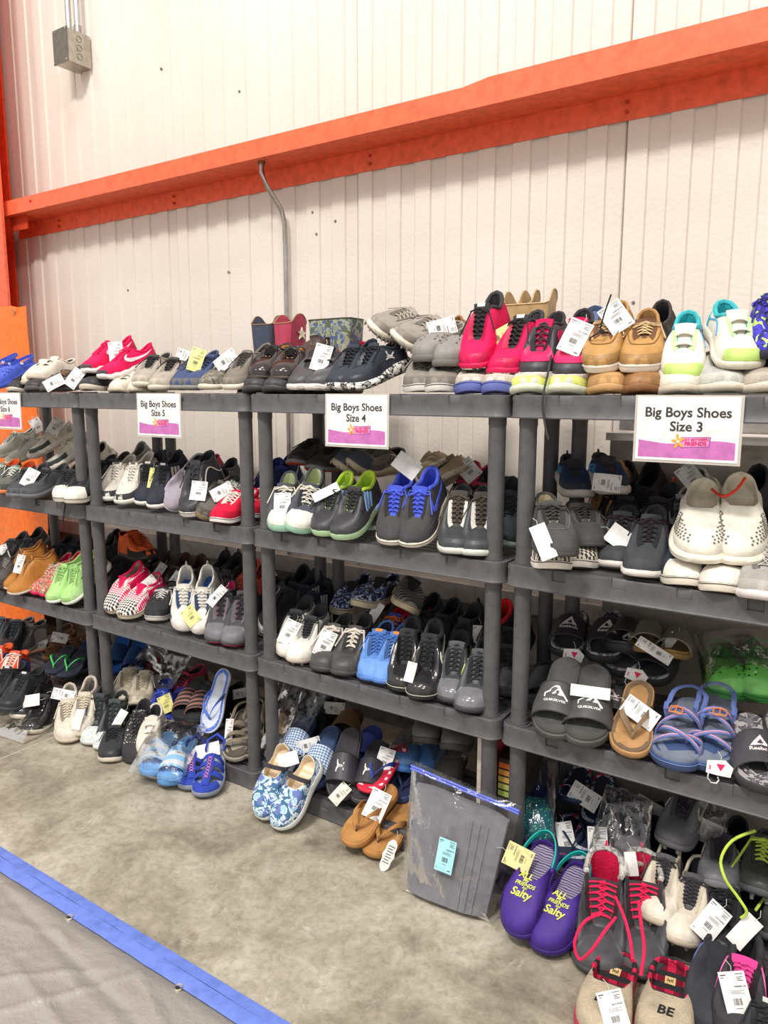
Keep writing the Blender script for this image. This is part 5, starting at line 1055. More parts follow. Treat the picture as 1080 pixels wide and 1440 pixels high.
ITEMS = [
 ('blue_clog',(-0.6274,0.0826,1.4596),(0.9998,0.01759,0,-0.01581,0.8987,0.4384,0.007709,-0.4383,0.8988),1,1,'foam_clog','clog','right one of the bright blue foam clogs at the left end of the top shelves','bright blue foam clogs at the left end of the top shelves',[]),
 ('blue_clog',(-0.7615,0.0807,1.4675),(0.9886,-0.1503,0,0.1342,0.8826,0.4505,-0.06771,-0.4454,0.8928),1,0,'foam_clog','clog','left one of the bright blue foam clogs at the left end of the top shelves','bright blue foam clogs at the left end of the top shelves',[]),
 ('cream_velcro',(-0.4411,0.1153,1.4493),(0.9605,0.2783,0,-0.2742,0.9462,0.1719,0.04783,-0.1651,0.9851),1,0,'sneaker','shoe','left one of the cream velcro shoes beside the blue clogs on the top shelf','cream velcro shoes beside the blue clogs on the top shelf',[]),
 ('cream_velcro',(-0.3731,0.1184,1.4611),(0.9828,0.1845,0,-0.1839,0.9798,0.0788,0.01454,-0.07745,0.9969),1,1,'sneaker','shoe','right one of the cream velcro shoes beside the blue clogs on the top shelf','cream velcro shoes beside the blue clogs on the top shelf',[]),
 ('dark_cream',(-0.5078,0.0673,1.4020),(0.9302,0.3669,0,-0.3669,0.9302,0,0,0,1),0.88,0,'sneaker','shoe','flat tan soled shoe under the cream velcro shoes',None,[]),
 ('black_boat',(-0.2425,0.0810,1.4115),(0.9243,0.3817,0,-0.3806,0.9216,0.07552,0.02883,-0.0698,0.9971),1,1,'boat_shoe','shoe','right one of the dark boat shoes with brown laces near the top shelf joint','dark boat shoes with brown laces near the top shelf joint',[((-0.1504,0.01237,1.463),(0.558,0.1145,-0.8219,-0.6128,0.7247,-0.3151,0.5595,0.6795,0.4745),0.05,0.08,'#f4f2f0','')]),
 ('black_boat',(-0.3738,0.0815,1.4098),(0.9289,0.3703,0,-0.3699,0.9278,0.04923,0.01823,-0.04573,0.9988),1,0,'boat_shoe','shoe','left one of the dark boat shoes with brown laces near the top shelf joint','dark boat shoes with brown laces near the top shelf joint',[]),
 ('dark_cream',(-0.0727,0.0835,1.4331),(0.9444,0.3287,0,-0.3282,0.9429,0.05753,0.01891,-0.05433,0.9983),1,0,'sneaker','shoe','left one of the dark trainers with cream soles under the bright pink runners','dark trainers with cream soles under the bright pink runners',[((0.005174,-0.009994,1.492),(0.7472,0.3618,-0.5575,-0.56,0.7945,-0.2349,0.3579,0.4878,0.7962),0.05,0.08,'#f4f2f0','')]),
 ('dark_cream',(0.0303,0.0827,1.4119),(0.9395,0.3425,0,-0.3424,0.9393,0.02231,0.007642,-0.02096,0.9998),1,1,'sneaker','shoe','right one of the dark trainers with cream soles under the bright pink runners','dark trainers with cream soles under the bright pink runners',[]),
 ('cream_velcro',(0.1931,0.0682,1.4016),(0.9392,0.3433,0,-0.3433,0.9392,-0.008122,-0.002788,0.007628,1),0.88,0,'sneaker','shoe','left one of the pale soled shoes poking out under the bright pink runners','pale soled shoes poking out under the bright pink runners',[]),
 ('cream_velcro',(0.3190,0.0651,1.4009),(0.9118,0.4107,0,-0.4106,0.9117,-0.01465,-0.006016,0.01336,0.9999),0.88,1,'sneaker','shoe','right one of the pale soled shoes poking out under the bright pink runners','pale soled shoes poking out under the bright pink runners',[]),
 ('pink_run',(0.0384,0.1142,1.5098),(0.9774,-0.2116,0,0.1997,0.9223,0.331,-0.07004,-0.3235,0.9436),1,0,'running_shoe','shoe','left one of the bright pink runners with white swoosh above the size 5 unit','bright pink runners with white swoosh above the size 5 unit',[((0.09639,0.08784,1.604),(0.7143,0.6925,0.1006,-0.6501,0.7099,-0.271,-0.2591,0.1282,0.9573),0.055,0.085,'#f4f2f0','')]),
 ('pink_run',(0.1542,0.1132,1.4810),(0.9592,-0.2827,0,0.2708,0.9189,0.2869,-0.08109,-0.2751,0.958),1,1,'running_shoe','shoe','right one of the bright pink runners with white swoosh above the size 5 unit','bright pink runners with white swoosh above the size 5 unit',[]),
 ('taupe_run',(0.3405,0.0829,1.4487),(0.9547,0.2975,0,-0.2862,0.9183,0.2737,0.08142,-0.2613,0.9618),1,0,'running_shoe','shoe','left one of the taupe runners with black laces above the size 5 sign','taupe runners with black laces above the size 5 sign',[]),
 ('taupe_run',(0.4511,0.0834,1.4358),(0.9575,0.2883,0,-0.2778,0.9229,0.2666,0.07684,-0.2552,0.9638),1,1,'running_shoe','shoe','right one of the taupe runners with black laces above the size 5 sign','taupe runners with black laces above the size 5 sign',[((0.4154,0.1224,1.552),(0.2037,0.3123,0.9279,-0.5439,0.8241,-0.158,-0.8141,-0.4725,0.3377),0.05,0.08,'#f4f2f0','')]),
 ('blue_knit',(0.5735,0.0872,1.4428),(0.9996,-0.02659,0,0.02518,0.9466,0.3213,-0.008544,-0.3212,0.947),1,0,'running_shoe','shoe','left one of the navy knit trainers with grey toes beside the yellow tag','navy knit trainers with grey toes beside the yellow tag',[((0.633,0.0407,1.56),(0.7364,0.6045,-0.304,-0.6675,0.7226,-0.18,0.1108,0.3354,0.9355),0.05,0.085,'#f3eb9a','')]),
 ('blue_knit',(0.6521,0.0874,1.4415),(0.9992,-0.0395,0,0.03753,0.9495,0.3115,-0.0123,-0.3112,0.9502),1,1,'running_shoe','shoe','right one of the navy knit trainers with grey toes beside the yellow tag','navy knit trainers with grey toes beside the yellow tag',[]),
 ('camo_cream',(0.7207,0.0895,1.4336),(0.999,-0.04396,0,0.0429,0.975,0.2179,-0.009578,-0.2177,0.976),1,0,'sneaker','shoe','grey camouflage trainer with cream sole on the top shelf',None,[((0.7984,0.05063,1.539),(0.5539,0.1625,-0.8166,-0.3859,0.9192,-0.07887,0.7378,0.3588,0.5718),0.05,0.085,'#f4f2f0','')]),
 ('ash_run',(0.8430,0.0841,1.4528),(0.9975,-0.07131,0,0.06541,0.9149,0.3983,-0.0284,-0.3973,0.9172),1,0,'running_shoe','shoe','ash brown laced trainer with cream sole on the top shelf',None,[]),
 ('dress',(0.9105,0.1166,1.4736),(0.9821,0.1886,0,-0.1821,0.9485,0.2591,0.04885,-0.2544,0.9659),1,0,'dress_shoe','shoe','left one of the glossy black dress shoes in front of the star boots','glossy black dress shoes in front of the star boots',[]),
 ('dress',(1.0047,0.1062,1.4650),(0.8921,0.4519,0,-0.441,0.8707,0.2175,0.0983,-0.1941,0.9761),1,1,'dress_shoe','shoe','right one of the glossy black dress shoes in front of the star boots','glossy black dress shoes in front of the star boots',[]),
 ('black_leather',(0.9055,0.0835,1.4020),(0.9483,0.3174,0,-0.3174,0.9483,0,0,0,1),1,0,'sneaker','shoe','left one of the black shoes lying under the glossy dress shoes','black shoes lying under the glossy dress shoes',[]),
 ('black_leather',(1.0105,0.0844,1.4020),(0.9552,0.296,0,-0.296,0.9552,0,0,0,1),1,1,'sneaker','shoe','right one of the black shoes lying under the glossy dress shoes','black shoes lying under the glossy dress shoes',[]),
 ('cowboy_star',(0.6974,0.2805,1.4020),(0.9848,0.1736,0,-0.1736,0.9848,0,0,0,1),1,0,'cowboy_boot','boot','left one of the star patterned cowboy boots standing at the back of the top shelf','star patterned cowboy boots standing at the back of the top shelf',[]),
 ('cowboy_red',(0.7963,0.2801,1.4020),(0.9962,-0.08716,0,0.08716,0.9962,0,0,0,1),1,1,'cowboy_boot','boot','right one of the star patterned cowboy boots standing at the back of the top shelf','star patterned cowboy boots standing at the back of the top shelf',[]),
 ('brown_loafer',(0.9848,0.2694,1.5208),(0.9962,0.08673,0,-0.07989,0.9177,0.3891,0.03374,-0.3876,0.9212),1,0,'loafer','shoe','dark brown loafer propped behind the perforated grey trainers',None,[]),
 ('ua_slip',(1.1299,0.0873,1.4420),(0.9992,-0.04005,0,0.03802,0.9484,0.3149,-0.01261,-0.3147,0.9491),1,0,'sneaker','shoe','left one of the charcoal trainers with perforated strap and white wavy soles, top shelf','charcoal trainers with perforated strap and white wavy soles, top shelf',[((1.186,0.05663,1.556),(0.8252,0.5022,-0.2586,-0.5645,0.7494,-0.3461,0.02,0.4316,0.9019),0.055,0.09,'#f4f2f0','')]),
 ('ua_slip',(1.2100,0.0885,1.4354),(0.9981,-0.06225,0,0.06005,0.9628,0.2635,-0.0164,-0.263,0.9647),1,1,'sneaker','shoe','right one of the charcoal trainers with perforated strap and white wavy soles, top shelf','charcoal trainers with perforated strap and white wavy soles, top shelf',[]),
 ('camo_boot',(0.9692,0.2900,1.4020),(1,0,0,0,1,0,0,0,1),1,0,'rain_boot','boot','left one of the green camouflage boots standing at the back of the top shelf','green camouflage boots standing at the back of the top shelf',[]),
 ('camo_boot',(1.0556,0.2900,1.4020),(1,0,0,0,1,0,0,0,1),1,1,'rain_boot','boot','right one of the green camouflage boots standing at the back of the top shelf','green camouflage boots standing at the back of the top shelf',[]),
 ('pink_knit',(1.0305,0.3201,1.4696),(0.9848,0.1736,0,-0.1484,0.8419,0.5189,0.0901,-0.511,0.8548),1,0,'sneaker','shoe','left one of the pink knit shoes tucked behind the charcoal strap trainers','pink knit shoes tucked behind the charcoal strap trainers',[]),
 ('pink_knit',(1.1148,0.3076,1.4580),(0.9848,0.1736,0,-0.1567,0.8888,0.4307,0.0748,-0.4242,0.9025),1,1,'sneaker','shoe','right one of the pink knit shoes tucked behind the charcoal strap trainers','pink knit shoes tucked behind the charcoal strap trainers',[]),
 ('navy_camo',(1.3736,0.0814,1.4423),(0.9518,-0.3068,0,0.291,0.9026,0.3174,-0.09738,-0.3021,0.9483),1,1,'basketball_shoe','shoe','right one of the navy trainers with black and white camouflage soles, top shelf','navy trainers with black and white camouflage soles, top shelf',[]),
 ('navy_camo',(1.2869,0.0877,1.4397),(0.9984,-0.05721,0,0.05462,0.9532,0.2975,-0.01702,-0.297,0.9547),1,0,'basketball_shoe','shoe','left one of the navy trainers with black and white camouflage soles, top shelf','navy trainers with black and white camouflage soles, top shelf',[]),
 ('greige_run',(1.3643,0.2011,1.5838),(0.7817,-0.2645,-0.5648,0.282,0.9576,-0.05808,0.5562,-0.1139,0.8232),1,0,'running_shoe','shoe','left one of the greige runners lying sideways on top of the grey clogs','greige runners lying sideways on top of the grey clogs',[]),
 ('greige_run',(1.4656,0.2008,1.5514),(0.7914,-0.2551,-0.5556,0.3172,0.9482,0.01645,0.5226,-0.1892,0.8313),1,1,'running_shoe','shoe','right one of the greige runners lying sideways on top of the grey clogs','greige runners lying sideways on top of the grey clogs',[((1.589,0.1732,1.611),(0.2981,0.02654,-0.9542,-0.5697,0.807,-0.1555,0.7659,0.59,0.2557),0.05,0.085,'#f4f2f0','')]),
 ('brown_shoe',(1.4867,0.3714,1.5043),(0.9397,-0.342,0,0.2179,0.5986,0.7709,-0.2636,-0.7244,0.637),1,0,'ankle_boot','shoe','brown leather shoe behind the grey clogs on the top shelf',None,[]),
 ('grey_clog',(1.5665,0.1189,1.5147),(0.999,0.04443,0,-0.04302,0.9673,0.2501,0.01111,-0.2499,0.9682),1,0,'foam_clog','clog','left one of the grey foam clogs above the grey canvas shoes','grey foam clogs above the grey canvas shoes',[]),
 ('grey_clog',(1.6427,0.1172,1.5061),(0.995,0.09956,0,-0.09492,0.9487,0.3017,0.03004,-0.3002,0.9534),1,1,'foam_clog','clog','right one of the grey foam clogs above the grey canvas shoes','grey foam clogs above the grey canvas shoes',[]),
 ('grey_vulc',(1.5333,0.0786,1.4188),(0.9055,0.4243,0,-0.4206,0.8974,0.1333,0.05655,-0.1207,0.9911),1,0,'canvas_shoe','shoe','left one of the grey suede skate shoes under the grey foam clogs','grey suede skate shoes under the grey foam clogs',[]),
 ('grey_vulc',(1.6138,0.0800,1.4178),(0.9164,0.4003,0,-0.3971,0.9092,0.1254,0.0502,-0.1149,0.9921),1,1,'canvas_shoe','shoe','right one of the grey suede skate shoes under the grey foam clogs','grey suede skate shoes under the grey foam clogs',[]),
 ('white_bluesole',(1.7103,0.0864,1.4036),(0.9705,0.2413,0,-0.2412,0.9704,0.01261,0.003043,-0.01224,0.9999),1,0,'sneaker','shoe','left one of the cream shoes with blue soles under the hot pink basketball shoes','cream shoes with blue soles under the hot pink basketball shoes',[]),
 ('white_bluesole',(1.8018,0.0867,1.4028),(0.9734,0.229,0,-0.229,0.9734,0.006061,0.001388,-0.005899,1),1,1,'sneaker','shoe','right one of the cream shoes with blue soles under the hot pink basketball shoes','cream shoes with blue soles under the hot pink basketball shoes',[]),
 ('pink_bball',(1.7291,0.1097,1.5201),(0.9988,-0.04837,0,0.04215,0.8703,0.4907,-0.02374,-0.4901,0.8713),1,0,'basketball_shoe','shoe','left one of the hot pink basketball shoes with black laces on the top shelf','hot pink basketball shoes with black laces on the top shelf',[((1.812,0.1033,1.582),(0.5327,0.1153,-0.8384,-0.5645,0.7866,-0.2504,0.6306,0.6067,0.4841),0.045,0.09,'#f3eb9a','')]),
 ('pink_bball',(1.8294,0.1175,1.4802),(0.993,-0.1183,0,0.1136,0.9535,0.2793,-0.03303,-0.2773,0.9602),1,1,'basketball_shoe','shoe','right one of the hot pink basketball shoes with black laces on the top shelf','hot pink basketball shoes with black laces on the top shelf',[]),
 ('pink_court',(1.9038,0.1156,1.4783),(1,0.001855,0,-0.001723,0.9289,0.3704,0.0006871,-0.3704,0.9289),1,0,'sneaker','shoe','left one of the pink and black strap trainers beside the tan boat shoes','pink and black strap trainers beside the tan boat shoes',[]),
 ('pink_court',(1.9927,0.1118,1.4777),(0.9825,0.186,0,-0.1695,0.8951,0.4124,0.07671,-0.4052,0.911),1,1,'sneaker','shoe','right one of the pink and black strap trainers beside the tan boat shoes','pink and black strap trainers beside the tan boat shoes',[((2.023,0.04796,1.587),(0.8997,0.192,-0.392,-0.311,0.9121,-0.2671,0.3062,0.3622,0.8804),0.06,0.09,'#f4f2f0','')]),
 ('lime_under',(1.8768,0.0864,1.4011),(0.9719,0.2356,0,-0.2356,0.9718,-0.007464,-0.001758,0.007254,1),1,0,'sneaker','shoe','left one of the pale shoes with yellow spots under the pink strap trainers','pale shoes with yellow spots under the pink strap trainers',[]),
 ('lime_under',(1.9849,0.0863,1.4001),(0.9722,0.2342,0,-0.2342,0.9721,-0.01492,-0.003495,0.01451,0.9999),1,1,'sneaker','shoe','right one of the pale shoes with yellow spots under the pink strap trainers','pale shoes with yellow spots under the pink strap trainers',[]),
 ('cowboy_tan',(1.7257,0.2800,1.4020),(1,0,0,0,1,0,0,0,1),1,0,'cowboy_boot','boot','left one of the tan cowboy boots standing behind the pink shoes','tan cowboy boots standing behind the pink shoes',[]),
 ('cowboy_tan',(1.7806,0.2800,1.4020),(1,0,0,0,1,0,0,0,1),1,1,'cowboy_boot','boot','right one of the tan cowboy boots standing behind the pink shoes','tan cowboy boots standing behind the pink shoes',[]),
 ('navy_slide',(1.9426,0.3505,1.5320),(1,0,0,0,0.4233,0.906,0,-0.906,0.4233),1,0,'slide_sandal','sandal','blue slide sandal peeking out behind the tan boat shoes',None,[]),
 ('boat_tan',(2.0783,0.1067,1.5129),(0.9992,-0.03999,0,0.03369,0.8417,0.5389,-0.02155,-0.5385,0.8423),1,0,'boat_shoe','shoe','left one of the tan leather boat shoes with white soles on the top shelf','tan leather boat shoes with white soles on the top shelf',[((2.082,0.04981,1.623),(0.7468,0.3559,0.5618,-0.2937,0.9344,-0.2016,-0.5967,-0.01445,0.8023),0.06,0.075,'#f4f2f0','')]),
 ('boat_tan',(2.1624,0.1104,1.4988),(0.9773,0.2119,0,-0.1914,0.8827,0.4292,0.09095,-0.4194,0.9032),1,1,'boat_shoe','shoe','right one of the tan leather boat shoes with white soles on the top shelf','tan leather boat shoes with white soles on the top shelf',[]),
 ('tan_under',(2.0885,0.0879,1.4031),(0.9822,0.1878,0,-0.1878,0.9822,0.007431,0.001395,-0.007299,1),1,0,'ankle_boot','boot','left one of the tan suede boots lying under the boat shoes','tan suede boots lying under the boat shoes',[]),
 ('brown_under',(2.1813,0.0878,1.4022),(0.9826,0.1856,0,-0.1856,0.9826,-0.0002036,0,0.0002001,1),1,1,'ankle_boot','boot','right one of the tan suede boots lying under the boat shoes','tan suede boots lying under the boat shoes',[]),
 ('dark_knit',(2.1318,0.3739,1.5045),(1,0,0,0,0.6761,0.7368,0,-0.7368,0.6761),1,0,'sneaker','shoe','dark knitted sneaker with ridged sole behind the boat shoes',None,[]),
 ('velcro_teal',(2.2583,0.1088,1.4782),(0.9854,0.1704,0,-0.1497,0.8653,0.4784,0.08153,-0.4714,0.8782),1,0,'sneaker','shoe','left one of the white strap sneakers with teal lining and lime toes','white strap sneakers with teal lining and lime toes',[]),
 ('velcro_teal',(2.3635,0.0987,1.5017),(0.8777,0.4792,0,-0.4335,0.7941,0.4261,0.2041,-0.374,0.9047),1,1,'sneaker','shoe','right one of the white strap sneakers with teal lining and lime toes','white strap sneakers with teal lining and lime toes',[]),
 ('cream_velcro',(2.2561,0.0878,1.4024),(0.9823,0.1874,0,-0.1874,0.9823,0.003099,0.0005807,-0.003044,1),1,0,'sneaker','shoe','cream shoe flattened under the white strap sneakers',None,[]),
 ('grey_pale',(2.3456,0.0868,1.4153),(0.97,0.243,0,-0.2417,0.9648,0.1031,0.02506,-0.1,0.9947),1,0,'running_shoe','shoe','pale grey runner under the right white strap sneaker',None,[]),
 ('taupe_run',(2.4367,0.0874,1.4096),(0.9757,0.219,0,-0.2187,0.9741,0.05723,0.01254,-0.05584,0.9984),1,0,'running_shoe','shoe','taupe runner at the right end of the top shelf',None,[]),
 ('violet_boot',(2.4427,0.1131,1.4864),(0.9409,0.3387,0,-0.3376,0.938,0.07885,0.02671,-0.07419,0.9969),1,0,'boot','boot','violet patterned boot cut by the right edge of the frame',None,[]),
 ('silver_run',(-1.0303,0.3191,1.1090),(0.9836,-0.1803,0,0.1685,0.9192,0.3558,-0.06415,-0.35,0.9346),1,0,'running_shoe','shoe','left one of the silver grey runners on top of the left second shelf','silver grey runners on top of the left second shelf',[((-1.016,0.392,1.267),(0.4416,0.7689,0.4623,-0.6841,0.6219,-0.381,-0.5805,-0.148,0.8007),0.055,0.08,'#dcd8d4','')]),
 ('silver_run',(-0.8256,0.2663,1.0888),(0.8662,-0.4997,0,0.4616,0.8001,0.383,-0.1914,-0.3318,0.9237),1,1,'running_shoe','shoe','right one of the silver grey runners on top of the left second shelf','silver grey runners on top of the left second shelf',[]),
 ('trail_white',(-0.6809,0.2990,1.1353),(0.8509,-0.5253,0,0.4654,0.7538,0.4638,-0.2437,-0.3947,0.8859),1,0,'trail_shoe','shoe','left one of the off white trail shoes with scalloped soles, left second shelf','off white trail shoes with scalloped soles, left second shelf',[((-0.6311,0.2982,1.277),(0.7191,0.4558,-0.5246,-0.6017,0.7861,-0.1416,0.3478,0.4175,0.8395),0.06,0.085,'#dcd8d4','')]),
 ('trail_white',(-0.4064,0.2076,1.0959),(0.8453,-0.5343,0,0.4701,0.7437,0.4754,-0.254,-0.4019,0.8798),1,1,'trail_shoe','shoe','right one of the off white trail shoes with scalloped soles, left second shelf','off white trail shoes with scalloped soles, left second shelf',[]),
 ('orange_run',(-0.5708,0.0269,0.9808),(0.9495,0.3138,0,-0.3072,0.9295,0.2041,0.06405,-0.1938,0.9789),1,1,'running_shoe','shoe','right one of the grey runners with orange lining at the left edge','grey runners with orange lining at the left edge',[]),
 ('orange_run',(-0.7150,0.0406,0.9837),(0.9649,0.2626,0,-0.2557,0.9397,0.2271,0.05962,-0.2191,0.9739),1,0,'running_shoe','shoe','left one of the grey runners with orange lining at the left edge','grey runners with orange lining at the left edge',[]),
 ('char_run',(-0.3918,-0.0144,0.9846),(0.9606,0.2781,0,-0.2703,0.9338,0.2342,0.06513,-0.225,0.9722),1,0,'running_shoe','shoe','left one of the charcoal runners with white tag on the left second shelf','charcoal runners with white tag on the left second shelf',[((-0.3065,-0.04432,1.081),(0.8152,0.4212,-0.3975,-0.5699,0.7054,-0.4214,0.103,0.5701,0.8151),0.055,0.08,'#f4f2f0','')]),
 ('char_run',(-0.3004,0.0099,0.9869),(0.9969,0.07884,0,-0.0763,0.9647,0.2521,0.01988,-0.2513,0.9677),1,1,'running_shoe','shoe','right one of the charcoal runners with white tag on the left second shelf','charcoal runners with white tag on the left second shelf',[]),
 ('canvas_black',(-0.1400,0.0154,0.9913),(0.8429,0.538,0,-0.5155,0.8077,0.2861,0.1539,-0.2411,0.9582),1,0,'canvas_shoe','shoe','left one of the black canvas shoes with white rubber toes beside the double post','black canvas shoes with white rubber toes beside the double post',[]),
 ('canvas_black',(-0.0580,0.0245,0.9898),(0.8545,0.5194,0,-0.4994,0.8216,0.2751,0.1429,-0.2351,0.9614),1,1,'canvas_shoe','shoe','right one of the black canvas shoes with white rubber toes beside the double post','black canvas shoes with white rubber toes beside the double post',[]),
 ('black_leather',(-0.3173,0.2876,0.9814),(0.9659,0.2588,0,-0.2535,0.9461,0.2014,0.05213,-0.1946,0.9795),1,0,'sneaker','shoe','left one of the black leather high shoes seen between the double posts','black leather high shoes seen between the double posts',[]),
 ('black_leather',(-0.2247,0.2987,0.9920),(0.9659,0.2588,0,-0.2482,0.9262,0.284,0.0735,-0.2743,0.9588),1,1,'sneaker','shoe','right one of the black leather high shoes seen between the double posts','black leather high shoes seen between the double posts',[]),
 ('trail_white',(-0.4054,0.3351,1.0346),(0.9659,0.2588,0,-0.2054,0.7664,0.6086,0.1575,-0.5879,0.7935),1,0,'trail_shoe','shoe','off white shoe behind the black leather high shoes',None,[]),
 ('white_ankle',(0.0271,0.1421,1.0017),(0.9721,0.2347,0,-0.2183,0.9044,0.3667,0.08604,-0.3564,0.9304),1,0,'sneaker','shoe','left one of the white trainers with grey toes under the size 5 sign','white trainers with grey toes under the size 5 sign',[]),
 ('white_ankle',(0.1866,0.1174,1.0168),(0.9978,0.06692,0,-0.05863,0.8741,0.4823,0.03227,-0.4812,0.876),1,1,'sneaker','shoe','right one of the white trainers with grey toes under the size 5 sign','white trainers with grey toes under the size 5 sign',[]),
 ('grey_pale',(-0.1221,0.3455,1.0427),(0.9659,0.2588,0,-0.1923,0.7177,0.6693,0.1732,-0.6465,0.743),1,0,'running_shoe','shoe','pale grey shoe behind the white trainers under the sign',None,[]),
 ('black_stripes',(0.2373,0.1421,1.0189),(0.9529,0.3033,0,-0.263,0.8262,0.4982,0.1511,-0.4748,0.867),1,0,'running_shoe','shoe','left one of the black trainers with white side stripes under the size 5 sign','black trainers with white side stripes under the size 5 sign',[((0.3027,0.07626,1.114),(0.9292,0.3661,-0.04963,-0.3623,0.8763,-0.3176,-0.07278,0.3131,0.9469),0.02,0.08,'#f3eb9a','')]),
 ('black_stripes',(0.3777,0.1156,1.0254),(0.9932,0.1161,0,-0.09716,0.8314,0.5472,0.06351,-0.5435,0.837),1,1,'running_shoe','shoe','right one of the black trainers with white side stripes under the size 5 sign','black trainers with white side stripes under the size 5 sign',[]),
 ('black_plain',(0.0525,0.3166,1.0098),(0.9659,0.2588,0,-0.2347,0.8761,0.4211,0.109,-0.4068,0.907),1,0,'sneaker','shoe','plain black shoe behind the striped black trainers',None,[]),
 ('lilac_sole',(0.4213,0.1274,1.0457),(0.7173,0.4582,-0.525,0.02789,0.7339,0.6786,0.6962,-0.5014,0.5137),1,0,'canvas_shoe','shoe','lilac grey shoe standing on edge beside the striped black trainers',None,[]),
 ('vans_hi',(0.6082,0.0614,1.0114),(0.9931,0.1175,0,-0.1054,0.891,0.4415,0.05187,-0.4384,0.8973),1,0,'skate_shoe','shoe','black high top skate shoe with white tag, size 5 unit',None,[((0.657,-0.003473,1.093),(0.9122,0.4045,-0.06593,-0.4028,0.8551,-0.3265,-0.07566,0.3244,0.9429),0.06,0.07,'#f4f2f0','')]),
 ('vans_grey',(0.6489,0.0825,0.9948),(0.8585,0.289,-0.4237,-0.1656,0.9381,0.3042,0.4854,-0.1909,0.8532),1,0,'skate_shoe','shoe','olive grey skate shoe leaning against the checkered one',None,[((0.7534,0.0581,1.075),(0.5395,0.05699,-0.8401,-0.5605,0.7688,-0.3078,0.6283,0.6369,0.4467),0.045,0.08,'#f4f2f0','')]),
 ('vans_check',(0.6591,0.1293,0.9925),(0.8485,0.3103,-0.4287,-0.1982,0.9374,0.2862,0.4907,-0.1579,0.8569),1,0,'skate_shoe','shoe','checkered skate shoe with white piping behind the red ones',None,[]),
 ('vans_red',(0.7834,0.0469,0.9648),(0.9936,0.1128,0,-0.1125,0.9906,0.07788,0.008786,-0.07738,0.997),1,0,'skate_shoe','shoe','left one of the red and white skate shoes beside the size 5 post','red and white skate shoes beside the size 5 post',[]),
 ('vans_red',(0.7907,0.1819,0.9660),(0.9816,0.1908,0,-0.1901,0.9779,0.08729,0.01666,-0.08568,0.9962),1,1,'skate_shoe','shoe','right one of the red and white skate shoes beside the size 5 post','red and white skate shoes beside the size 5 post',[]),
 ('black_leather',(0.4631,0.3021,0.9952),(0.9659,0.2588,0,-0.2462,0.9188,0.3087,0.07989,-0.2982,0.9512),1,0,'sneaker','shoe','black shoe at the back above the red skate shoes',None,[]),
 ('red_mix',(0.3484,0.3126,1.0134),(1,0,0,0,0.8936,0.4489,0,-0.4489,0.8936),1,0,'sneaker','shoe','red and grey shoe far back under the size 5 shelf',None,[]),
 ('navy_shoe',(0.5407,0.2669,0.9560),(0.9397,0.342,0,-0.342,0.9397,0,0,0,1),1,1,'sneaker','shoe','right one of the blue sneakers behind the red and white skate shoes','blue sneakers behind the red and white skate shoes',[]),
 ('navy_shoe',(0.4866,0.2669,0.9560),(0.9397,0.342,0,-0.342,0.9397,0,0,0,1),1,0,'sneaker','shoe','left one of the blue sneakers behind the red and white skate shoes','blue sneakers behind the red and white skate shoes',[]),
 ('navy_shoe',(0.7107,0.3131,1.0068),(0.9659,0.2588,0,-0.2374,0.886,0.3984,0.1031,-0.3848,0.9172),1,0,'sneaker','shoe','left one of the navy blue sneakers behind the mint soled skate shoes','navy blue sneakers behind the mint soled skate shoes',[]),
 ('navy_shoe',(0.7737,0.3269,1.0184),(0.9659,0.2588,0,-0.226,0.8436,0.487,0.1261,-0.4704,0.8734),1,1,'sneaker','shoe','right one of the navy blue sneakers behind the mint soled skate shoes','navy blue sneakers behind the mint soled skate shoes',[]),
 ('mint_skate',(1.0395,0.0251,1.0040),(0.8685,0.4957,0,-0.4575,0.8016,0.3848,0.1908,-0.3342,0.923),1,0,'skate_shoe','shoe','left one of the slate skate shoes with mint soles and cream laces','slate skate shoes with mint soles and cream laces',[((1.082,-0.04078,1.087),(0.8733,0.4849,0.04775,-0.4257,0.8071,-0.4092,-0.2369,0.337,0.9112),0.055,0.075,'#f4f2f0','')]),
 ('mint_skate',(1.1213,0.0285,1.0202),(0.8235,0.5214,-0.2235,-0.3595,0.7845,0.5054,0.4388,-0.3358,0.8335),1,1,'skate_shoe','shoe','right one of the slate skate shoes with mint soles and cream laces','slate skate shoes with mint soles and cream laces',[]),
 ('mint_stripes',(1.2353,0.0519,1.0064),(0.9976,0.06994,0,-0.064,0.9128,0.4034,0.02821,-0.4024,0.915),1,0,'skate_shoe','shoe','left one of the black sneakers with pale blue stripes and mint soles','black sneakers with pale blue stripes and mint soles',[((1.262,0.01984,1.117),(0.5672,-0.05248,-0.8219,-0.4543,0.8125,-0.3654,0.687,0.5806,0.437),0.03,0.09,'#f4f2f0','b')]),
 ('mint_stripes',(1.3355,0.0360,1.0118),(0.998,0.0635,0,-0.05688,0.8938,0.4448,0.02824,-0.4439,0.8956),1,1,'skate_shoe','shoe','right one of the black sneakers with pale blue stripes and mint soles','black sneakers with pale blue stripes and mint soles',[]),
 ('black_redsole',(0.8953,0.3233,1.1383),(0.9905,0.1375,0,-0.1374,0.9898,-0.03733,-0.005134,0.03697,0.9993),1,0,'running_shoe','shoe','left one of the black trainers with red soles lying under the size 4 sign','black trainers with red soles lying under the size 4 sign',[]),
 ('black_redsole',(1.0025,0.3245,1.1246),(0.9978,0.06617,0,-0.06616,0.9976,-0.0197,-0.001304,0.01966,0.9998),1,1,'running_shoe','shoe','right one of the black trainers with red soles lying under the size 4 sign','black trainers with red soles lying under the size 4 sign',[]),
 ('nb_grey',(1.1123,0.3247,1.1399),(0.9098,-0.05011,-0.412,0.04005,0.9987,-0.03303,0.4131,0.01356,0.9106),1,0,'running_shoe','shoe','left one of the grey suede runners with navy toes under the size 4 sign','grey suede runners with navy toes under the size 4 sign',[]),
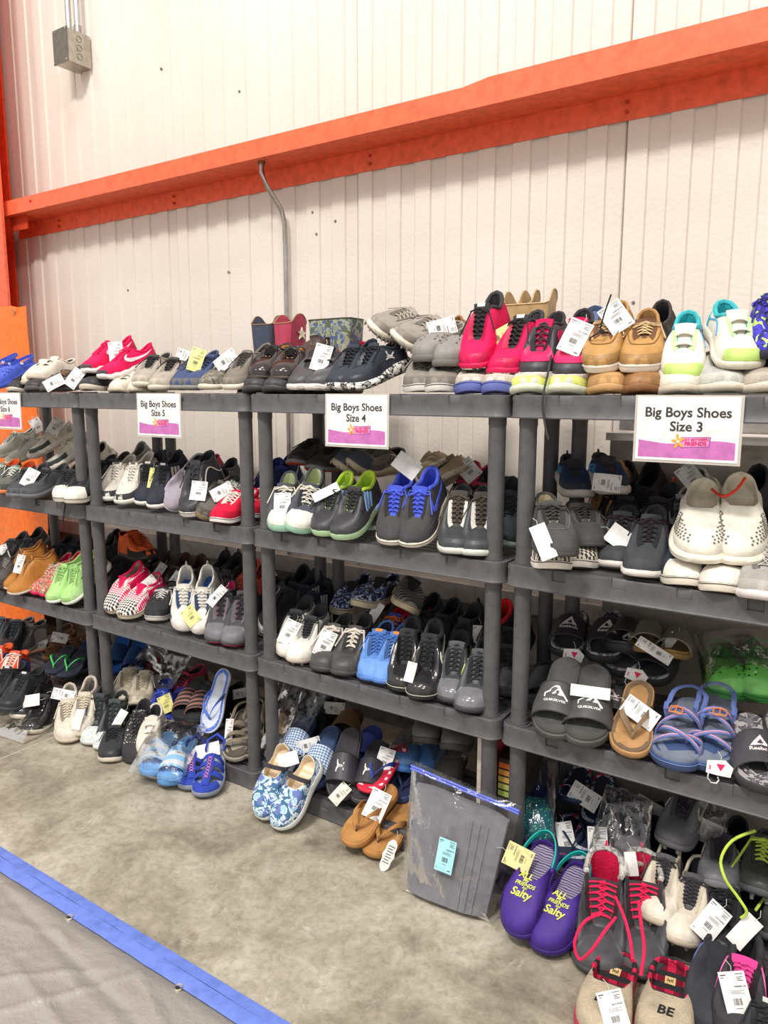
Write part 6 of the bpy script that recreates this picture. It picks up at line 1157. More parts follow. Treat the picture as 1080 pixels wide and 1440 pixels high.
 ('nb_grey',(1.1865,0.3240,1.1365),(0.9027,-0.1154,-0.4144,0.09911,0.9932,-0.06057,0.4186,0.01361,0.9081),1,1,'running_shoe','shoe','right one of the grey suede runners with navy toes under the size 4 sign','grey suede runners with navy toes under the size 4 sign',[]),
 ('pearl',(1.2780,0.2261,0.9717),(0.9894,0.1455,0,-0.1442,0.9806,0.1324,0.01926,-0.131,0.9912),1,0,'running_shoe','shoe','grey shoe with pearly green sole beside the blue lined pair',None,[]),
 ('blue_swoosh',(1.4779,0.0490,1.0172),(0.9824,0.1866,0,-0.1631,0.8588,0.4856,0.09061,-0.4771,0.8742),1,0,'sneaker','shoe','left one of the dark grey sneakers with bright blue laces and swoosh','dark grey sneakers with bright blue laces and swoosh',[((1.446,0.06856,1.212),(0.4677,0.3935,0.7915,-0.3284,0.9087,-0.2578,-0.8206,-0.1393,0.5542),0.055,0.085,'#f4f2f0','b')]),
 ('blue_swoosh',(1.5690,0.0525,1.0268),(0.9943,0.1063,0,-0.08824,0.8251,0.5581,0.05935,-0.5549,0.8298),1,1,'sneaker','shoe','right one of the dark grey sneakers with bright blue laces and swoosh','dark grey sneakers with bright blue laces and swoosh',[]),
 ('beige_moc',(1.4553,0.3236,1.1446),(0.6427,0.1362,0.7539,-0.2451,0.9689,0.03387,-0.7259,-0.2065,0.6561),1,0,'moccasin','shoe','left one of the beige moccasins lying soles up behind the blue laced sneakers','beige moccasins lying soles up behind the blue laced sneakers',[]),
 ('beige_moc',(1.5313,0.3229,1.1335),(0.747,0.1981,0.6346,-0.2479,0.9687,-0.01063,-0.6168,-0.1494,0.7728),1,1,'moccasin','shoe','right one of the beige moccasins lying soles up behind the blue laced sneakers','beige moccasins lying soles up behind the blue laced sneakers',[((1.558,0.2802,1.188),(0.6045,0.4373,0.6658,-0.5092,0.8549,-0.09909,-0.6126,-0.2792,0.7395),0.06,0.07,'#f0ece8','')]),
 ('red_mix',(1.5584,0.3426,1.0376),(1,0,0,0,0.7755,0.6313,0,-0.6313,0.7755),1,0,'sneaker','shoe','left one of the red and grey shoes at the back behind the diamond tag','red and grey shoes at the back behind the diamond tag',[]),
 ('red_mix',(1.6157,0.3342,1.0312),(1,0,0,0,0.812,0.5837,0,-0.5837,0.812),1,1,'sneaker','shoe','right one of the red and grey shoes at the back behind the diamond tag','red and grey shoes at the back behind the diamond tag',[]),
 ('black_white_hi',(1.6724,0.0592,0.9824),(0.9381,0.3465,0,-0.3382,0.9157,0.217,0.07518,-0.2035,0.9762),1,0,'high_top','shoe','left one of the black and white high tops with brown laces beside the post','black and white high tops with brown laces beside the post',[]),
 ('black_white_hi',(1.7394,0.0732,0.9817),(0.9256,0.3784,0,-0.3699,0.9047,0.2117,0.0801,-0.1959,0.9773),1,1,'high_top','shoe','right one of the black and white high tops with brown laces beside the post','black and white high tops with brown laces beside the post',[]),
 ('bluegrey_run',(1.7331,0.2273,1.0055),(0.8279,0.5039,-0.2462,-0.3898,0.8326,0.3934,0.4032,-0.2297,0.8858),1,0,'running_shoe','shoe','grey and sky blue runner behind the size 4 post',None,[]),
 ('black_plain',(1.6724,0.3017,0.9988),(1,0,0,0,0.9417,0.3365,0,-0.3365,0.9417),1,0,'sneaker','shoe','plain black shoe behind the sky blue runner',None,[]),
 ('blue_chunky',(1.9103,0.3262,1.1193),(0.8512,0.5248,0,-0.5168,0.8382,0.174,0.09134,-0.1481,0.9847),0.88,0,'sneaker','shoe','left one of the blue chunky toddler style trainers stacked on the grey moccasins','blue chunky toddler style trainers stacked on the grey moccasins',[]),
 ('blue_chunky',(2.0260,0.2909,1.1362),(0.8224,0.5688,0,-0.565,0.8168,0.1168,0.06643,-0.09604,0.9932),0.88,1,'sneaker','shoe','right one of the blue chunky toddler style trainers stacked on the grey moccasins','blue chunky toddler style trainers stacked on the grey moccasins',[((2.096,0.1925,1.162),(0.02632,-0.3739,-0.9271,-0.2367,0.8987,-0.3691,0.9712,0.2291,-0.06483),0.05,0.075,'#e4e0dc','')]),
 ('grey_moc',(1.9883,-0.0335,1.0275),(0.8486,0.5291,0,-0.5212,0.836,0.1718,0.0909,-0.1458,0.9851),1.04,0,'moccasin','shoe','left one of the grey wool moccasins with tan fleece lining','grey wool moccasins with tan fleece lining',[((1.993,-0.1384,1.088),(0.8278,0.3868,0.4064,-0.2351,0.8968,-0.3748,-0.5094,0.2147,0.8333),0.04,0.09,'#f4f2f0','b')]),
 ('grey_moc',(2.0156,0.1359,1.0061),(0.8221,0.5693,0,-0.5693,0.8221,0.008566,0.004876,-0.007043,1),1,1,'moccasin','shoe','right one of the grey wool moccasins with tan fleece lining','grey wool moccasins with tan fleece lining',[]),
 ('checker_slip',(1.9572,0.0504,0.9550),(0.9151,0.4032,0,-0.4032,0.9151,0,0,0,1),1,0,'slip_on','shoe','left one of the checkered slip ons under the grey moccasins','checkered slip ons under the grey moccasins',[]),
 ('checker_slip',(2.0168,0.1098,0.9550),(0.9227,0.3854,0,-0.3854,0.9227,0,0,0,1),1,1,'slip_on','shoe','right one of the checkered slip ons under the grey moccasins','checkered slip ons under the grey moccasins',[]),
 ('ua_dark',(2.1150,0.1544,0.9710),(0.9919,0.1269,0,-0.1259,0.9839,0.1272,0.01615,-0.1262,0.9919),1,0,'running_shoe','shoe','left one of the dark grey trainers with silver logo and blank white tag','dark grey trainers with silver logo and blank white tag',[((2.106,0.07489,1.055),(0.3941,0.5458,0.7394,-0.3468,0.8334,-0.4304,-0.8511,-0.08679,0.5177),0.055,0.075,'#f4f2f0','b')]),
 ('ua_dark',(2.2089,0.0913,0.9809),(0.9917,0.1286,0,-0.1258,0.9706,0.205,0.02636,-0.2033,0.9788),1,1,'running_shoe','shoe','right one of the dark grey trainers with silver logo and blank white tag','dark grey trainers with silver logo and blank white tag',[]),
 ('fuzzy_black',(2.0569,0.3700,1.0461),(1,0,0,0,0.7198,0.6942,0,-0.6942,0.7198),1,0,'boot','boot','left one of the fuzzy black boots heaped behind the dark grey trainers','fuzzy black boots heaped behind the dark grey trainers',[]),
 ('fuzzy_black',(2.1300,0.3752,1.0500),(0.9962,-0.08716,0,0.06075,0.6943,0.7171,-0.0625,-0.7144,0.697),1,1,'boot','boot','right one of the fuzzy black boots heaped behind the dark grey trainers','fuzzy black boots heaped behind the dark grey trainers',[]),
 ('black_orange_tab',(2.0826,0.3075,1.0024),(0.9962,0.08716,0,-0.08116,0.9276,0.3645,0.03177,-0.3631,0.9312),1,0,'running_shoe','shoe','left one of the black trainers with orange heel tabs behind the dark grey pair','black trainers with orange heel tabs behind the dark grey pair',[]),
 ('black_orange_tab',(2.1779,0.3143,1.0074),(0.9848,-0.1736,0,0.1589,0.9012,0.4033,-0.07003,-0.3972,0.9151),1,1,'running_shoe','shoe','right one of the black trainers with orange heel tabs behind the dark grey pair','black trainers with orange heel tabs behind the dark grey pair',[]),
 ('grey_pale',(2.2569,0.3655,1.0567),(0.9397,-0.342,0,0.218,0.5989,0.7706,-0.2635,-0.7241,0.6374),1,0,'running_shoe','shoe','pale grey runner behind the perforated white shoes',None,[((2.219,0.3371,1.206),(0.6749,0.4371,0.5945,-0.3533,0.8987,-0.2597,-0.6478,-0.03481,0.761),0.055,0.08,'#d8d4d0','')]),
 ('tan_under',(2.0301,0.3701,1.0629),(0.9397,-0.342,0,0.2118,0.5819,0.7852,-0.2685,-0.7378,0.6193),1,0,'ankle_boot','boot','tan boot at the back beneath the size 3 sign',None,[]),
 ('white_vent',(2.3259,0.0836,1.0692),(0.9856,0.1693,0,-0.15,0.8728,0.4644,0.07864,-0.4577,0.8856),1.08,0,'foam_shoe','shoe','left one of the large cream foam shoes perforated with round holes','large cream foam shoes perforated with round holes',[]),
 ('white_vent',(2.4090,0.1119,1.0808),(0.9731,0.2302,0,-0.1929,0.8152,0.5462,0.1257,-0.5315,0.8377),1.08,1,'foam_shoe','shoe','right one of the large cream foam shoes perforated with round holes','large cream foam shoes perforated with round holes',[]),
 ('cream_toe',(2.2939,0.0734,0.9550),(0.974,0.2264,0,-0.2264,0.974,0,0,0,1),1,0,'canvas_shoe','shoe','left one of the canvas shoes with cream rubber toes under the perforated pair','canvas shoes with cream rubber toes under the perforated pair',[]),
 ('cream_toe',(2.3911,0.0605,0.9550),(0.983,0.1836,0,-0.1836,0.983,0,0,0,1),1,1,'canvas_shoe','shoe','right one of the canvas shoes with cream rubber toes under the perforated pair','canvas shoes with cream rubber toes under the perforated pair',[]),
 ('ua_pale',(2.4849,0.0375,0.9564),(0.9997,-0.02582,0,0.02582,0.9996,0.01123,-0.0002899,-0.01122,0.9999),1,0,'running_shoe','shoe','pale grey trainer with dark logo at the right edge',None,[]),
 ('black_plain',(2.4080,0.3739,1.0607),(0.9848,-0.1736,0,0.1174,0.6658,0.7368,-0.1279,-0.7256,0.6761),1,0,'sneaker','shoe','left one of the black shoe at the right edge level with the size 3 sign','black shoe at the right edge level with the size 3 sign',[]),
 ('black_plain',(2.4390,0.3010,0.9971),(0.9848,-0.1736,0,0.1643,0.9318,0.3238,-0.05622,-0.3188,0.9461),1,1,'sneaker','shoe','right one of the black shoe at the right edge level with the size 3 sign','black shoe at the right edge level with the size 3 sign',[]),
 ('grey_boat',(-0.6706,0.0241,0.5480),(0.9863,0.1647,0,-0.1535,0.9196,0.3617,0.05956,-0.3568,0.9323),1,1,'boat_shoe','shoe','right one of the grey suede boat shoes at the left edge of the third shelf','grey suede boat shoes at the left edge of the third shelf',[]),
 ('grey_boat',(-0.7890,0.0027,0.5506),(0.9883,0.1526,0,-0.1411,0.9136,0.3814,0.0582,-0.3769,0.9244),1,0,'boat_shoe','shoe','left one of the grey suede boat shoes at the left edge of the third shelf','grey suede boat shoes at the left edge of the third shelf',[((-0.8002,0.05758,0.6809),(0.6863,0.6465,0.3332,-0.6074,0.7615,-0.2262,-0.3999,-0.04709,0.9153),0.04,0.07,'#f4f2f0','')]),
 ('tan_boot',(-0.5827,0.0674,0.5543),(0.945,-0.3269,0,0.2983,0.8621,0.4096,-0.1339,-0.3871,0.9123),1,0,'ankle_boot','boot','left one of the tan leather lace up boots on the left third shelf','tan leather lace up boots on the left third shelf',[((-0.5368,0.002788,0.6752),(0.7803,0.5824,-0.2278,-0.6243,0.7049,-0.3365,-0.03539,0.4048,0.9137),0.035,0.085,'#f4f2f0','')]),
 ('tan_boot',(-0.4644,0.0261,0.5375),(0.9262,-0.377,0,0.362,0.8892,0.2798,-0.1055,-0.2592,0.96),1,1,'ankle_boot','boot','right one of the tan leather lace up boots on the left third shelf','tan leather lace up boots on the left third shelf',[]),
 ('char_run',(-0.9759,0.3215,0.5686),(0.9397,0.342,0,-0.294,0.8077,0.5111,0.1748,-0.4803,0.8595),1,1,'running_shoe','shoe','right one of the charcoal runners piled behind the tan leather boots','charcoal runners piled behind the tan leather boots',[]),
 ('char_run',(-1.1116,0.2981,0.5445),(0.9397,0.342,0,-0.3232,0.888,0.3271,0.1119,-0.3074,0.945),1,0,'running_shoe','shoe','left one of the charcoal runners piled behind the tan leather boots','charcoal runners piled behind the tan leather boots',[]),
 ('pink_floral',(-0.4253,0.0915,0.5482),(1,0.004671,0,-0.004352,0.9317,0.3632,0.001696,-0.3632,0.9317),1,0,'sneaker','shoe','left one of the floral sneakers with hot pink soles beside the lime runners','floral sneakers with hot pink soles beside the lime runners',[]),
 ('pink_floral',(-0.3195,0.0831,0.5645),(0.9809,-0.1946,0,0.1699,0.8564,0.4876,-0.09486,-0.4783,0.8731),1,1,'sneaker','shoe','right one of the floral sneakers with hot pink soles beside the lime runners','floral sneakers with hot pink soles beside the lime runners',[]),
 ('lime_run',(-0.2293,0.0496,0.5568),(0.9972,-0.07458,0,0.06736,0.9008,0.429,-0.032,-0.4278,0.9033),1,0,'running_shoe','shoe','left one of the lime green runners beside the double post','lime green runners beside the double post',[]),
 ('lime_run',(-0.1176,0.0566,0.5787),(0.9581,-0.2864,0,0.2302,0.7701,0.5949,-0.1704,-0.57,0.8038),1,1,'running_shoe','shoe','right one of the lime green runners beside the double post','lime green runners beside the double post',[]),
 ('black_plain',(-0.6977,0.3108,0.5501),(0.9397,0.342,0,-0.3177,0.8729,0.3702,0.1266,-0.3479,0.9289),1,0,'sneaker','shoe','left one of the black shoes at the back behind the lime runners','black shoes at the back behind the lime runners',[]),
 ('black_plain',(-0.5715,0.3270,0.5644),(0.9397,0.342,0,-0.3001,0.8246,0.4795,0.164,-0.4506,0.8775),1,1,'sneaker','shoe','right one of the black shoes at the back behind the lime runners','black shoes at the back behind the lime runners',[]),
 ('black_leather',(-0.1104,0.1542,0.5447),(0.9822,0.1879,0,-0.177,0.9251,0.3359,0.06312,-0.33,0.9419),1,0,'sneaker','shoe',"left one of the black leather shoes beside the second unit's left post","black leather shoes beside the second unit's left post",[]),
 ('black_leather',(-0.1443,0.2635,0.5472),(0.993,0.1183,0,-0.1106,0.9281,0.3554,0.04206,-0.3529,0.9347),1,1,'sneaker','shoe',"right one of the black leather shoes beside the second unit's left post","black leather shoes beside the second unit's left post",[]),
 ('olive_run',(-0.3804,0.3501,0.5925),(0.9848,0.1736,0,-0.1257,0.713,0.6898,0.1198,-0.6793,0.724),1,0,'running_shoe','shoe','olive runner at the back near the orange laced one',None,[]),
 ('orange_lace',(-0.0101,0.2213,0.6835),(0.1717,0.9851,0,-0.9838,0.1715,-0.0524,-0.05162,0.008999,0.9986),1,0,'running_shoe','shoe','black running shoe with bright orange laces',None,[]),
 ('black_plain',(-0.3449,0.3739,0.5992),(0.9848,0.1736,0,-0.1174,0.6658,0.7368,0.1279,-0.7256,0.6761),1,0,'sneaker','shoe','left one of the black shoes heaped around the orange laced runner','black shoes heaped around the orange laced runner',[]),
 ('black_plain',(-0.1544,0.2954,0.5389),(0.9848,0.1736,0,-0.1665,0.9445,0.2833,0.0492,-0.279,0.959),1,1,'sneaker','shoe','right one of the black shoes heaped around the orange laced runner','black shoes heaped around the orange laced runner',[]),
 ('char_run',(-0.0303,0.3002,0.5506),(0.9848,0.1736,0,-0.1611,0.9134,0.3739,0.06493,-0.3683,0.9275),1,0,'running_shoe','shoe','charcoal runner behind the pink checkered slip ons',None,[]),
 ('pink_check',(0.1069,0.0891,0.5715),(1,0.002686,0,-0.00226,0.8413,0.5406,0.001452,-0.5406,0.8413),1,0,'slip_on','shoe','left one of the hot pink slip ons with black and white checkered toes','hot pink slip ons with black and white checkered toes',[]),
 ('pink_check',(0.2078,0.0828,0.5458),(0.9924,0.1234,0,-0.1159,0.9317,0.3444,0.0425,-0.3417,0.9388),1,1,'slip_on','shoe','right one of the hot pink slip ons with black and white checkered toes','hot pink slip ons with black and white checkered toes',[((0.22,0.1333,0.6432),(0.5949,0.2738,-0.7557,-0.6739,0.6823,-0.2833,0.4381,0.6778,0.5904),0.055,0.08,'#f4f2f0','')]),
 ('black_skull',(0.2718,0.1240,0.5183),(0.8802,0.4746,0,-0.4705,0.8728,0.13,0.06168,-0.1144,0.9915),1,0,'skate_shoe','shoe','left one of the black skate shoes with white lace panels','black skate shoes with white lace panels',[]),
 ('black_skull',(0.2745,0.1842,0.5146),(0.8417,0.54,0,-0.5373,0.8375,0.1001,0.05406,-0.08427,0.995),1,1,'skate_shoe','shoe','right one of the black skate shoes with white lace panels','black skate shoes with white lace panels',[]),
 ('court_blue',(0.4760,0.0697,0.5782),(0.7751,0.6319,0,-0.5098,0.6254,0.5908,0.3733,-0.4579,0.8068),1,0,'basketball_shoe','shoe','left one of the white and denim blue sneakers with the yellow tag','white and denim blue sneakers with the yellow tag',[]),
 ('court_blue',(0.5856,0.0863,0.5975),(0.8845,0.4665,0,-0.3173,0.6017,0.7329,0.3419,-0.6483,0.6803),1,1,'basketball_shoe','shoe','right one of the white and denim blue sneakers with the yellow tag','white and denim blue sneakers with the yellow tag',[((0.5736,-0.02284,0.6132),(0.5713,0.5241,0.6316,-0.4134,0.8486,-0.3302,-0.709,-0.07246,0.7015),0.055,0.07,'#f3eb9a','')]),
 ('hiker_pink',(0.6778,0.0770,0.5335),(0.9144,0.4049,0,-0.3921,0.8856,0.2489,0.1008,-0.2276,0.9685),1,0,'hiking_boot','boot','left one of the grey hiking boots with pink soles by the post','grey hiking boots with pink soles by the post',[((0.6902,0.06714,0.6927),(0.8093,0.1565,-0.5662,-0.4318,0.812,-0.3927,0.3983,0.5623,0.7247),0.035,0.085,'#f4f2f0','')]),
 ('hiker_pink',(0.7656,0.0891,0.5328),(0.9308,0.3655,0,-0.3545,0.9027,0.2439,0.08914,-0.227,0.9698),1,1,'hiking_boot','boot','right one of the grey hiking boots with pink soles by the post','grey hiking boots with pink soles by the post',[]),
 ('pink_trim',(0.4319,0.2724,0.5158),(0.9848,0.1736,0,-0.1727,0.9797,0.1022,0.01774,-0.1006,0.9948),1,0,'running_shoe','shoe','left one of the black shoes with hot pink collars behind the hiking boots','black shoes with hot pink collars behind the hiking boots',[]),
 ('pink_trim',(0.5105,0.2780,0.5221),(0.9848,0.1736,0,-0.1716,0.9735,0.1513,0.02627,-0.149,0.9885),1,1,'running_shoe','shoe','right one of the black shoes with hot pink collars behind the hiking boots','black shoes with hot pink collars behind the hiking boots',[]),
 ('dark_brown',(0.1493,0.3199,0.5676),(0.9659,0.2588,0,-0.2236,0.8343,0.5039,0.1304,-0.4867,0.8638),1,0,'sneaker','shoe','left one of the dark brown shoes lying behind the white and denim pair','dark brown shoes lying behind the white and denim pair',[((0.2104,0.2652,0.6468),(0.8281,0.2719,-0.4903,-0.4837,0.7887,-0.3795,0.2835,0.5514,0.7846),0.03,0.06,'#f4f2f0','')]),
 ('dark_brown',(0.2485,0.3244,0.5716),(0.9659,0.2588,0,-0.2188,0.8166,0.5341,0.1382,-0.5159,0.8454),1,1,'sneaker','shoe','right one of the dark brown shoes lying behind the white and denim pair','dark brown shoes lying behind the white and denim pair',[]),
 ('black_strap',(0.3888,0.3520,0.5848),(0.9848,0.1736,0,-0.1345,0.7629,0.6324,0.1098,-0.6228,0.7747),1,0,'sneaker','shoe','left one of the black strap shoes at the back near the size 5 right post','black strap shoes at the back near the size 5 right post',[]),
 ('black_strap',(0.4602,0.3514,0.5843),(0.9848,0.1736,0,-0.135,0.7656,0.629,0.1092,-0.6194,0.7774),1,1,'sneaker','shoe','right one of the black strap shoes at the back near the size 5 right post','black strap shoes at the back near the size 5 right post',[]),
 ('dark_brown',(0.0414,0.3144,0.5636),(0.9848,0.1736,0,-0.153,0.8676,0.4732,0.08216,-0.466,0.881),1,0,'sneaker','shoe','dark brown shoe behind the black skate shoes',None,[((0.1076,0.2708,0.6677),(0.8846,0.1885,-0.4265,-0.3776,0.8262,-0.4181,0.2735,0.5309,0.8021),0.04,0.07,'#e4e0dc','')]),
 ('coral_run',(0.5547,0.3449,0.5888),(0.9848,0.1736,0,-0.1301,0.7381,0.6621,0.115,-0.652,0.7494),1,0,'running_shoe','shoe','left one of the coral runners seen between the size 5 and 4 posts','coral runners seen between the size 5 and 4 posts',[]),
 ('coral_run',(0.6115,0.3371,0.5828),(0.9848,0.1736,0,-0.1365,0.7742,0.618,0.1073,-0.6086,0.7862),1,1,'running_shoe','shoe','right one of the coral runners seen between the size 5 and 4 posts','coral runners seen between the size 5 and 4 posts',[]),
 ('vans_side',(0.7676,0.2214,0.5534),(0.5064,0.645,-0.5723,-0.5289,0.7565,0.3847,0.6811,0.1079,0.7242),1,1,'skate_shoe','shoe','right one of the black skate shoes with white waves stood on edge by the post','black skate shoes with white waves stood on edge by the post',[]),
 ('vans_side',(0.7402,0.2281,0.5346),(0.8235,0.5026,-0.2631,-0.4433,0.8595,0.2544,0.354,-0.09287,0.9306),1,0,'skate_shoe','shoe','left one of the black skate shoes with white waves stood on edge by the post','black skate shoes with white waves stood on edge by the post',[]),
 ('black_plain',(0.8221,0.3462,0.5807),(0.9848,0.1736,0,-0.1386,0.7863,0.6021,0.1046,-0.593,0.7984),1,0,'sneaker','shoe','plain black shoe at the back left, third shelf, size 4 unit',None,[]),
 ('navy_three',(0.8847,0.3398,0.5763),(0.9962,0.08716,0,-0.07165,0.8189,0.5694,0.04963,-0.5672,0.8221),1,0,'running_shoe','shoe','left one of the navy three striped shoes behind the white cleats','navy three striped shoes behind the white cleats',[]),
 ('navy_three',(0.9363,0.3086,0.5516),(0.9962,0.08716,0,-0.08057,0.921,0.3812,0.03322,-0.3798,0.9245),1,1,'running_shoe','shoe','right one of the navy three striped shoes behind the white cleats','navy three striped shoes behind the white cleats',[]),
 ('cleat_white',(1.0144,0.1090,0.5433),(0.9758,0.2187,0,-0.2068,0.9227,0.3254,0.07117,-0.3176,0.9456),1,0,'soccer_cleat','cleat','left one of the white and grey cleats with black laces','white and grey cleats with black laces',[((1.049,0.04693,0.6305),(0.9113,0.256,-0.3224,-0.395,0.7647,-0.5091,0.1162,0.5913,0.7981),0.055,0.085,'#f4f2f0','')]),
 ('cleat_white',(1.0848,0.0940,0.5310),(0.9743,0.2253,0,-0.2194,0.9484,0.2291,0.05163,-0.2232,0.9734),1,1,'soccer_cleat','cleat','right one of the white and grey cleats with black laces','white and grey cleats with black laces',[]),
 ('black_creamlace',(1.1925,0.0805,0.5184),(0.9813,0.1926,0,-0.191,0.9729,0.1304,0.02513,-0.128,0.9915),1,0,'skate_shoe','shoe','left one of the black leather sneakers with thick cream laces','black leather sneakers with thick cream laces',[((1.222,0.0233,0.6326),(0.8254,0.3985,-0.3998,-0.4981,0.8475,-0.1835,0.2657,0.3506,0.898),0.055,0.09,'#f4f2f0','')]),
 ('black_creamlace',(1.2795,0.0886,0.5268),(0.9743,0.2253,0,-0.2209,0.9552,0.1967,0.04432,-0.1917,0.9805),1,1,'skate_shoe','shoe','right one of the black leather sneakers with thick cream laces','black leather sneakers with thick cream laces',[]),
 ('flame_slip',(1.0497,0.3790,0.6063),(0.9977,0.06708,0,-0.06664,0.9912,0.1141,0.007656,-0.1139,0.9935),1,0,'slip_on','shoe','left one of the slip ons with blue flame print on top of the pile','slip ons with blue flame print on top of the pile',[]),
 ('flame_slip',(1.2026,0.3244,0.6537),(1,0.008271,0,-0.008265,0.9992,-0.03802,-0.0003145,0.03802,0.9993),1,1,'slip_on','shoe','right one of the slip ons with blue flame print on top of the pile','slip ons with blue flame print on top of the pile',[]),
 ('zig_black',(1.3264,0.2961,0.6757),(0.7102,0.5059,-0.4895,-0.5986,0.8,-0.04166,0.3705,0.3226,0.871),1,0,'slip_on','shoe','black zigzag patterned slip on behind the flame pair',None,[]),
 ('black_plain',(1.4130,0.3225,0.5633),(1,0,0,0,0.8822,0.4708,0,-0.4708,0.8822),1,0,'sneaker','shoe','left one of the plain black shoes along the back of the third shelf','plain black shoes along the back of the third shelf',[]),
 ('black_plain',(1.4925,0.3179,0.5595),(1,0,0,0,0.8968,0.4424,0,-0.4424,0.8968),1,1,'sneaker','shoe','right one of the plain black shoes along the back of the third shelf','plain black shoes along the back of the third shelf',[]),
 ('black_strap',(1.5801,0.3170,0.5588),(1,0,0,0,0.8996,0.4368,0,-0.4368,0.8996),1,0,'sneaker','shoe','black strap shoe near the size 4 right post',None,[]),
 ('olive_run',(1.2212,0.2965,0.5474),(1,0,0,0,0.9372,0.3488,0,-0.3488,0.9372),1,0,'running_shoe','shoe','olive shoe behind the light blue sneakers',None,[((1.26,0.2612,0.6762),(0.8795,0.2091,-0.4275,-0.428,0.7402,-0.5186,0.208,0.6391,0.7405),0.035,0.08,'#f4f2f0','b')]),
 ('red_blue',(1.3080,0.2844,0.5295),(0.9903,0.1392,0,-0.1361,0.9683,0.2095,0.02916,-0.2075,0.9778),1,0,'sneaker','shoe','left one of the blue shoes with bright red collars on the third shelf','blue shoes with bright red collars on the third shelf',[]),
 ('red_blue',(1.3855,0.2856,0.5307),(0.9903,0.1392,0,-0.1358,0.9661,0.2194,0.03053,-0.2172,0.9756),1,1,'sneaker','shoe','right one of the blue shoes with bright red collars on the third shelf','blue shoes with bright red collars on the third shelf',[]),
 ('sky_laced',(1.3633,0.0990,0.5162),(0.958,0.2868,0,-0.285,0.9519,0.1127,0.03231,-0.1079,0.9936),1,0,'running_shoe','shoe','left one of the light blue sneakers with blue laces and orange tongue label','light blue sneakers with blue laces and orange tongue label',[]),
 ('sky_laced',(1.4284,0.1063,0.5162),(0.9683,0.2497,0,-0.2481,0.9621,0.1131,0.02824,-0.1095,0.9936),1,1,'running_shoe','shoe','right one of the light blue sneakers with blue laces and orange tongue label','light blue sneakers with blue laces and orange tongue label',[]),
 ('gloss_swoosh',(1.4857,0.0805,0.5274),(0.9448,0.3276,0,-0.3209,0.9254,0.2016,0.06605,-0.1905,0.9795),1,0,'high_top','shoe','left one of the glossy black high sneakers with white swoosh','glossy black high sneakers with white swoosh',[]),
 ('gloss_swoosh',(1.5785,0.0642,0.5362),(0.9512,0.3085,0,-0.2971,0.9159,0.2701,0.08333,-0.2569,0.9628),1,1,'high_top','shoe','right one of the glossy black high sneakers with white swoosh','glossy black high sneakers with white swoosh',[((1.569,-0.02347,0.6129),(0.9686,0.2143,-0.126,-0.2479,0.8711,-0.424,0.01892,0.442,0.8968),0.03,0.06,'#e0dcd8','b')]),
 ('grey_volt',(1.6533,0.0926,0.5192),(0.9502,0.3116,0,-0.3086,0.9413,0.137,0.04269,-0.1302,0.9906),1,0,'basketball_shoe','shoe','left one of the grey basketball shoes with shiny toes and lime swoosh','grey basketball shoes with shiny toes and lime swoosh',[]),
 ('grey_volt',(1.7439,0.0683,0.5201),(0.9668,0.2554,0,-0.2527,0.9568,0.1435,0.03665,-0.1388,0.9896),1,1,'basketball_shoe','shoe','right one of the grey basketball shoes with shiny toes and lime swoosh','grey basketball shoes with shiny toes and lime swoosh',[]),
 ('char_run',(1.4397,0.2793,0.5286),(0.9962,0.08716,0,-0.08535,0.9756,0.2024,0.01764,-0.2016,0.9793),1,0,'running_shoe','shoe','left one of the charcoal shoes tucked between the glossy black and grey pairs','charcoal shoes tucked between the glossy black and grey pairs',[]),
 ('char_run',(1.5071,0.2850,0.5352),(0.9962,0.08716,0,-0.08429,0.9634,0.2544,0.02217,-0.2535,0.9671),1,1,'running_shoe','shoe','right one of the charcoal shoes tucked between the glossy black and grey pairs','charcoal shoes tucked between the glossy black and grey pairs',[]),
 ('char_run',(1.5927,0.2756,0.5244),(1,0,0,0,0.9855,0.1699,0,-0.1699,0.9855),1,0,'running_shoe','shoe','charcoal shoe behind the grey basketball shoes',None,[((1.635,0.2841,0.6574),(0.8533,0.5189,-0.05085,-0.515,0.8238,-0.237,-0.08108,0.2284,0.9702),0.045,0.085,'#f4f2f0','')]),
 ('black_red_top',(1.6844,0.3372,0.5721),(1,0,0,0,0.843,0.538,0,-0.538,0.843),1,0,'sneaker','shoe','black shoe with red collar between the two tall posts',None,[]),
 ('black_plain',(1.7435,0.3150,0.5572),(1,0,0,0,0.9056,0.4242,0,-0.4242,0.9056),1,0,'sneaker','shoe','plain black shoe behind the nearest left post',None,[]),
 ('lime_edge',(1.7521,0.2216,0.5108),(0.8744,0.4852,0,-0.484,0.8723,0.07035,0.03413,-0.06151,0.9975),1,0,'running_shoe','shoe','grey shoe with lime edging behind the size 4 right post',None,[]),
 ('reebok',(1.9277,0.3224,0.6578),(0.9828,0.1846,0,-0.1782,0.9484,0.2624,0.04844,-0.2579,0.965),1,0,'slide_sandal','sandal','left one of the black slides with white triangle logos and camouflage soles, upper left pair','black slides with white triangle logos and camouflage soles, upper left pair',[((1.988,0.1843,0.6736),(0.9268,0.3693,-0.0683,-0.3753,0.9043,-0.2036,-0.01343,0.2143,0.9767),0.06,0.05,'#f2efec','h')]),
 ('reebok',(2.0439,0.3213,0.6694),(0.9795,0.2012,0,-0.1922,0.9355,0.2966,0.05968,-0.2905,0.955),1,1,'slide_sandal','sandal','right one of the black slides with white triangle logos and camouflage soles, upper left pair','black slides with white triangle logos and camouflage soles, upper left pair',[]),
 ('quik',(2.0069,0.0371,0.5704),(0.9892,0.1467,0,-0.1251,0.8435,0.5223,0.07661,-0.5167,0.8527),1.06,0,'slide_sandal','sandal','left one of the grey slides with white wave and mountain logos','grey slides with white wave and mountain logos',[]),
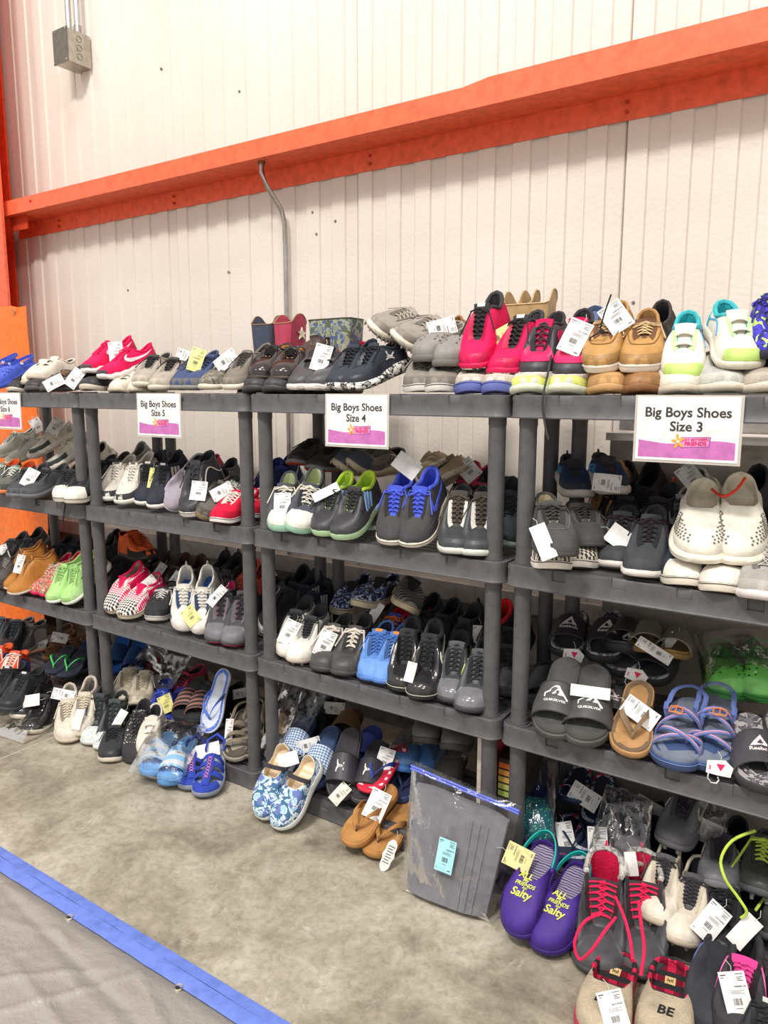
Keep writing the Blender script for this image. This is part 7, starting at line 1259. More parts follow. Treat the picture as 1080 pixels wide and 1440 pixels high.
 ('quik',(2.0908,0.0437,0.5661),(0.973,0.2307,0,-0.2008,0.8472,0.4919,0.1135,-0.4786,0.8706),1.06,1,'slide_sandal','sandal','right one of the grey slides with white wave and mountain logos','grey slides with white wave and mountain logos',[((2.152,0.003469,0.6382),(0.1136,-0.4512,-0.8851,-0.2801,0.8402,-0.4643,0.9532,0.3007,-0.03091),0.03,0.1,'#f4f2f0','b')]),
 ('reebok',(2.1148,0.3211,0.6455),(0.9915,-0.1301,0,0.1215,0.9262,0.3568,-0.04641,-0.3538,0.9342),1,0,'slide_sandal','sandal','left one of the black slides with white triangle logos, pair behind the brown flip flop','black slides with white triangle logos, pair behind the brown flip flop',[]),
 ('reebok',(2.2016,0.3227,0.6321),(0.9959,-0.09036,0,0.08556,0.943,0.3217,-0.02907,-0.3204,0.9468),1,1,'slide_sandal','sandal','right one of the black slides with white triangle logos, pair behind the brown flip flop','black slides with white triangle logos, pair behind the brown flip flop',[((2.243,0.2864,0.7411),(0.8617,0.03791,-0.5061,-0.3127,0.825,-0.4707,0.3997,0.5638,0.7227),0.025,0.07,'#e8e4e0','b'),((2.173,0.1747,0.6549),(0.9781,0.1592,-0.1338,-0.191,0.9423,-0.2748,0.08233,0.2944,0.9521),0.06,0.05,'#f2efec','h')]),
 ('black_slide',(2.0936,0.3231,0.6719),(0.9898,0.1423,0,-0.1422,0.9892,-0.03422,-0.004869,0.03387,0.9994),1,0,'slide_sandal','sandal','plain black slide behind the triangle logo slides',None,[]),
 ('tan_sand',(2.1613,0.3186,0.6876),(0.9887,0.1497,0,-0.1497,0.9887,0,0,0,1),0.96,0,'slide_sandal','sandal','left one of the tan suede sandals at the back of the slides shelf','tan suede sandals at the back of the slides shelf',[((2.169,0.1742,0.74),(0.3684,0.4294,0.8246,-0.3487,0.886,-0.3056,-0.8618,-0.1749,0.4761),0.03,0.1,'#e4e0dc','')]),
 ('tan_sand',(2.2380,0.3179,0.6814),(0.9903,0.1392,0,-0.139,0.9889,-0.0518,-0.007212,0.0513,0.9987),0.96,1,'slide_sandal','sandal','right one of the tan suede sandals at the back of the slides shelf','tan suede sandals at the back of the slides shelf',[]),
 ('brown_flip',(2.2052,0.0457,0.5602),(0.9918,0.1278,0,-0.1147,0.8899,0.4415,0.05645,-0.4379,0.8972),1,0,'flip_flop','sandal','brown leather flip flop with paper tag',None,[((2.186,0.01712,0.6232),(0.3688,0.572,0.7326,-0.2715,0.8202,-0.5036,-0.889,-0.01315,0.4578),0.05,0.09,'#f4f2f0','')]),
 ('web_sandal',(2.3208,0.0601,0.5378),(0.9999,0.01194,0,-0.01151,0.9637,0.2667,0.003185,-0.2667,0.9638),1.06,0,'sport_sandal','sandal','left one of the blue webbing sport sandals with orange buckles','blue webbing sport sandals with orange buckles',[]),
 ('web_sandal',(2.3881,0.0971,0.5436),(0.992,0.1264,0,-0.1202,0.9433,0.3093,0.0391,-0.3068,0.951),1.06,1,'sport_sandal','sandal','right one of the blue webbing sport sandals with orange buckles','blue webbing sport sandals with orange buckles',[((2.43,-0.04354,0.5545),(0.929,0.3687,-0.0333,-0.3613,0.8833,-0.2989,-0.08079,0.2897,0.9537),0.065,0.055,'#f2efec','h')]),
 ('green_clog',(2.3661,0.3202,0.6195),(0.9585,0.2849,0,-0.2818,0.9482,0.1468,0.04183,-0.1407,0.9892),1,0,'foam_clog','clog','left one of the bright green foam clogs inside the clear bag','bright green foam clogs inside the clear bag',[]),
 ('green_clog',(2.4642,0.3213,0.6363),(0.9696,0.2448,0,-0.2409,0.9541,0.1779,0.04357,-0.1725,0.984),1,1,'foam_clog','clog','right one of the bright green foam clogs inside the clear bag','bright green foam clogs inside the clear bag',[]),
 ('reebok_grey',(2.4888,0.0530,0.5381),(0.9544,0.2985,0,-0.2841,0.9083,0.3071,0.09167,-0.2931,0.9517),1,0,'slide_sandal','sandal','left one of the grey slides with triangle logos at the right edge','grey slides with triangle logos at the right edge',[]),
 ('reebok_grey',(2.5569,0.0748,0.5652),(0.9506,0.3104,0,-0.3037,0.93,0.2071,0.06427,-0.1968,0.9783),1,1,'slide_sandal','sandal','right one of the grey slides with triangle logos at the right edge','grey slides with triangle logos at the right edge',[]),
 ('black_slide',(1.8983,0.1931,0.5238),(0.9525,0.3044,0,-0.2985,0.934,0.1964,0.0598,-0.1871,0.9805),1,0,'slide_sandal','sandal','black slide lying beneath the wave logo slides',None,[]),
 ('reebok_grey',(2.1091,0.1653,0.5175),(0.9852,0.1716,0,-0.1697,0.9745,0.1466,0.02515,-0.1444,0.9892),1,0,'slide_sandal','sandal','grey camouflage slide hidden between wave logo slides and flip flop',None,[]),
 ('grey_boot',(-0.9822,0.1743,0.0859),(0.7963,0.6049,0,-0.5783,0.7613,-0.2932,-0.1774,0.2335,0.956),1,1,'boot','boot','right one of the dark grey lace up boots at the far left bottom','dark grey lace up boots at the far left bottom',[]),
 ('grey_boot',(-1.0943,0.1504,0.0870),(0.8041,0.5945,0,-0.5701,0.7711,-0.2836,-0.1686,0.2281,0.9589),1,0,'boot','boot','left one of the dark grey lace up boots at the far left bottom','dark grey lace up boots at the far left bottom',[]),
 ('grey_white',(-0.9900,0.2710,0.0711),(0.9659,0.2588,0,-0.2583,0.9639,0.06426,0.01663,-0.06207,0.9979),1,1,'sneaker','shoe','right one of the grey and white high shoes at the left bottom shelf','grey and white high shoes at the left bottom shelf',[((-0.9181,0.3303,0.09726),(0.4231,0.07348,-0.9031,-0.7035,0.6547,-0.2763,0.571,0.7523,0.3287),0.035,0.06,'#f0ece8','')]),
 ('grey_white',(-1.1043,0.2691,0.0690),(0.9659,0.2588,0,-0.2585,0.9648,0.04762,0.01232,-0.04599,0.9989),1,0,'sneaker','shoe','left one of the grey and white high shoes at the left bottom shelf','grey and white high shoes at the left bottom shelf',[]),
 ('brown_sandal',(-0.7540,0.2929,0.1062),(0.9397,0.342,0,-0.3216,0.8836,0.3402,0.1164,-0.3197,0.9403),1,0,'sport_sandal','sandal','left one of the brown strappy sandals behind the green strapped flip flops','brown strappy sandals behind the green strapped flip flops',[((-0.7617,0.2544,0.1781),(-0.1464,0.5019,0.8524,-0.5566,0.6706,-0.4904,-0.8178,-0.5463,0.1812),0.05,0.085,'#e4e0dc','')]),
 ('brown_sandal',(-0.6322,0.2943,0.1078),(0.9397,0.342,0,-0.3201,0.8795,0.3522,0.1205,-0.331,0.9359),1,1,'sport_sandal','sandal','right one of the brown strappy sandals behind the green strapped flip flops','brown strappy sandals behind the green strapped flip flops',[]),
 ('knicks',(-0.5719,-0.0727,0.0831),(0.8689,0.4949,0,-0.4892,0.8588,-0.1525,-0.07549,0.1325,0.9883),1,1,'basketball_shoe','shoe','right one of the orange and blue basketball shoes at the left edge','orange and blue basketball shoes at the left edge',[]),
 ('knicks',(-0.6725,-0.0888,0.0950),(0.8887,0.4584,0,-0.4577,0.8873,-0.05623,-0.02578,0.04998,0.9984),1,0,'basketball_shoe','shoe','left one of the orange and blue basketball shoes at the left edge','orange and blue basketball shoes at the left edge',[]),
 ('green_strap_flip',(-0.4800,0.1164,0.1390),(0.8641,0.5034,0,-0.4933,0.8469,0.1985,0.09991,-0.1715,0.9801),1,0,'flip_flop','sandal','left one of the navy flip flops with neon green straps','navy flip flops with neon green straps',[]),
 ('green_strap_flip',(-0.4037,0.1468,0.1300),(0.8446,0.5354,0,-0.5239,0.8265,0.2059,0.1102,-0.1739,0.9786),1,1,'flip_flop','sandal','right one of the navy flip flops with neon green straps','navy flip flops with neon green straps',[]),
 ('black_ua',(-0.3154,-0.1657,0.0820),(0.9567,0.291,0,-0.291,0.9567,0,0,0,1),1,1,'basketball_shoe','shoe','right one of the plain black high shoes below the orange and blue ones','plain black high shoes below the orange and blue ones',[]),
 ('black_ua',(-0.4932,-0.1413,0.0620),(0.9425,0.3341,0,-0.3341,0.9425,0,0,0,1),1,0,'basketball_shoe','shoe','left one of the plain black high shoes below the orange and blue ones','plain black high shoes below the orange and blue ones',[]),
 ('space_jam',(-0.3112,-0.1300,0.0400),(0.9126,0.409,0,-0.409,0.9126,0,0,0,1),1,0,'basketball_shoe','shoe','left one of the glossy black shoes with cream soles on the floor','glossy black shoes with cream soles on the floor',[((-0.1981,-0.1629,0.123),(0.4067,-0.3269,-0.8531,-0.4561,0.7364,-0.4996,0.7916,0.5923,0.1504),0.05,0.07,'#ece8e4','b')]),
 ('space_jam',(-0.2171,-0.1398,0.0000),(0.8633,0.5047,0,-0.5047,0.8633,0,0,0,1),1,1,'basketball_shoe','shoe','right one of the glossy black shoes with cream soles on the floor','glossy black shoes with cream soles on the floor',[]),
 ('cream_lace',(-0.0412,-0.1302,0.0444),(0.6422,0.7665,0,-0.7183,0.6018,0.3491,0.2676,-0.2242,0.9371),1,0,'sneaker','shoe','left one of the cream leather sneakers with cream laces on the floor','cream leather sneakers with cream laces on the floor',[((-0.08537,-0.1725,0.1814),(-0.1578,0.518,0.8407,-0.6452,0.5904,-0.4848,-0.7475,-0.6189,0.2411),0.045,0.09,'#f4f2f0','')]),
 ('cream_lace',(0.0068,-0.0749,0.0673),(0.7829,0.6222,0,-0.5776,0.7267,0.3718,0.2314,-0.2911,0.9283),1,1,'sneaker','shoe','right one of the cream leather sneakers with cream laces on the floor','cream leather sneakers with cream laces on the floor',[((0.06529,-0.1442,0.1346),(0.8647,0.488,-0.1193,-0.4742,0.7143,-0.5147,-0.1659,0.5016,0.849),0.035,0.08,'#ece8e4','b')]),
 ('foam_hi',(0.0706,-0.0661,0.0167),(0.8384,0.5451,0,-0.5403,0.831,0.1324,0.07217,-0.111,0.9912),1,0,'high_top','shoe','left one of the black high tops with speckled white toes on the floor','black high tops with speckled white toes on the floor',[]),
 ('foam_hi',(0.1574,-0.0584,0.0055),(0.8308,0.5566,0,-0.5561,0.83,0.04404,0.02452,-0.03659,0.999),1,1,'high_top','shoe','right one of the black high tops with speckled white toes on the floor','black high tops with speckled white toes on the floor',[((0.2377,-0.06374,0.1446),(0.8761,0.3053,-0.3733,-0.4621,0.7527,-0.469,0.1378,0.5834,0.8004),0.035,0.08,'#ece8e4','b')]),
 ('black_slip',(0.2415,-0.1219,0.0000),(0.7421,0.6703,0,-0.6703,0.7421,0,0,0,1),1,0,'slip_on','shoe','plain black shoe with thin cream sole on the floor',None,[]),
 ('speckle_hi',(0.3292,-0.0675,0.0218),(0.8151,0.5793,0,-0.5706,0.8029,0.1727,0.1,-0.1407,0.985),1,0,'high_top','shoe','black high top sprinkled with white speckles',None,[]),
 ('cream_velcro',(0.3811,-0.0473,0.0529),(0.7818,0.6236,0,-0.6022,0.755,0.2596,0.1619,-0.2029,0.9657),1,0,'sneaker','shoe','cream shoe leaning behind the speckled high top',None,[]),
 ('cream_hi',(0.0250,0.1089,0.0782),(0.7309,0.6825,0,-0.6563,0.7029,-0.2743,-0.1872,0.2005,0.9617),1,0,'high_top','shoe','left one of the cream laced high shoes on the bottom shelf','cream laced high shoes on the bottom shelf',[]),
 ('cream_hi',(0.1140,0.1252,0.0785),(0.7279,0.6857,0,-0.6599,0.7004,-0.2719,-0.1865,0.1979,0.9623),1,1,'high_top','shoe','right one of the cream laced high shoes on the bottom shelf','cream laced high shoes on the bottom shelf',[]),
 ('cobalt_knit',(0.2237,0.1410,0.0378),(0.7863,0.6178,0,-0.6116,0.7785,0.1411,0.08715,-0.1109,0.99),1,0,'running_shoe','shoe','left one of the cobalt blue knit shoes with yellow tag','cobalt blue knit shoes with yellow tag',[((0.2634,0.1069,0.1541),(0.7169,0.5543,0.4228,-0.3762,0.8182,-0.4347,-0.5869,0.1526,0.7952),0.06,0.075,'#f3eb9a','')]),
 ('cobalt_knit',(0.2703,0.2051,0.0302),(0.8405,0.5419,0,-0.5401,0.8377,0.08096,0.04387,-0.06805,0.9967),1,1,'running_shoe','shoe','right one of the cobalt blue knit shoes with yellow tag','cobalt blue knit shoes with yellow tag',[]),
 ('red_small',(-0.0769,0.2617,0.0630),(0.9848,0.1736,0,-0.1736,0.9848,0,0,0,1),1,0,'sneaker','shoe','small red shoe behind the cobalt pair',None,[]),
 ('dark_brown',(0.1028,0.2626,0.0668),(1,0,0,0,0.9995,0.03049,0,-0.03049,0.9995),1,0,'sneaker','shoe','dark brown shoe at the back of the size 5 bottom shelf',None,[]),
 ('red_mix',(0.2127,0.2779,0.0855),(1,0,0,0,0.984,0.1783,0,-0.1783,0.984),1,0,'sneaker','shoe','red and grey shoe at the back of the size 5 bottom shelf',None,[]),
 ('deep_blue_slide',(-0.2346,0.2734,0.1727),(0.7982,0.6024,0,-0.5239,0.6942,0.4936,0.2973,-0.394,0.8697),1,0,'slide_sandal','sandal',"left one of the deep blue slides standing behind the second unit's left post","deep blue slides standing behind the second unit's left post",[]),
 ('deep_blue_slide',(-0.1323,0.2919,0.1703),(0.7964,0.6048,0,-0.532,0.7005,0.4757,0.2877,-0.3788,0.8796),1,1,'slide_sandal','sandal',"right one of the deep blue slides standing behind the second unit's left post","deep blue slides standing behind the second unit's left post",[]),
 ('navy_shoe',(-0.4753,0.2853,0.0904),(1,0,0,0,0.9763,0.2166,0,-0.2166,0.9763),1,0,'sneaker','shoe','navy shoe behind the deep blue slides',None,[]),
 ('stripe_slide',(0.3679,0.1552,0.1170),(0.8448,0.5351,0,-0.5219,0.8238,0.2214,0.1185,-0.187,0.9752),1,0,'slide_sandal','sandal','left one of the brown striped slides beside the patterned blue flip flop','brown striped slides beside the patterned blue flip flop',[]),
 ('stripe_slide',(0.4377,0.1628,0.1211),(0.82,0.5723,0,-0.5538,0.7934,0.2526,0.1446,-0.2072,0.9676),1,1,'slide_sandal','sandal','right one of the brown striped slides beside the patterned blue flip flop','brown striped slides beside the patterned blue flip flop',[]),
 ('blue_pat_flip',(0.5871,0.1095,0.2084),(0.9981,0.06238,0,-0.0303,0.4848,0.8741,0.05453,-0.8724,0.4857),1,0,'flip_flop','sandal','pale blue flip flop with white dashes standing upright',None,[]),
 ('sky_slide',(0.5051,-0.1160,0.0380),(0.8785,0.4778,0,-0.4712,0.8662,0.1663,0.07945,-0.1461,0.9861),1,0,'slide_sandal','sandal','left one of the sky blue slides sealed in a clear bag on the floor','sky blue slides sealed in a clear bag on the floor',[]),
 ('sky_slide',(0.6141,-0.1105,0.0415),(0.8813,0.4725,0,-0.4596,0.8571,0.2327,0.11,-0.2051,0.9725),1,1,'slide_sandal','sandal','right one of the sky blue slides sealed in a clear bag on the floor','sky blue slides sealed in a clear bag on the floor',[]),
 ('blue_sport',(0.6584,-0.0887,0.0146),(0.7542,0.6567,0,-0.6522,0.749,0.1163,0.07634,-0.08767,0.9932),1,0,'sport_sandal','sandal','left one of the royal blue closed toe sport sandals on the floor','royal blue closed toe sport sandals on the floor',[]),
 ('blue_sport',(0.7538,-0.0825,0.0343),(0.8319,0.555,0,-0.5342,0.8008,0.2707,0.1503,-0.2252,0.9627),1,1,'sport_sandal','sandal','right one of the royal blue closed toe sport sandals on the floor','royal blue closed toe sport sandals on the floor',[((0.7366,-0.02904,0.1112),(0.4902,-0.3489,-0.7988,-0.381,0.7384,-0.5563,0.7839,0.5771,0.229),0.05,0.09,'#f2efec','b')]),
 ('tan_sport',(0.7450,0.0706,0.1108),(0.8728,0.4881,0,-0.4508,0.8061,0.3833,0.1871,-0.3346,0.9236),1,0,'sport_sandal','sandal','left one of the taupe strappy sandals by the size 5 right post','taupe strappy sandals by the size 5 right post',[((0.7195,0.04481,0.1913),(0.876,0.4786,0.05922,-0.3792,0.7595,-0.5285,-0.298,0.4405,0.8468),0.03,0.1,'#ece8e4','')]),
 ('tan_sport',(0.7711,0.1125,0.1157),(0.8722,0.4892,0,-0.4438,0.7912,0.4208,0.2059,-0.3671,0.9071),1,1,'sport_sandal','sandal','right one of the taupe strappy sandals by the size 5 right post','taupe strappy sandals by the size 5 right post',[]),
 ('black_plain',(0.4543,0.2600,0.0630),(1,0,0,0,1,0,0,0,1),1,1,'sneaker','shoe','right one of the black shoes in the shadow behind the upright blue flip flop','black shoes in the shadow behind the upright blue flip flop',[((0.5364,0.3389,0.1575),(0.3898,-0.1818,-0.9028,-0.6037,0.6899,-0.3995,0.6955,0.7007,0.1592),0.04,0.08,'#e4e0dc','')]),
 ('black_plain',(0.3592,0.2600,0.0630),(1,0,0,0,1,0,0,0,1),1,0,'sneaker','shoe','left one of the black shoes in the shadow behind the upright blue flip flop','black shoes in the shadow behind the upright blue flip flop',[]),
 ('tie_clog',(1.0671,-0.0778,0.0915),(0.9973,0.07313,0,-0.05194,0.7084,0.7039,0.05148,-0.702,0.7103),1,0,'foam_clog','clog','left one of the blue and white printed clogs with dark heel straps','blue and white printed clogs with dark heel straps',[((1.133,-0.0483,0.1973),(0.5041,-0.2648,-0.822,-0.3749,0.7904,-0.4845,0.778,0.5524,0.2992),0.045,0.07,'#f0ece8','b')]),
 ('tie_clog',(1.1779,-0.0878,0.0849),(0.9961,-0.08771,0,0.06625,0.7524,0.6554,-0.05748,-0.6528,0.7553),1,1,'foam_clog','clog','right one of the blue and white printed clogs with dark heel straps','blue and white printed clogs with dark heel straps',[]),
 ('navy_slide',(0.9998,0.1116,0.1309),(0.951,0.3093,0,-0.2828,0.8695,0.405,0.1252,-0.3851,0.9143),1,0,'slide_sandal','sandal','left one of the navy slides with blue checkered straps','navy slides with blue checkered straps',[((1.109,0.1017,0.1819),(0.4513,-0.1985,-0.87,-0.5872,0.6681,-0.457,0.672,0.7171,0.1849),0.045,0.085,'#f4f2f0','')]),
 ('navy_slide',(1.1396,0.0836,0.1264),(0.972,0.2349,0,-0.2004,0.8292,0.5218,0.1226,-0.5072,0.8531),1,1,'slide_sandal','sandal','right one of the navy slides with blue checkered straps','navy slides with blue checkered straps',[]),
 ('ua_slide',(1.2662,0.0461,0.1620),(0.9413,0.3377,0,-0.2604,0.726,0.6365,0.2149,-0.5992,0.7712),1,0,'slide_sandal','sandal','left one of the black slides with white crossed arc logos','black slides with white crossed arc logos',[((1.329,-0.0319,0.1462),(0.8468,0.02161,-0.5314,-0.3719,0.7384,-0.5626,0.3802,0.6741,0.6333),0.04,0.07,'#ece4d4','')]),
 ('ua_slide',(1.3454,0.0851,0.1325),(0.9412,0.3379,0,-0.3071,0.8553,0.4173,0.141,-0.3928,0.9088),1,1,'slide_sandal','sandal','right one of the black slides with white crossed arc logos','black slides with white crossed arc logos',[]),
 ('blue_slide',(1.1796,0.2873,0.0823),(0.9315,0.3638,0,-0.3576,0.9155,0.1843,0.06703,-0.1716,0.9829),1,0,'slide_sandal','sandal','bright blue slide behind the black logo slides',None,[]),
 ('brown_slide',(0.9208,0.3390,0.0847),(0.9115,0.4113,0,-0.411,0.911,-0.03466,-0.01425,0.03159,0.9994),1,0,'slide_sandal','sandal','left one of the brown suede slides at the back of the bottom shelf','brown suede slides at the back of the bottom shelf',[]),
 ('brown_slide',(1.0725,0.3148,0.1308),(0.922,0.3873,0,-0.3871,0.9216,-0.02799,-0.01084,0.02581,0.9996),1,1,'slide_sandal','sandal','right one of the brown suede slides at the back of the bottom shelf','brown suede slides at the back of the bottom shelf',[]),
 ('black_plain',(0.9670,0.2881,0.0932),(1,0,0,0,0.9711,0.2387,0,-0.2387,0.9711),1,0,'sneaker','shoe','black shoe above the brown suede slides',None,[((1.049,0.3246,0.2099),(0.2,-0.409,-0.8903,-0.539,0.7129,-0.4486,0.8182,0.5696,-0.07789),0.045,0.08,'#e4e0dc','')]),
 ('usa_flip',(1.3845,0.0937,0.1591),(0.9998,-0.01914,0,0.01856,0.9697,0.2435,-0.00466,-0.2434,0.9699),1,0,'flip_flop','sandal','red and white striped flip flop with letters on the heel',None,[((1.388,0.1181,0.229),(0.9391,0.2788,-0.2008,-0.3436,0.7555,-0.5579,-0.003856,0.5929,0.8053),0.055,0.075,'#f4f2f0','')]),
 ('navy_star_flip',(1.4232,0.1875,0.0939),(0.98,0.1992,0,-0.1935,0.9521,0.237,0.0472,-0.2322,0.9715),1,0,'flip_flop','sandal','navy starred flip flop beside the large clear bag',None,[]),
 ('tan_flip',(1.4293,-0.0419,0.0688),(0.9946,-0.1035,0,0.09622,0.9246,0.3685,-0.03814,-0.3665,0.9296),1,0,'flip_flop','sandal','left one of the tan suede flip flops leaning on the shelf edge','tan suede flip flops leaning on the shelf edge',[((1.458,-0.0175,0.1599),(0.9382,0.1972,-0.2845,-0.3289,0.7641,-0.5549,0.1079,0.6142,0.7817),0.065,0.09,'#f4f2f0','')]),
 ('tan_flip',(1.4953,-0.0186,0.0272),(0.9969,0.07886,0,-0.07727,0.9768,0.1999,0.01577,-0.1993,0.9798),1,1,'flip_flop','sandal','right one of the tan suede flip flops leaning on the shelf edge','tan suede flip flops leaning on the shelf edge',[((1.568,-0.1144,0.08491),(0.8446,0.3789,-0.3783,-0.5127,0.776,-0.3674,0.1543,0.5043,0.8496),0.035,0.1,'#f2f0ec','o')]),
 ('fur_clog',(1.4462,0.3194,0.1108),(0.97,0.2432,0,-0.2432,0.9699,-0.009246,-0.002249,0.008969,1),1,1,'foam_clog','clog','right one of the blue foam clogs with cream fleece lining','blue foam clogs with cream fleece lining',[]),
 ('fur_clog',(1.3874,0.2400,0.1232),(0.954,0.2999,0,-0.2964,0.9429,-0.1517,-0.04551,0.1447,0.9884),1,0,'foam_clog','clog','left one of the blue foam clogs with cream fleece lining','blue foam clogs with cream fleece lining',[]),
 ('furgrey_clog',(1.4294,0.3123,0.2047),(0.9287,0.3709,0,-0.3651,0.9143,-0.1752,-0.06498,0.1627,0.9845),1,0,'foam_clog','clog','left one of the grey fleece lined clogs at the back of the bottom shelf','grey fleece lined clogs at the back of the bottom shelf',[]),
 ('furgrey_clog',(1.5505,0.3109,0.2109),(0.923,0.3849,0,-0.3773,0.9049,-0.197,-0.07582,0.1818,0.9804),1,1,'foam_clog','clog','right one of the grey fleece lined clogs at the back of the bottom shelf','grey fleece lined clogs at the back of the bottom shelf',[]),
 ('furgrey_clog',(1.5241,0.3038,0.0927),(0.9686,0.2485,0,-0.2485,0.9686,0.005961,0.001482,-0.005774,1),1,0,'foam_clog','clog','grey fleece lined clog above the large clear bag',None,[]),
 ('black_plain',(0.6584,0.2600,0.0630),(1,0,0,0,1,0,0,0,1),1,0,'sneaker','shoe','black shoe beside the crinkled dark bag',None,[((0.6449,0.383,0.2106),(0.8644,0.3949,-0.3113,-0.4974,0.7623,-0.4141,0.0738,0.5128,0.8553),0.03,0.06,'#e4e0dc','b')]),
 ('brown_slide',(0.8672,0.1863,0.1305),(0.8304,0.5572,0,-0.5102,0.7604,0.4018,0.2238,-0.3336,0.9157),1,0,'slide_sandal','sandal','brown slide behind the navy slides near the double post',None,[]),
 ('black_plain',(0.8146,0.2941,0.0988),(1,0,0,0,0.9593,0.2825,0,-0.2825,0.9593),1,0,'sneaker','shoe','black shoe at the back above the crinkled dark bag',None,[]),
 ('navyglow_clog',(1.9016,0.1555,0.1538),(0.9297,0.3683,0,-0.3366,0.8496,0.4061,0.1496,-0.3776,0.9138),1,0,'foam_clog','clog','navy clog with glowing green print beside the nearest left post',None,[]),
 ('shark_flip',(1.9658,0.3227,0.1710),(0.9854,0.1702,0,-0.1701,0.9847,-0.03884,-0.00661,0.03827,0.9992),1,0,'flip_flop','sandal','left one of the upper shark print flip flops on the nearest bottom shelf','upper shark print flip flops on the nearest bottom shelf',[((1.984,0.2224,0.226),(0.237,0.6609,0.712,-0.3052,0.7465,-0.5913,-0.9223,-0.07719,0.3786),0.055,0.09,'#f0ece8','')]),
 ('shark_flip',(2.0348,0.3541,0.1273),(0.9756,0.2195,0,-0.2157,0.9587,0.1854,0.04069,-0.1809,0.9827),1,1,'flip_flop','sandal','right one of the upper shark print flip flops on the nearest bottom shelf','upper shark print flip flops on the nearest bottom shelf',[]),
 ('shark_flip',(2.0074,0.1675,0.0835),(0.9484,0.3172,0,-0.3172,0.9484,-0.00388,-0.001231,0.003679,1),1,0,'flip_flop','sandal','left one of the lower shark print flip flops above the purple clogs','lower shark print flip flops above the purple clogs',[((1.99,0.142,0.1566),(0.8508,0.4885,0.1937,-0.2918,0.7457,-0.599,-0.4371,0.4531,0.777),0.05,0.095,'#f4f2f0','')]),
 ('shark_flip',(2.0501,0.2326,0.0946),(0.973,0.2308,0,-0.2299,0.9695,0.08475,0.01956,-0.08247,0.9964),1,1,'flip_flop','sandal','right one of the lower shark print flip flops above the purple clogs','lower shark print flip flops above the purple clogs',[]),
 ('tri_grey',(2.1327,0.2013,0.0556),(0.9948,0.1015,0,-0.09399,0.9209,-0.3782,-0.0384,0.3762,0.9257),1,0,'running_shoe','shoe','left one of the grey trainers with cream triangle behind the duck boots','grey trainers with cream triangle behind the duck boots',[((2.097,0.129,0.1849),(0.9578,0.2475,0.1462,-0.1324,0.8312,-0.5399,-0.2551,0.4978,0.8289),0.055,0.095,'#f0ece8','')]),
 ('tri_grey',(2.1717,0.1754,0.1320),(0.8917,0.4527,0,-0.4527,0.8917,0,0,0,1),1,1,'running_shoe','shoe','right one of the grey trainers with cream triangle behind the duck boots','grey trainers with cream triangle behind the duck boots',[((2.216,0.03313,0.2027),(0.9068,0.3895,0.1615,-0.3108,0.8763,-0.3682,-0.2849,0.2837,0.9156),0.03,0.06,'#ece8e4','b')]),
 ('purple_clog',(2.0075,-0.1137,0.0899),(0.9995,-0.0313,0,0.02685,0.8573,0.5141,-0.01609,-0.5138,0.8577),1.06,0,'foam_clog','clog','left one of the purple foam clogs with yellow lettering on the floor','purple foam clogs with yellow lettering on the floor',[((1.936,-0.1375,0.1944),(0.1524,0.5497,0.8213,-0.5205,0.7511,-0.4062,-0.8402,-0.3656,0.4006),0.06,0.075,'#f0e2a0','')]),
 ('purple_clog',(2.0948,-0.1033,0.0571),(0.9981,-0.06162,0,0.05587,0.905,0.4218,-0.02599,-0.421,0.9067),1.06,1,'foam_clog','clog','right one of the purple foam clogs with yellow lettering on the floor','purple foam clogs with yellow lettering on the floor',[]),
 ('duck_boot',(2.1861,-0.0927,0.0000),(0.9687,0.2481,0,-0.2481,0.9687,0,0,0,1),1.08,0,'duck_boot','boot','left one of the grey rubber duck boots with hot pink laces','grey rubber duck boots with hot pink laces',[]),
 ('duck_boot',(2.2768,-0.0436,0.0000),(0.947,0.3212,0,-0.3212,0.947,0,0,0,1),1.08,1,'duck_boot','boot','right one of the grey rubber duck boots with hot pink laces','grey rubber duck boots with hot pink laces',[]),
 ('slipper',(2.2681,-0.2807,0.0000),(0.9957,0.09295,0,-0.09295,0.9957,0,0,0,1),1.08,0,'slipper','slipper','left one of the cream fleece slippers with red plaid lining','cream fleece slippers with red plaid lining',[((2.288,-0.3614,0.1113),(0.8145,0.5257,0.2454,-0.2933,0.7381,-0.6076,-0.5006,0.4229,0.7554),0.055,0.085,'#f4f2f0','')]),
 ('slipper',(2.3887,-0.2369,0.0000),(0.9879,0.1553,0,-0.1553,0.9879,0,0,0,1),1.08,1,'slipper','slipper','right one of the cream fleece slippers with red plaid lining','cream fleece slippers with red plaid lining',[]),
 ('cleat_cream',(2.3749,0.0405,0.0646),(0.9986,0.05369,0,-0.05368,0.9983,0.02053,0.001103,-0.0205,0.9998),1,1,'soccer_cleat','cleat','right one of the dirty cream cleats with black laces and swoosh','dirty cream cleats with black laces and swoosh',[]),
 ('cleat_cream',(2.3004,0.0557,0.0820),(0.9977,0.0673,0,-0.0673,0.9977,0,0,0,1),1,0,'soccer_cleat','cleat','left one of the dirty cream cleats with black laces and swoosh','dirty cream cleats with black laces and swoosh',[]),
 ('cleat_grey',(2.3088,0.2326,0.1920),(0.9857,-0.1684,0,0.1684,0.9857,0,0,0,1),1,0,'soccer_cleat','cleat','left one of the grey cleats with cream swoosh on the nearest bottom shelf','grey cleats with cream swoosh on the nearest bottom shelf',[((2.324,0.2191,0.229),(0.1769,0.5092,0.8423,-0.4586,0.7998,-0.3873,-0.8709,-0.3178,0.375),0.06,0.09,'#d8d2cc','')]),
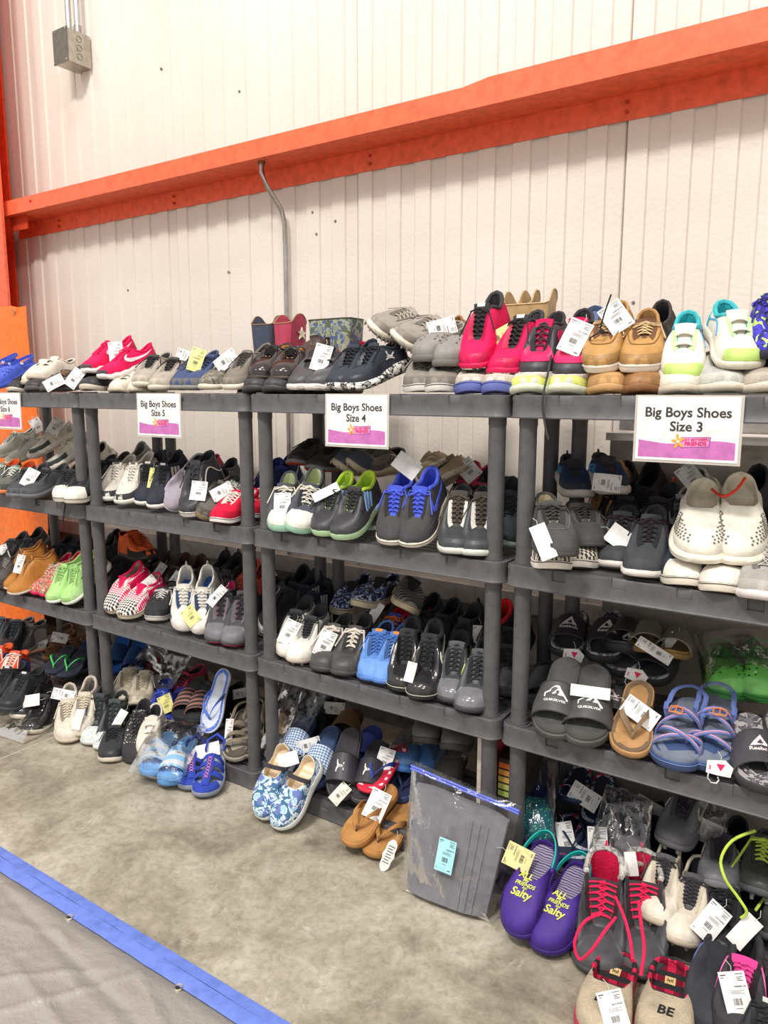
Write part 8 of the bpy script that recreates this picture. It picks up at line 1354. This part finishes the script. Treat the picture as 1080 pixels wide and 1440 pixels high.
 ('cleat_grey',(2.4194,0.1622,0.1233),(0.9869,0.1612,0,-0.153,0.9369,-0.3142,-0.05065,0.3101,0.9493),1,1,'soccer_cleat','cleat','right one of the grey cleats with cream swoosh on the nearest bottom shelf','grey cleats with cream swoosh on the nearest bottom shelf',[]),
 ('cleat_volt',(2.5139,0.1947,0.1355),(0.9999,0.01359,0,-0.01328,0.9768,-0.2138,-0.002906,0.2138,0.9769),1,0,'soccer_cleat','cleat','left one of the dark cleats with neon yellow laces at the right edge','dark cleats with neon yellow laces at the right edge',[]),
 ('cleat_volt',(2.5809,0.1344,0.0626),(0.9984,0.05734,0,-0.0557,0.9697,-0.2377,-0.01363,0.2374,0.9713),1,1,'soccer_cleat','cleat','right one of the dark cleats with neon yellow laces at the right edge','dark cleats with neon yellow laces at the right edge',[]),
 ('black_plain',(2.4521,0.0470,0.0620),(0.9924,0.1227,0,-0.1227,0.9924,0,0,0,1),1,0,'sneaker','shoe','black shoe under the grey cleats beside a white tag',None,[((2.457,-0.01759,0.1721),(0.8561,-0.04975,-0.5143,-0.2845,0.7855,-0.5496,0.4313,0.6169,0.6583),0.055,0.09,'#f4f2f0','')]),
 ('adi_blue',(2.4669,-0.1354,0.0193),(1,-0.004946,0,0.004946,1,-0.004915,0,0.004915,1),1.08,0,'running_shoe','shoe','black trainer with blue stripes at the lower right',None,[]),
 ('adi_pink',(2.5282,-0.1660,0.0300),(0.9987,0.05188,0,-0.05188,0.9987,0,0,0,1),1.08,0,'running_shoe','shoe','black trainer with pink stripes and tongue at the lower right',None,[((2.507,-0.2018,0.1507),(0.88,0.4363,0.1879,-0.2329,0.7411,-0.6297,-0.414,0.5103,0.7538),0.055,0.09,'#ece8e4',''),((2.534,-0.04636,0.191),(0.82,-0.04201,-0.5709,-0.2768,0.8439,-0.4596,0.5011,0.5349,0.6803),0.04,0.08,'#ece8e4','b')]),
 ('navy_shoe',(2.1068,0.2600,0.0630),(1,0,0,0,1,0,0,0,1),1,0,'sneaker','shoe','navy shoe in the dark plastic bag',None,[]),
 ('black_plain',(2.2136,0.2638,0.0675),(1,0,0,0,0.9993,0.03606,0,-0.03606,0.9993),1,0,'sneaker','shoe','left one of the black shoes in shadow at the back of the nearest bottom shelf','black shoes in shadow at the back of the nearest bottom shelf',[((2.151,0.3132,0.1925),(0.2524,0.5325,0.8079,-0.09272,0.8444,-0.5276,-0.9632,0.05826,0.2625),0.055,0.085,'#dcd8d4','')]),
 ('black_plain',(2.3053,0.2672,0.0714),(1,0,0,0,0.9978,0.06663,0,-0.06663,0.9978),1,1,'sneaker','shoe','right one of the black shoes in shadow at the back of the nearest bottom shelf','black shoes in shadow at the back of the nearest bottom shelf',[]),
 ('black_plain',(2.4300,0.2771,0.0820),(1,0,0,0,0.9885,0.1512,0,-0.1512,0.9885),1,0,'sneaker','shoe','black shoe under the rim at the lower right',None,[]),
 ('black_plain',(2.5114,0.2600,0.0630),(1,0,0,0,1,0,0,0,1),1,0,'sneaker','shoe','black shoe beside the neon laced cleats',None,[]),
 ('black_plain',(2.1586,0.2600,0.0630),(1,0,0,0,1,0,0,0,1),1,0,'sneaker','shoe','black shoe between the grey trainers and grey cleats',None,[]),
 ('black_ua',(2.5874,-0.2325,0.0036),(1,0,0,0,0.9998,0.02113,0,-0.02113,0.9998),1,0,'basketball_shoe','shoe','black high shoe cut by the lower right corner',None,[]),
]
CORDS = [
 ('right one of the dark cleats','loose_lace','fab:#cbe65a',0.0036,[(2.5090,0.0200,0.3735),(2.4668,-0.0200,0.3535),(2.4481,-0.0400,0.3093),(2.4634,-0.0600,0.2747),(2.4937,-0.0600,0.2390),(2.5140,-0.0600,0.2106),(2.5033,-0.0600,0.1894)]),
 ('left one of the grey rubber duck','loose_lace','fab:#ee2458',0.0034,[(2.2301,-0.2400,0.1973),(2.2033,-0.2800,0.1907),(2.1919,-0.3100,0.1520),(2.2086,-0.3200,0.1224),(2.2383,-0.3300,0.1665),(2.2590,-0.3100,0.2090),(2.2716,-0.2700,0.2247)]),
 ('left one of the grey rubber duck','loose_lace','fab:#ee2458',0.0034,[(2.2555,-0.2200,0.2380),(2.2931,-0.2800,0.2402),(2.3183,-0.3200,0.2243),(2.3368,-0.3600,0.2081)]),
 ('right one of the grey rubber duck','loose_lace','fab:#ee2458',0.0034,[(2.3076,-0.2200,0.2485),(2.3334,-0.2900,0.2463),(2.3542,-0.3400,0.2281),(2.3595,-0.3800,0.1956)]),
 ('left one of the black canvas','loose_lace','fab:#3a3a3d',0.003,[(-0.3022,0.1000,1.0454),(-0.1655,0.0000,1.0030),(-0.0941,-0.0500,0.9607),(-0.1062,-0.0520,0.9125),(-0.1240,-0.0500,0.8689)]),
 ('right one of the black canvas','loose_lace','fab:#3a3a3d',0.003,[(-0.2087,0.1000,1.0513),(-0.1061,0.0000,1.0014),(-0.0796,-0.0400,0.9636)]),
 ('left one of the pink and black strap','loose_lace','fab:#4a494c',0.003,[(1.9517,0.0200,1.5025),(1.9642,-0.0300,1.4512),(1.9651,-0.0520,1.4123),(1.9632,-0.0530,1.3736),(1.9714,-0.0500,1.3241),(1.9801,-0.0500,1.2923)]),
 ('right one of the large cream foam','joining_cord','rub:#f0452e',0.0035,[(2.3402,0.1200,1.1745),(2.3707,0.0900,1.1627),(2.3980,0.0900,1.1786),(2.4131,0.1200,1.2074)]),
 ('right one of the glossy black high','loose_lace','fab:#2c2b2f',0.002,[(1.6058,0.0200,0.6319),(1.6152,-0.0200,0.5907),(1.5843,-0.0100,0.6143)]),
]
# ------------------------------------------------------------------ placing the footwear
TEXTY = ('strap_logo', 'footbed_logo', 'printed_slogan', 'tongue_label')
def card_mesh(w, h, mat, seed, kind):
    rnd = random.Random(seed); rows = []; bend = rnd.uniform(-.006, .006); n = 5
    def P_(a, b, off=0): 
        q = b / h; return Vector((a, off - .0 + bend * math.sin(q * math.pi), -b))
    rows = [[P_(-w / 2 + w * i / 2, h * j / n) for i in range(3)] for j in range(n + 1)]
    mb = MB(); mb.slab(rows, [[p + Vector((0, .0006, 0)) for p in r] for r in rows])
    pm = MB()
    def rect(a0, a1, b0, b1): pm.disc([P_(a0 * w - w / 2, b0 * h, -.0006), P_(a1 * w - w / 2, b0 * h, -.0006), P_(a1 * w - w / 2, b1 * h, -.0006), P_(a0 * w - w / 2, b1 * h, -.0006)])
    if kind != 'b':
        rect(.06, .28, .06, .085); rect(.06, .18, .12, .135); rect(.62, .92, .05, .065)
        for k in range(3): rect(.66, .9 - .08 * (k % 2), .12 + .035 * k, .135 + .035 * k)
        for k in range(8): 
            a = .50 + .055 * k; rect(a, a + rnd.uniform(.02, .042), .30, .335)
        for k in range(3): rect(.30, .84 - .1 * (k % 2), .40 + .03 * k, .408 + .03 * k)
        x = .34
        while x < .66:
            d = rnd.uniform(.008, .03); rect(x, x + d, .56, .70); x += d + rnd.uniform(.008, .02)
        rect(.06, .16, .90, .915); rect(.74, .90, .90, .925); rect(.38, .62, .76, .772)
    return mb, pm
CARD = {}
def hang_mesh(kind):
    mb = MB(); pm = MB()
    if kind == 'h':
        body = [(-.028, 0), (.012, .004), (.030, -.012), (.024, -.034), (-.004, -.032), (-.030, -.028)]
        mb.slab([[Vector((x, 0, z)) for x, z in (body[5], body[4], body[3])], [Vector((x, 0, z)) for x, z in (body[0], body[1], body[2])]], [[Vector((x, .0012, z)) for x, z in (body[5], body[4], body[3])], [Vector((x, .0012, z)) for x, z in (body[0], body[1], body[2])]])
        mb.tube([(-.024, 0, -.026), (-.026, 0, -.040), (-.018, 0, -.050), (-.006, 0, -.050), (-.001, 0, -.042), (-.004, 0, -.036)], .004, 6, flat=.35)
        pm.disc([(-.008, -.0008, -.006), (.012, -.0008, -.006), (.002, -.0008, -.022)]); text_on(pm, '3', .012, lambda x, y: (-.022 + x, -.0008, -.016 + y), bold=.03)
        pm.add([], [])
    else:
        pts = []
        for i in range(24):
            a = i / 24 * 2 * math.pi; z = -.05 + .048 * math.sin(a); w = .017 + .002 * math.cos(3 * (z + .05) / .048 * math.pi); pts.append((w * math.cos(a) / max(.35, abs(math.cos(a))) ** .25, z))
        mb.disc([(x, 0, z) for x, z in pts]); mb.disc([(x, .001, z) for x, z in pts[::-1]]); mb.add([(x, y, z) for y in (0, .001) for x, z in pts], [(i, (i + 1) % 24, 24 + (i + 1) % 24, 24 + i) for i in range(24)])
        for k in range(7): pm.disc([(-.010, -.0005, -.022 - .008 * k), (.010 - .004 * (k % 2), -.0005, -.022 - .008 * k), (.010 - .004 * (k % 2), -.0005, -.0245 - .008 * k), (-.010, -.0005, -.0245 - .008 * k)])
    return mb, pm
def add_card(root, c, i):
    (x, y, z), mt, w, h, col, kind = c[0], c[1], c[2], c[3], c[4], c[5]
    key = (w, h, col, kind, i % 4)
    if key not in CARD:
        a, b = hang_mesh(kind) if kind in 'ho' and kind else card_mesh(w, h, 'card:' + col, i % 4 + 3, kind)
        CARD[key] = (a.mesh('price_tag', 'card:' + col), b.mesh('tag_print', 'card:#e8285c' if kind == 'h' else 'card:#55514f', False, False) if b.v else None)
    t = link('price_tag', CARD[key][0], root)
    m = Matrix((mt[0:3], mt[3:6], mt[6:9])).transposed().to_4x4(); m.translation = Vector((x, y, z))
    t.matrix_parent_inverse = Matrix(); t.matrix_basis = root.matrix_basis.inverted() @ m
    if col == '#f3eb9a': t['label'] = 'yellow price tag'
    elif col == '#a9e3ea': t['label'] = 'pale blue price tag'
    elif kind == 'h': t['label'] = 'white hook hanger with red triangle'
    elif kind == 'o': t['label'] = 'long white oval tag'
    else: t['label'] = 'white price tag'
    if CARD[key][1]: link('tag_print', CARD[key][1], t)
    s = MB(); s.tube([(0, -.0012, -.006), (.004, .004, .010), (-.003, .010, .022)], .0008, 4); 
    if 'tag_string' not in _sc: _sc['tag_string'] = s.mesh('tag_string', 'fab:#d8d4cc')
    link('tag_string', _sc['tag_string'], t)
_sc = {}
ci = 0
for key, loc, m, sc, mir, nm, cat, label, grp, cards in ITEMS:
    root = empty(nm, loc, label, cat, grp)
    mm = Matrix((m[0:3], m[3:6], m[6:9])).transposed().to_4x4(); mm = mm @ Matrix.Scale(sc, 4); mm.translation = Vector(loc); root.matrix_basis = mm
    for pn, me in proto(key):
        o = link(pn, me, root)
        if mir and pn not in TEXTY: o.scale.x = -1
    for c in cards: add_card(root, c, ci); ci += 1
# ------------------------------------------------------------------ bags, boxes and cords
def film(name, corners, depth, lab, seed, mat='clear', nrm=None, nx=26, ny=26, wr=.006):
    c = [Vector(p) for p in corners]; ctr = sum(c, Vector()) / 4; rnd = random.Random(seed)
    n = nrm or (c[1] - c[0]).cross(c[3] - c[0]).normalized()
    if n.y > 0: n = -n
    root = empty(name, ctr, lab, 'bag')
    def P_(a, b, sd):
        p = c[0].lerp(c[1], a).lerp(c[3].lerp(c[2], a), b) - ctr
        e = (max(0, math.sin(math.pi * a)) * max(0, math.sin(math.pi * b))) ** .45
        w_ = noise.noise(Vector((a * 5 + seed, b * 5, sd * 3))) * wr * 1.6 + noise.noise(Vector((a * 15 + b * 9, b * 4 - a * 6, seed + sd))) * wr
        return p + n * (sd * depth / 2 * e + w_ * (e * .8 + .2))
    for sd in (1, -1):
        mb = MB(); mb.grid([[P_(i / nx, j / ny, sd) for i in range(nx + 1)] for j in range(ny + 1)])
        link('bag_film', mb.mesh('bag_film', mat), root)
    return root, P_
Z1 = [(1.649, -.205, .006), (1.925, -.185, .006), (1.955, -.085, .305), (1.608, -.085, .337)]
bg_, P_ = film('zip_bag', Z1, .075, 'large clear zip bag holding dark grey boots leaning on the post', 3, wr=.007)
mb = MB()
for off in (0, .014): mb.tube([P_(i / 20, .965 - off * 1.6, 0) + Vector((0, -.006, 0)) for i in range(21)], .0035, 5)
link('blue_zip', mb.mesh('blue_zip', 'foam:#6a78e8'), bg_)
mb = MB(); ctr = bg_.location
Zc = [Vector(p) for p in Z1]
rows = []
for sd in (1, -1):
    rows.append([[((Zc[0].lerp(Zc[1], .07 + .86 * i / 8)).lerp(Zc[3].lerp(Zc[2], .07 + .86 * i / 8), .04 + .80 * j / 8) - ctr) + Vector((0, -sd * .024 * min(1, 4 * min(i, 8 - i) / 8 + .3) + .003 * noise.noise(Vector((i * .5, j * .4, sd))), 0)) for i in range(9)] for j in range(9)])
mb.slab(rows[0], rows[1]); link('grey_contents', mb.mesh('grey_contents', 'suede:#7d7b80'), bg_)
mb = MB()
for k in range(3): mb.tube([(Zc[0].lerp(Zc[1], .66 + .07 * k).lerp(Zc[3].lerp(Zc[2], .66 + .07 * k), .06 + .09 * j) - ctr) + Vector((0, -.029, 0)) for j in range(9)], .0016, 5)
link('seam', mb.mesh('seam', 'suede:#8a888c'), bg_)
a_, b2_ = card_mesh(.052, .088, 'card:#a9e3ea', 5, '')
t_ = link('price_tag', a_.mesh('price_tag', 'card:#a9e3ea'), bg_); t_['label'] = 'pale blue price tag'
q_ = (Zc[0].lerp(Zc[1], .50)).lerp(Zc[3].lerp(Zc[2], .50), .60) - ctr; t_.location = q_ + Vector((0, -.050, 0)); t_.rotation_euler = (R(-17), R(3), R(4)); link('tag_print', b2_.mesh('tag_print', 'card:#55514f', False, False), t_)
def bagof(key_label, pad, depth, lab, seed, wr=.006, mat='clear'):
    its = [i for i in ITEMS if key_label in i[7]]
    xs = [i[1][0] for i in its]; ys = [i[1][1] for i in its]; zs = [i[1][2] for i in its]
    return its, (min(xs), max(xs), sum(ys) / len(ys), sum(zs) / len(zs))
def wrap(key, lab, seed, front, px=.085, d0=.02, top=.02, wr=.006):
    # a clear film laid over the shoes of one pair, following their length axis
    its = [i for i in ITEMS if key in i[7]]
    toe, heel, upv = [], [], Vector()
    for i in its:
        m = Matrix((i[2][0:3], i[2][3:6], i[2][6:9])).transposed(); o = Vector(i[1]); toe.append(o + m @ Vector((0, -.145, .03))); heel.append(o + m @ Vector((0, .150, .04))); upv += m @ Vector((0, 0, 1)); xv = m @ Vector((1, 0, 0))
    a = min(toe, key=lambda p: p.x) - xv * px; b = max(toe, key=lambda p: p.x) + xv * px; c_ = max(heel, key=lambda p: p.x) + xv * px; d_ = min(heel, key=lambda p: p.x) - xv * px
    n = upv.normalized(); sh = n * .02
    return film('clear_bag', [a + sh, b + sh, c_ + sh, d_ + sh], front, lab, seed, nrm=n, wr=wr)
wrap('bright green foam clogs', 'clear plastic bag around the bright green clogs', 5, .15, .065)
wrap('sky blue slides sealed', 'clear plastic bag around the sky blue slides on the floor', 6, .12, .06)
wrap('navy clog with glowing', 'clear plastic bag around the navy clog with green print', 7, .13, .06)
wrap('blue foam clogs with cream', 'clear plastic bag around the blue fleece lined clogs', 8, .14, .05)
film('clear_bag', [(-.30, -.32, .005), (-.10, -.30, .005), (-.12, -.12, .02), (-.33, -.12, .02)], .07, 'clear plastic bag lying on the floor at the far left', 9)
film('clear_bag', [(.87, .02, .08), (1.0, .06, .08), (1.10, .2, .36), (.87, .2, .36)], .10, 'crinkled clear bag beside the left post of the size 4 bottom shelf', 10, wr=.014)
film('clear_bag', [(2.09, .05, .10), (2.26, .05, .10), (2.24, .15, .30), (2.11, .15, .31)], .09, 'crinkled clear bag around a navy shoe on the nearest bottom shelf', 11, wr=.012)
film('clear_bag', [(-.10, .12, .10), (.22, .12, .08), (.25, .28, .27), (-.05, .28, .27)], .08, 'crinkled clear bag at the back of the size 5 bottom shelf', 12, wr=.014)
film('clear_bag', [(2.26, .2, .20), (2.42, .2, .20), (2.42, .3, .33), (2.24, .3, .30)], .08, 'crinkled clear bag under the rim behind the grey cleats', 14, wr=.014)
# long hooks and cables
b_ = empty('shoe_box', (1.772, .035, .25), 'narrow red and cream shoe box standing behind the large zip bag', 'box')
link('box', MB().box(-.012, .012, 0, .2, -.18, .16).mesh('box', 'card:#e8dccb', False), b_); link('red_side', MB().box(.012, .030, 0, .2, -.18, .16).mesh('red_side', 'card:#c83a4c', False), b_)
b_ = empty('shoe_box', (1.852, .05, .25), 'orange and yellow striped box between the two tall posts', 'box')
link('box', MB().box(-.028, .028, 0, .2, -.18, .10).mesh('box', 'card:#3c3836', False), b_)
for k, cc in enumerate(('#ee7a34', '#f0a24a', '#ecc860', '#dfe07a', '#c6e07a')): link('colour_band', MB().box(-.0285, .0285, -.0012, .0, .072 - .022 * k, .088 - .022 * k).mesh('colour_band', 'card:' + cc, False), b_)
cb_ = empty('metal_cabinet', (2.9, .6, 0), 'taupe metal cabinet against the wall behind the nearest shelving unit', 'cabinet')
link('body', MB().box(-.935, 1.4, -.10, .068, 0, 1.262).mesh('body', 'paint:#a59a90', False), cb_)
link('top_lip', MB().box(-.945, 1.4, -.115, .068, 1.262, 1.285).mesh('top_lip', 'paint:#d6cfc6', False), cb_)
link('galvanised_plate', MB().box(-.965, 1.4, .085, .095, 1.285, 1.47).mesh('galvanised_plate', 'metal:#c9c6c0', False), cb_)
t_ = tag(link('cable_tie', MB().tube([(2.02, .06, 1.50), (2.05, .03, 1.545), (2.075, .02, 1.556), (2.085, .02, 1.60), (2.10, .02, 1.645)], .0022, 5).tube([(2.078, .02, 1.552), (2.082, .02, 1.562)], .006, 6).mesh('cable_tie', 'rub:#2f2e30')), 'black plastic cable tie sticking up from the white strap sneakers', 'cable tie')

# loose laces and cords that belong to a shoe
roots = {o['label']: o for o in C.objects if o.parent is None and o.get('label')}
for key, nm, mat, rad, pts in CORDS:
    r_ = next((o for l, o in roots.items() if key in l), None)
    if r_ is None: continue
    inv = r_.matrix_basis.inverted()
    q = [Vector(p) for p in pts]; sm = []
    for i in range(len(q) - 1):
        p0, p1, p2, p3 = q[max(i - 1, 0)], q[i], q[i + 1], q[min(i + 2, len(q) - 1)]
        for j in range(5):
            t = j / 5; sm.append(.5 * ((2 * p1) + (p2 - p0) * t + (2 * p0 - 5 * p1 + 4 * p2 - p3) * t * t + (3 * p1 - p0 - 3 * p2 + p3) * t ** 3))
    sm.append(q[-1]); o = link(nm, MB().tube([inv @ p for p in sm], rad, 6).mesh(nm, mat), r_)
for o in C.objects:
    if o.name.split('.')[0] in ('vent_hole', 'tread_lug', 'vent_slit', 'tag_print'): o['kind'] = 'stuff'
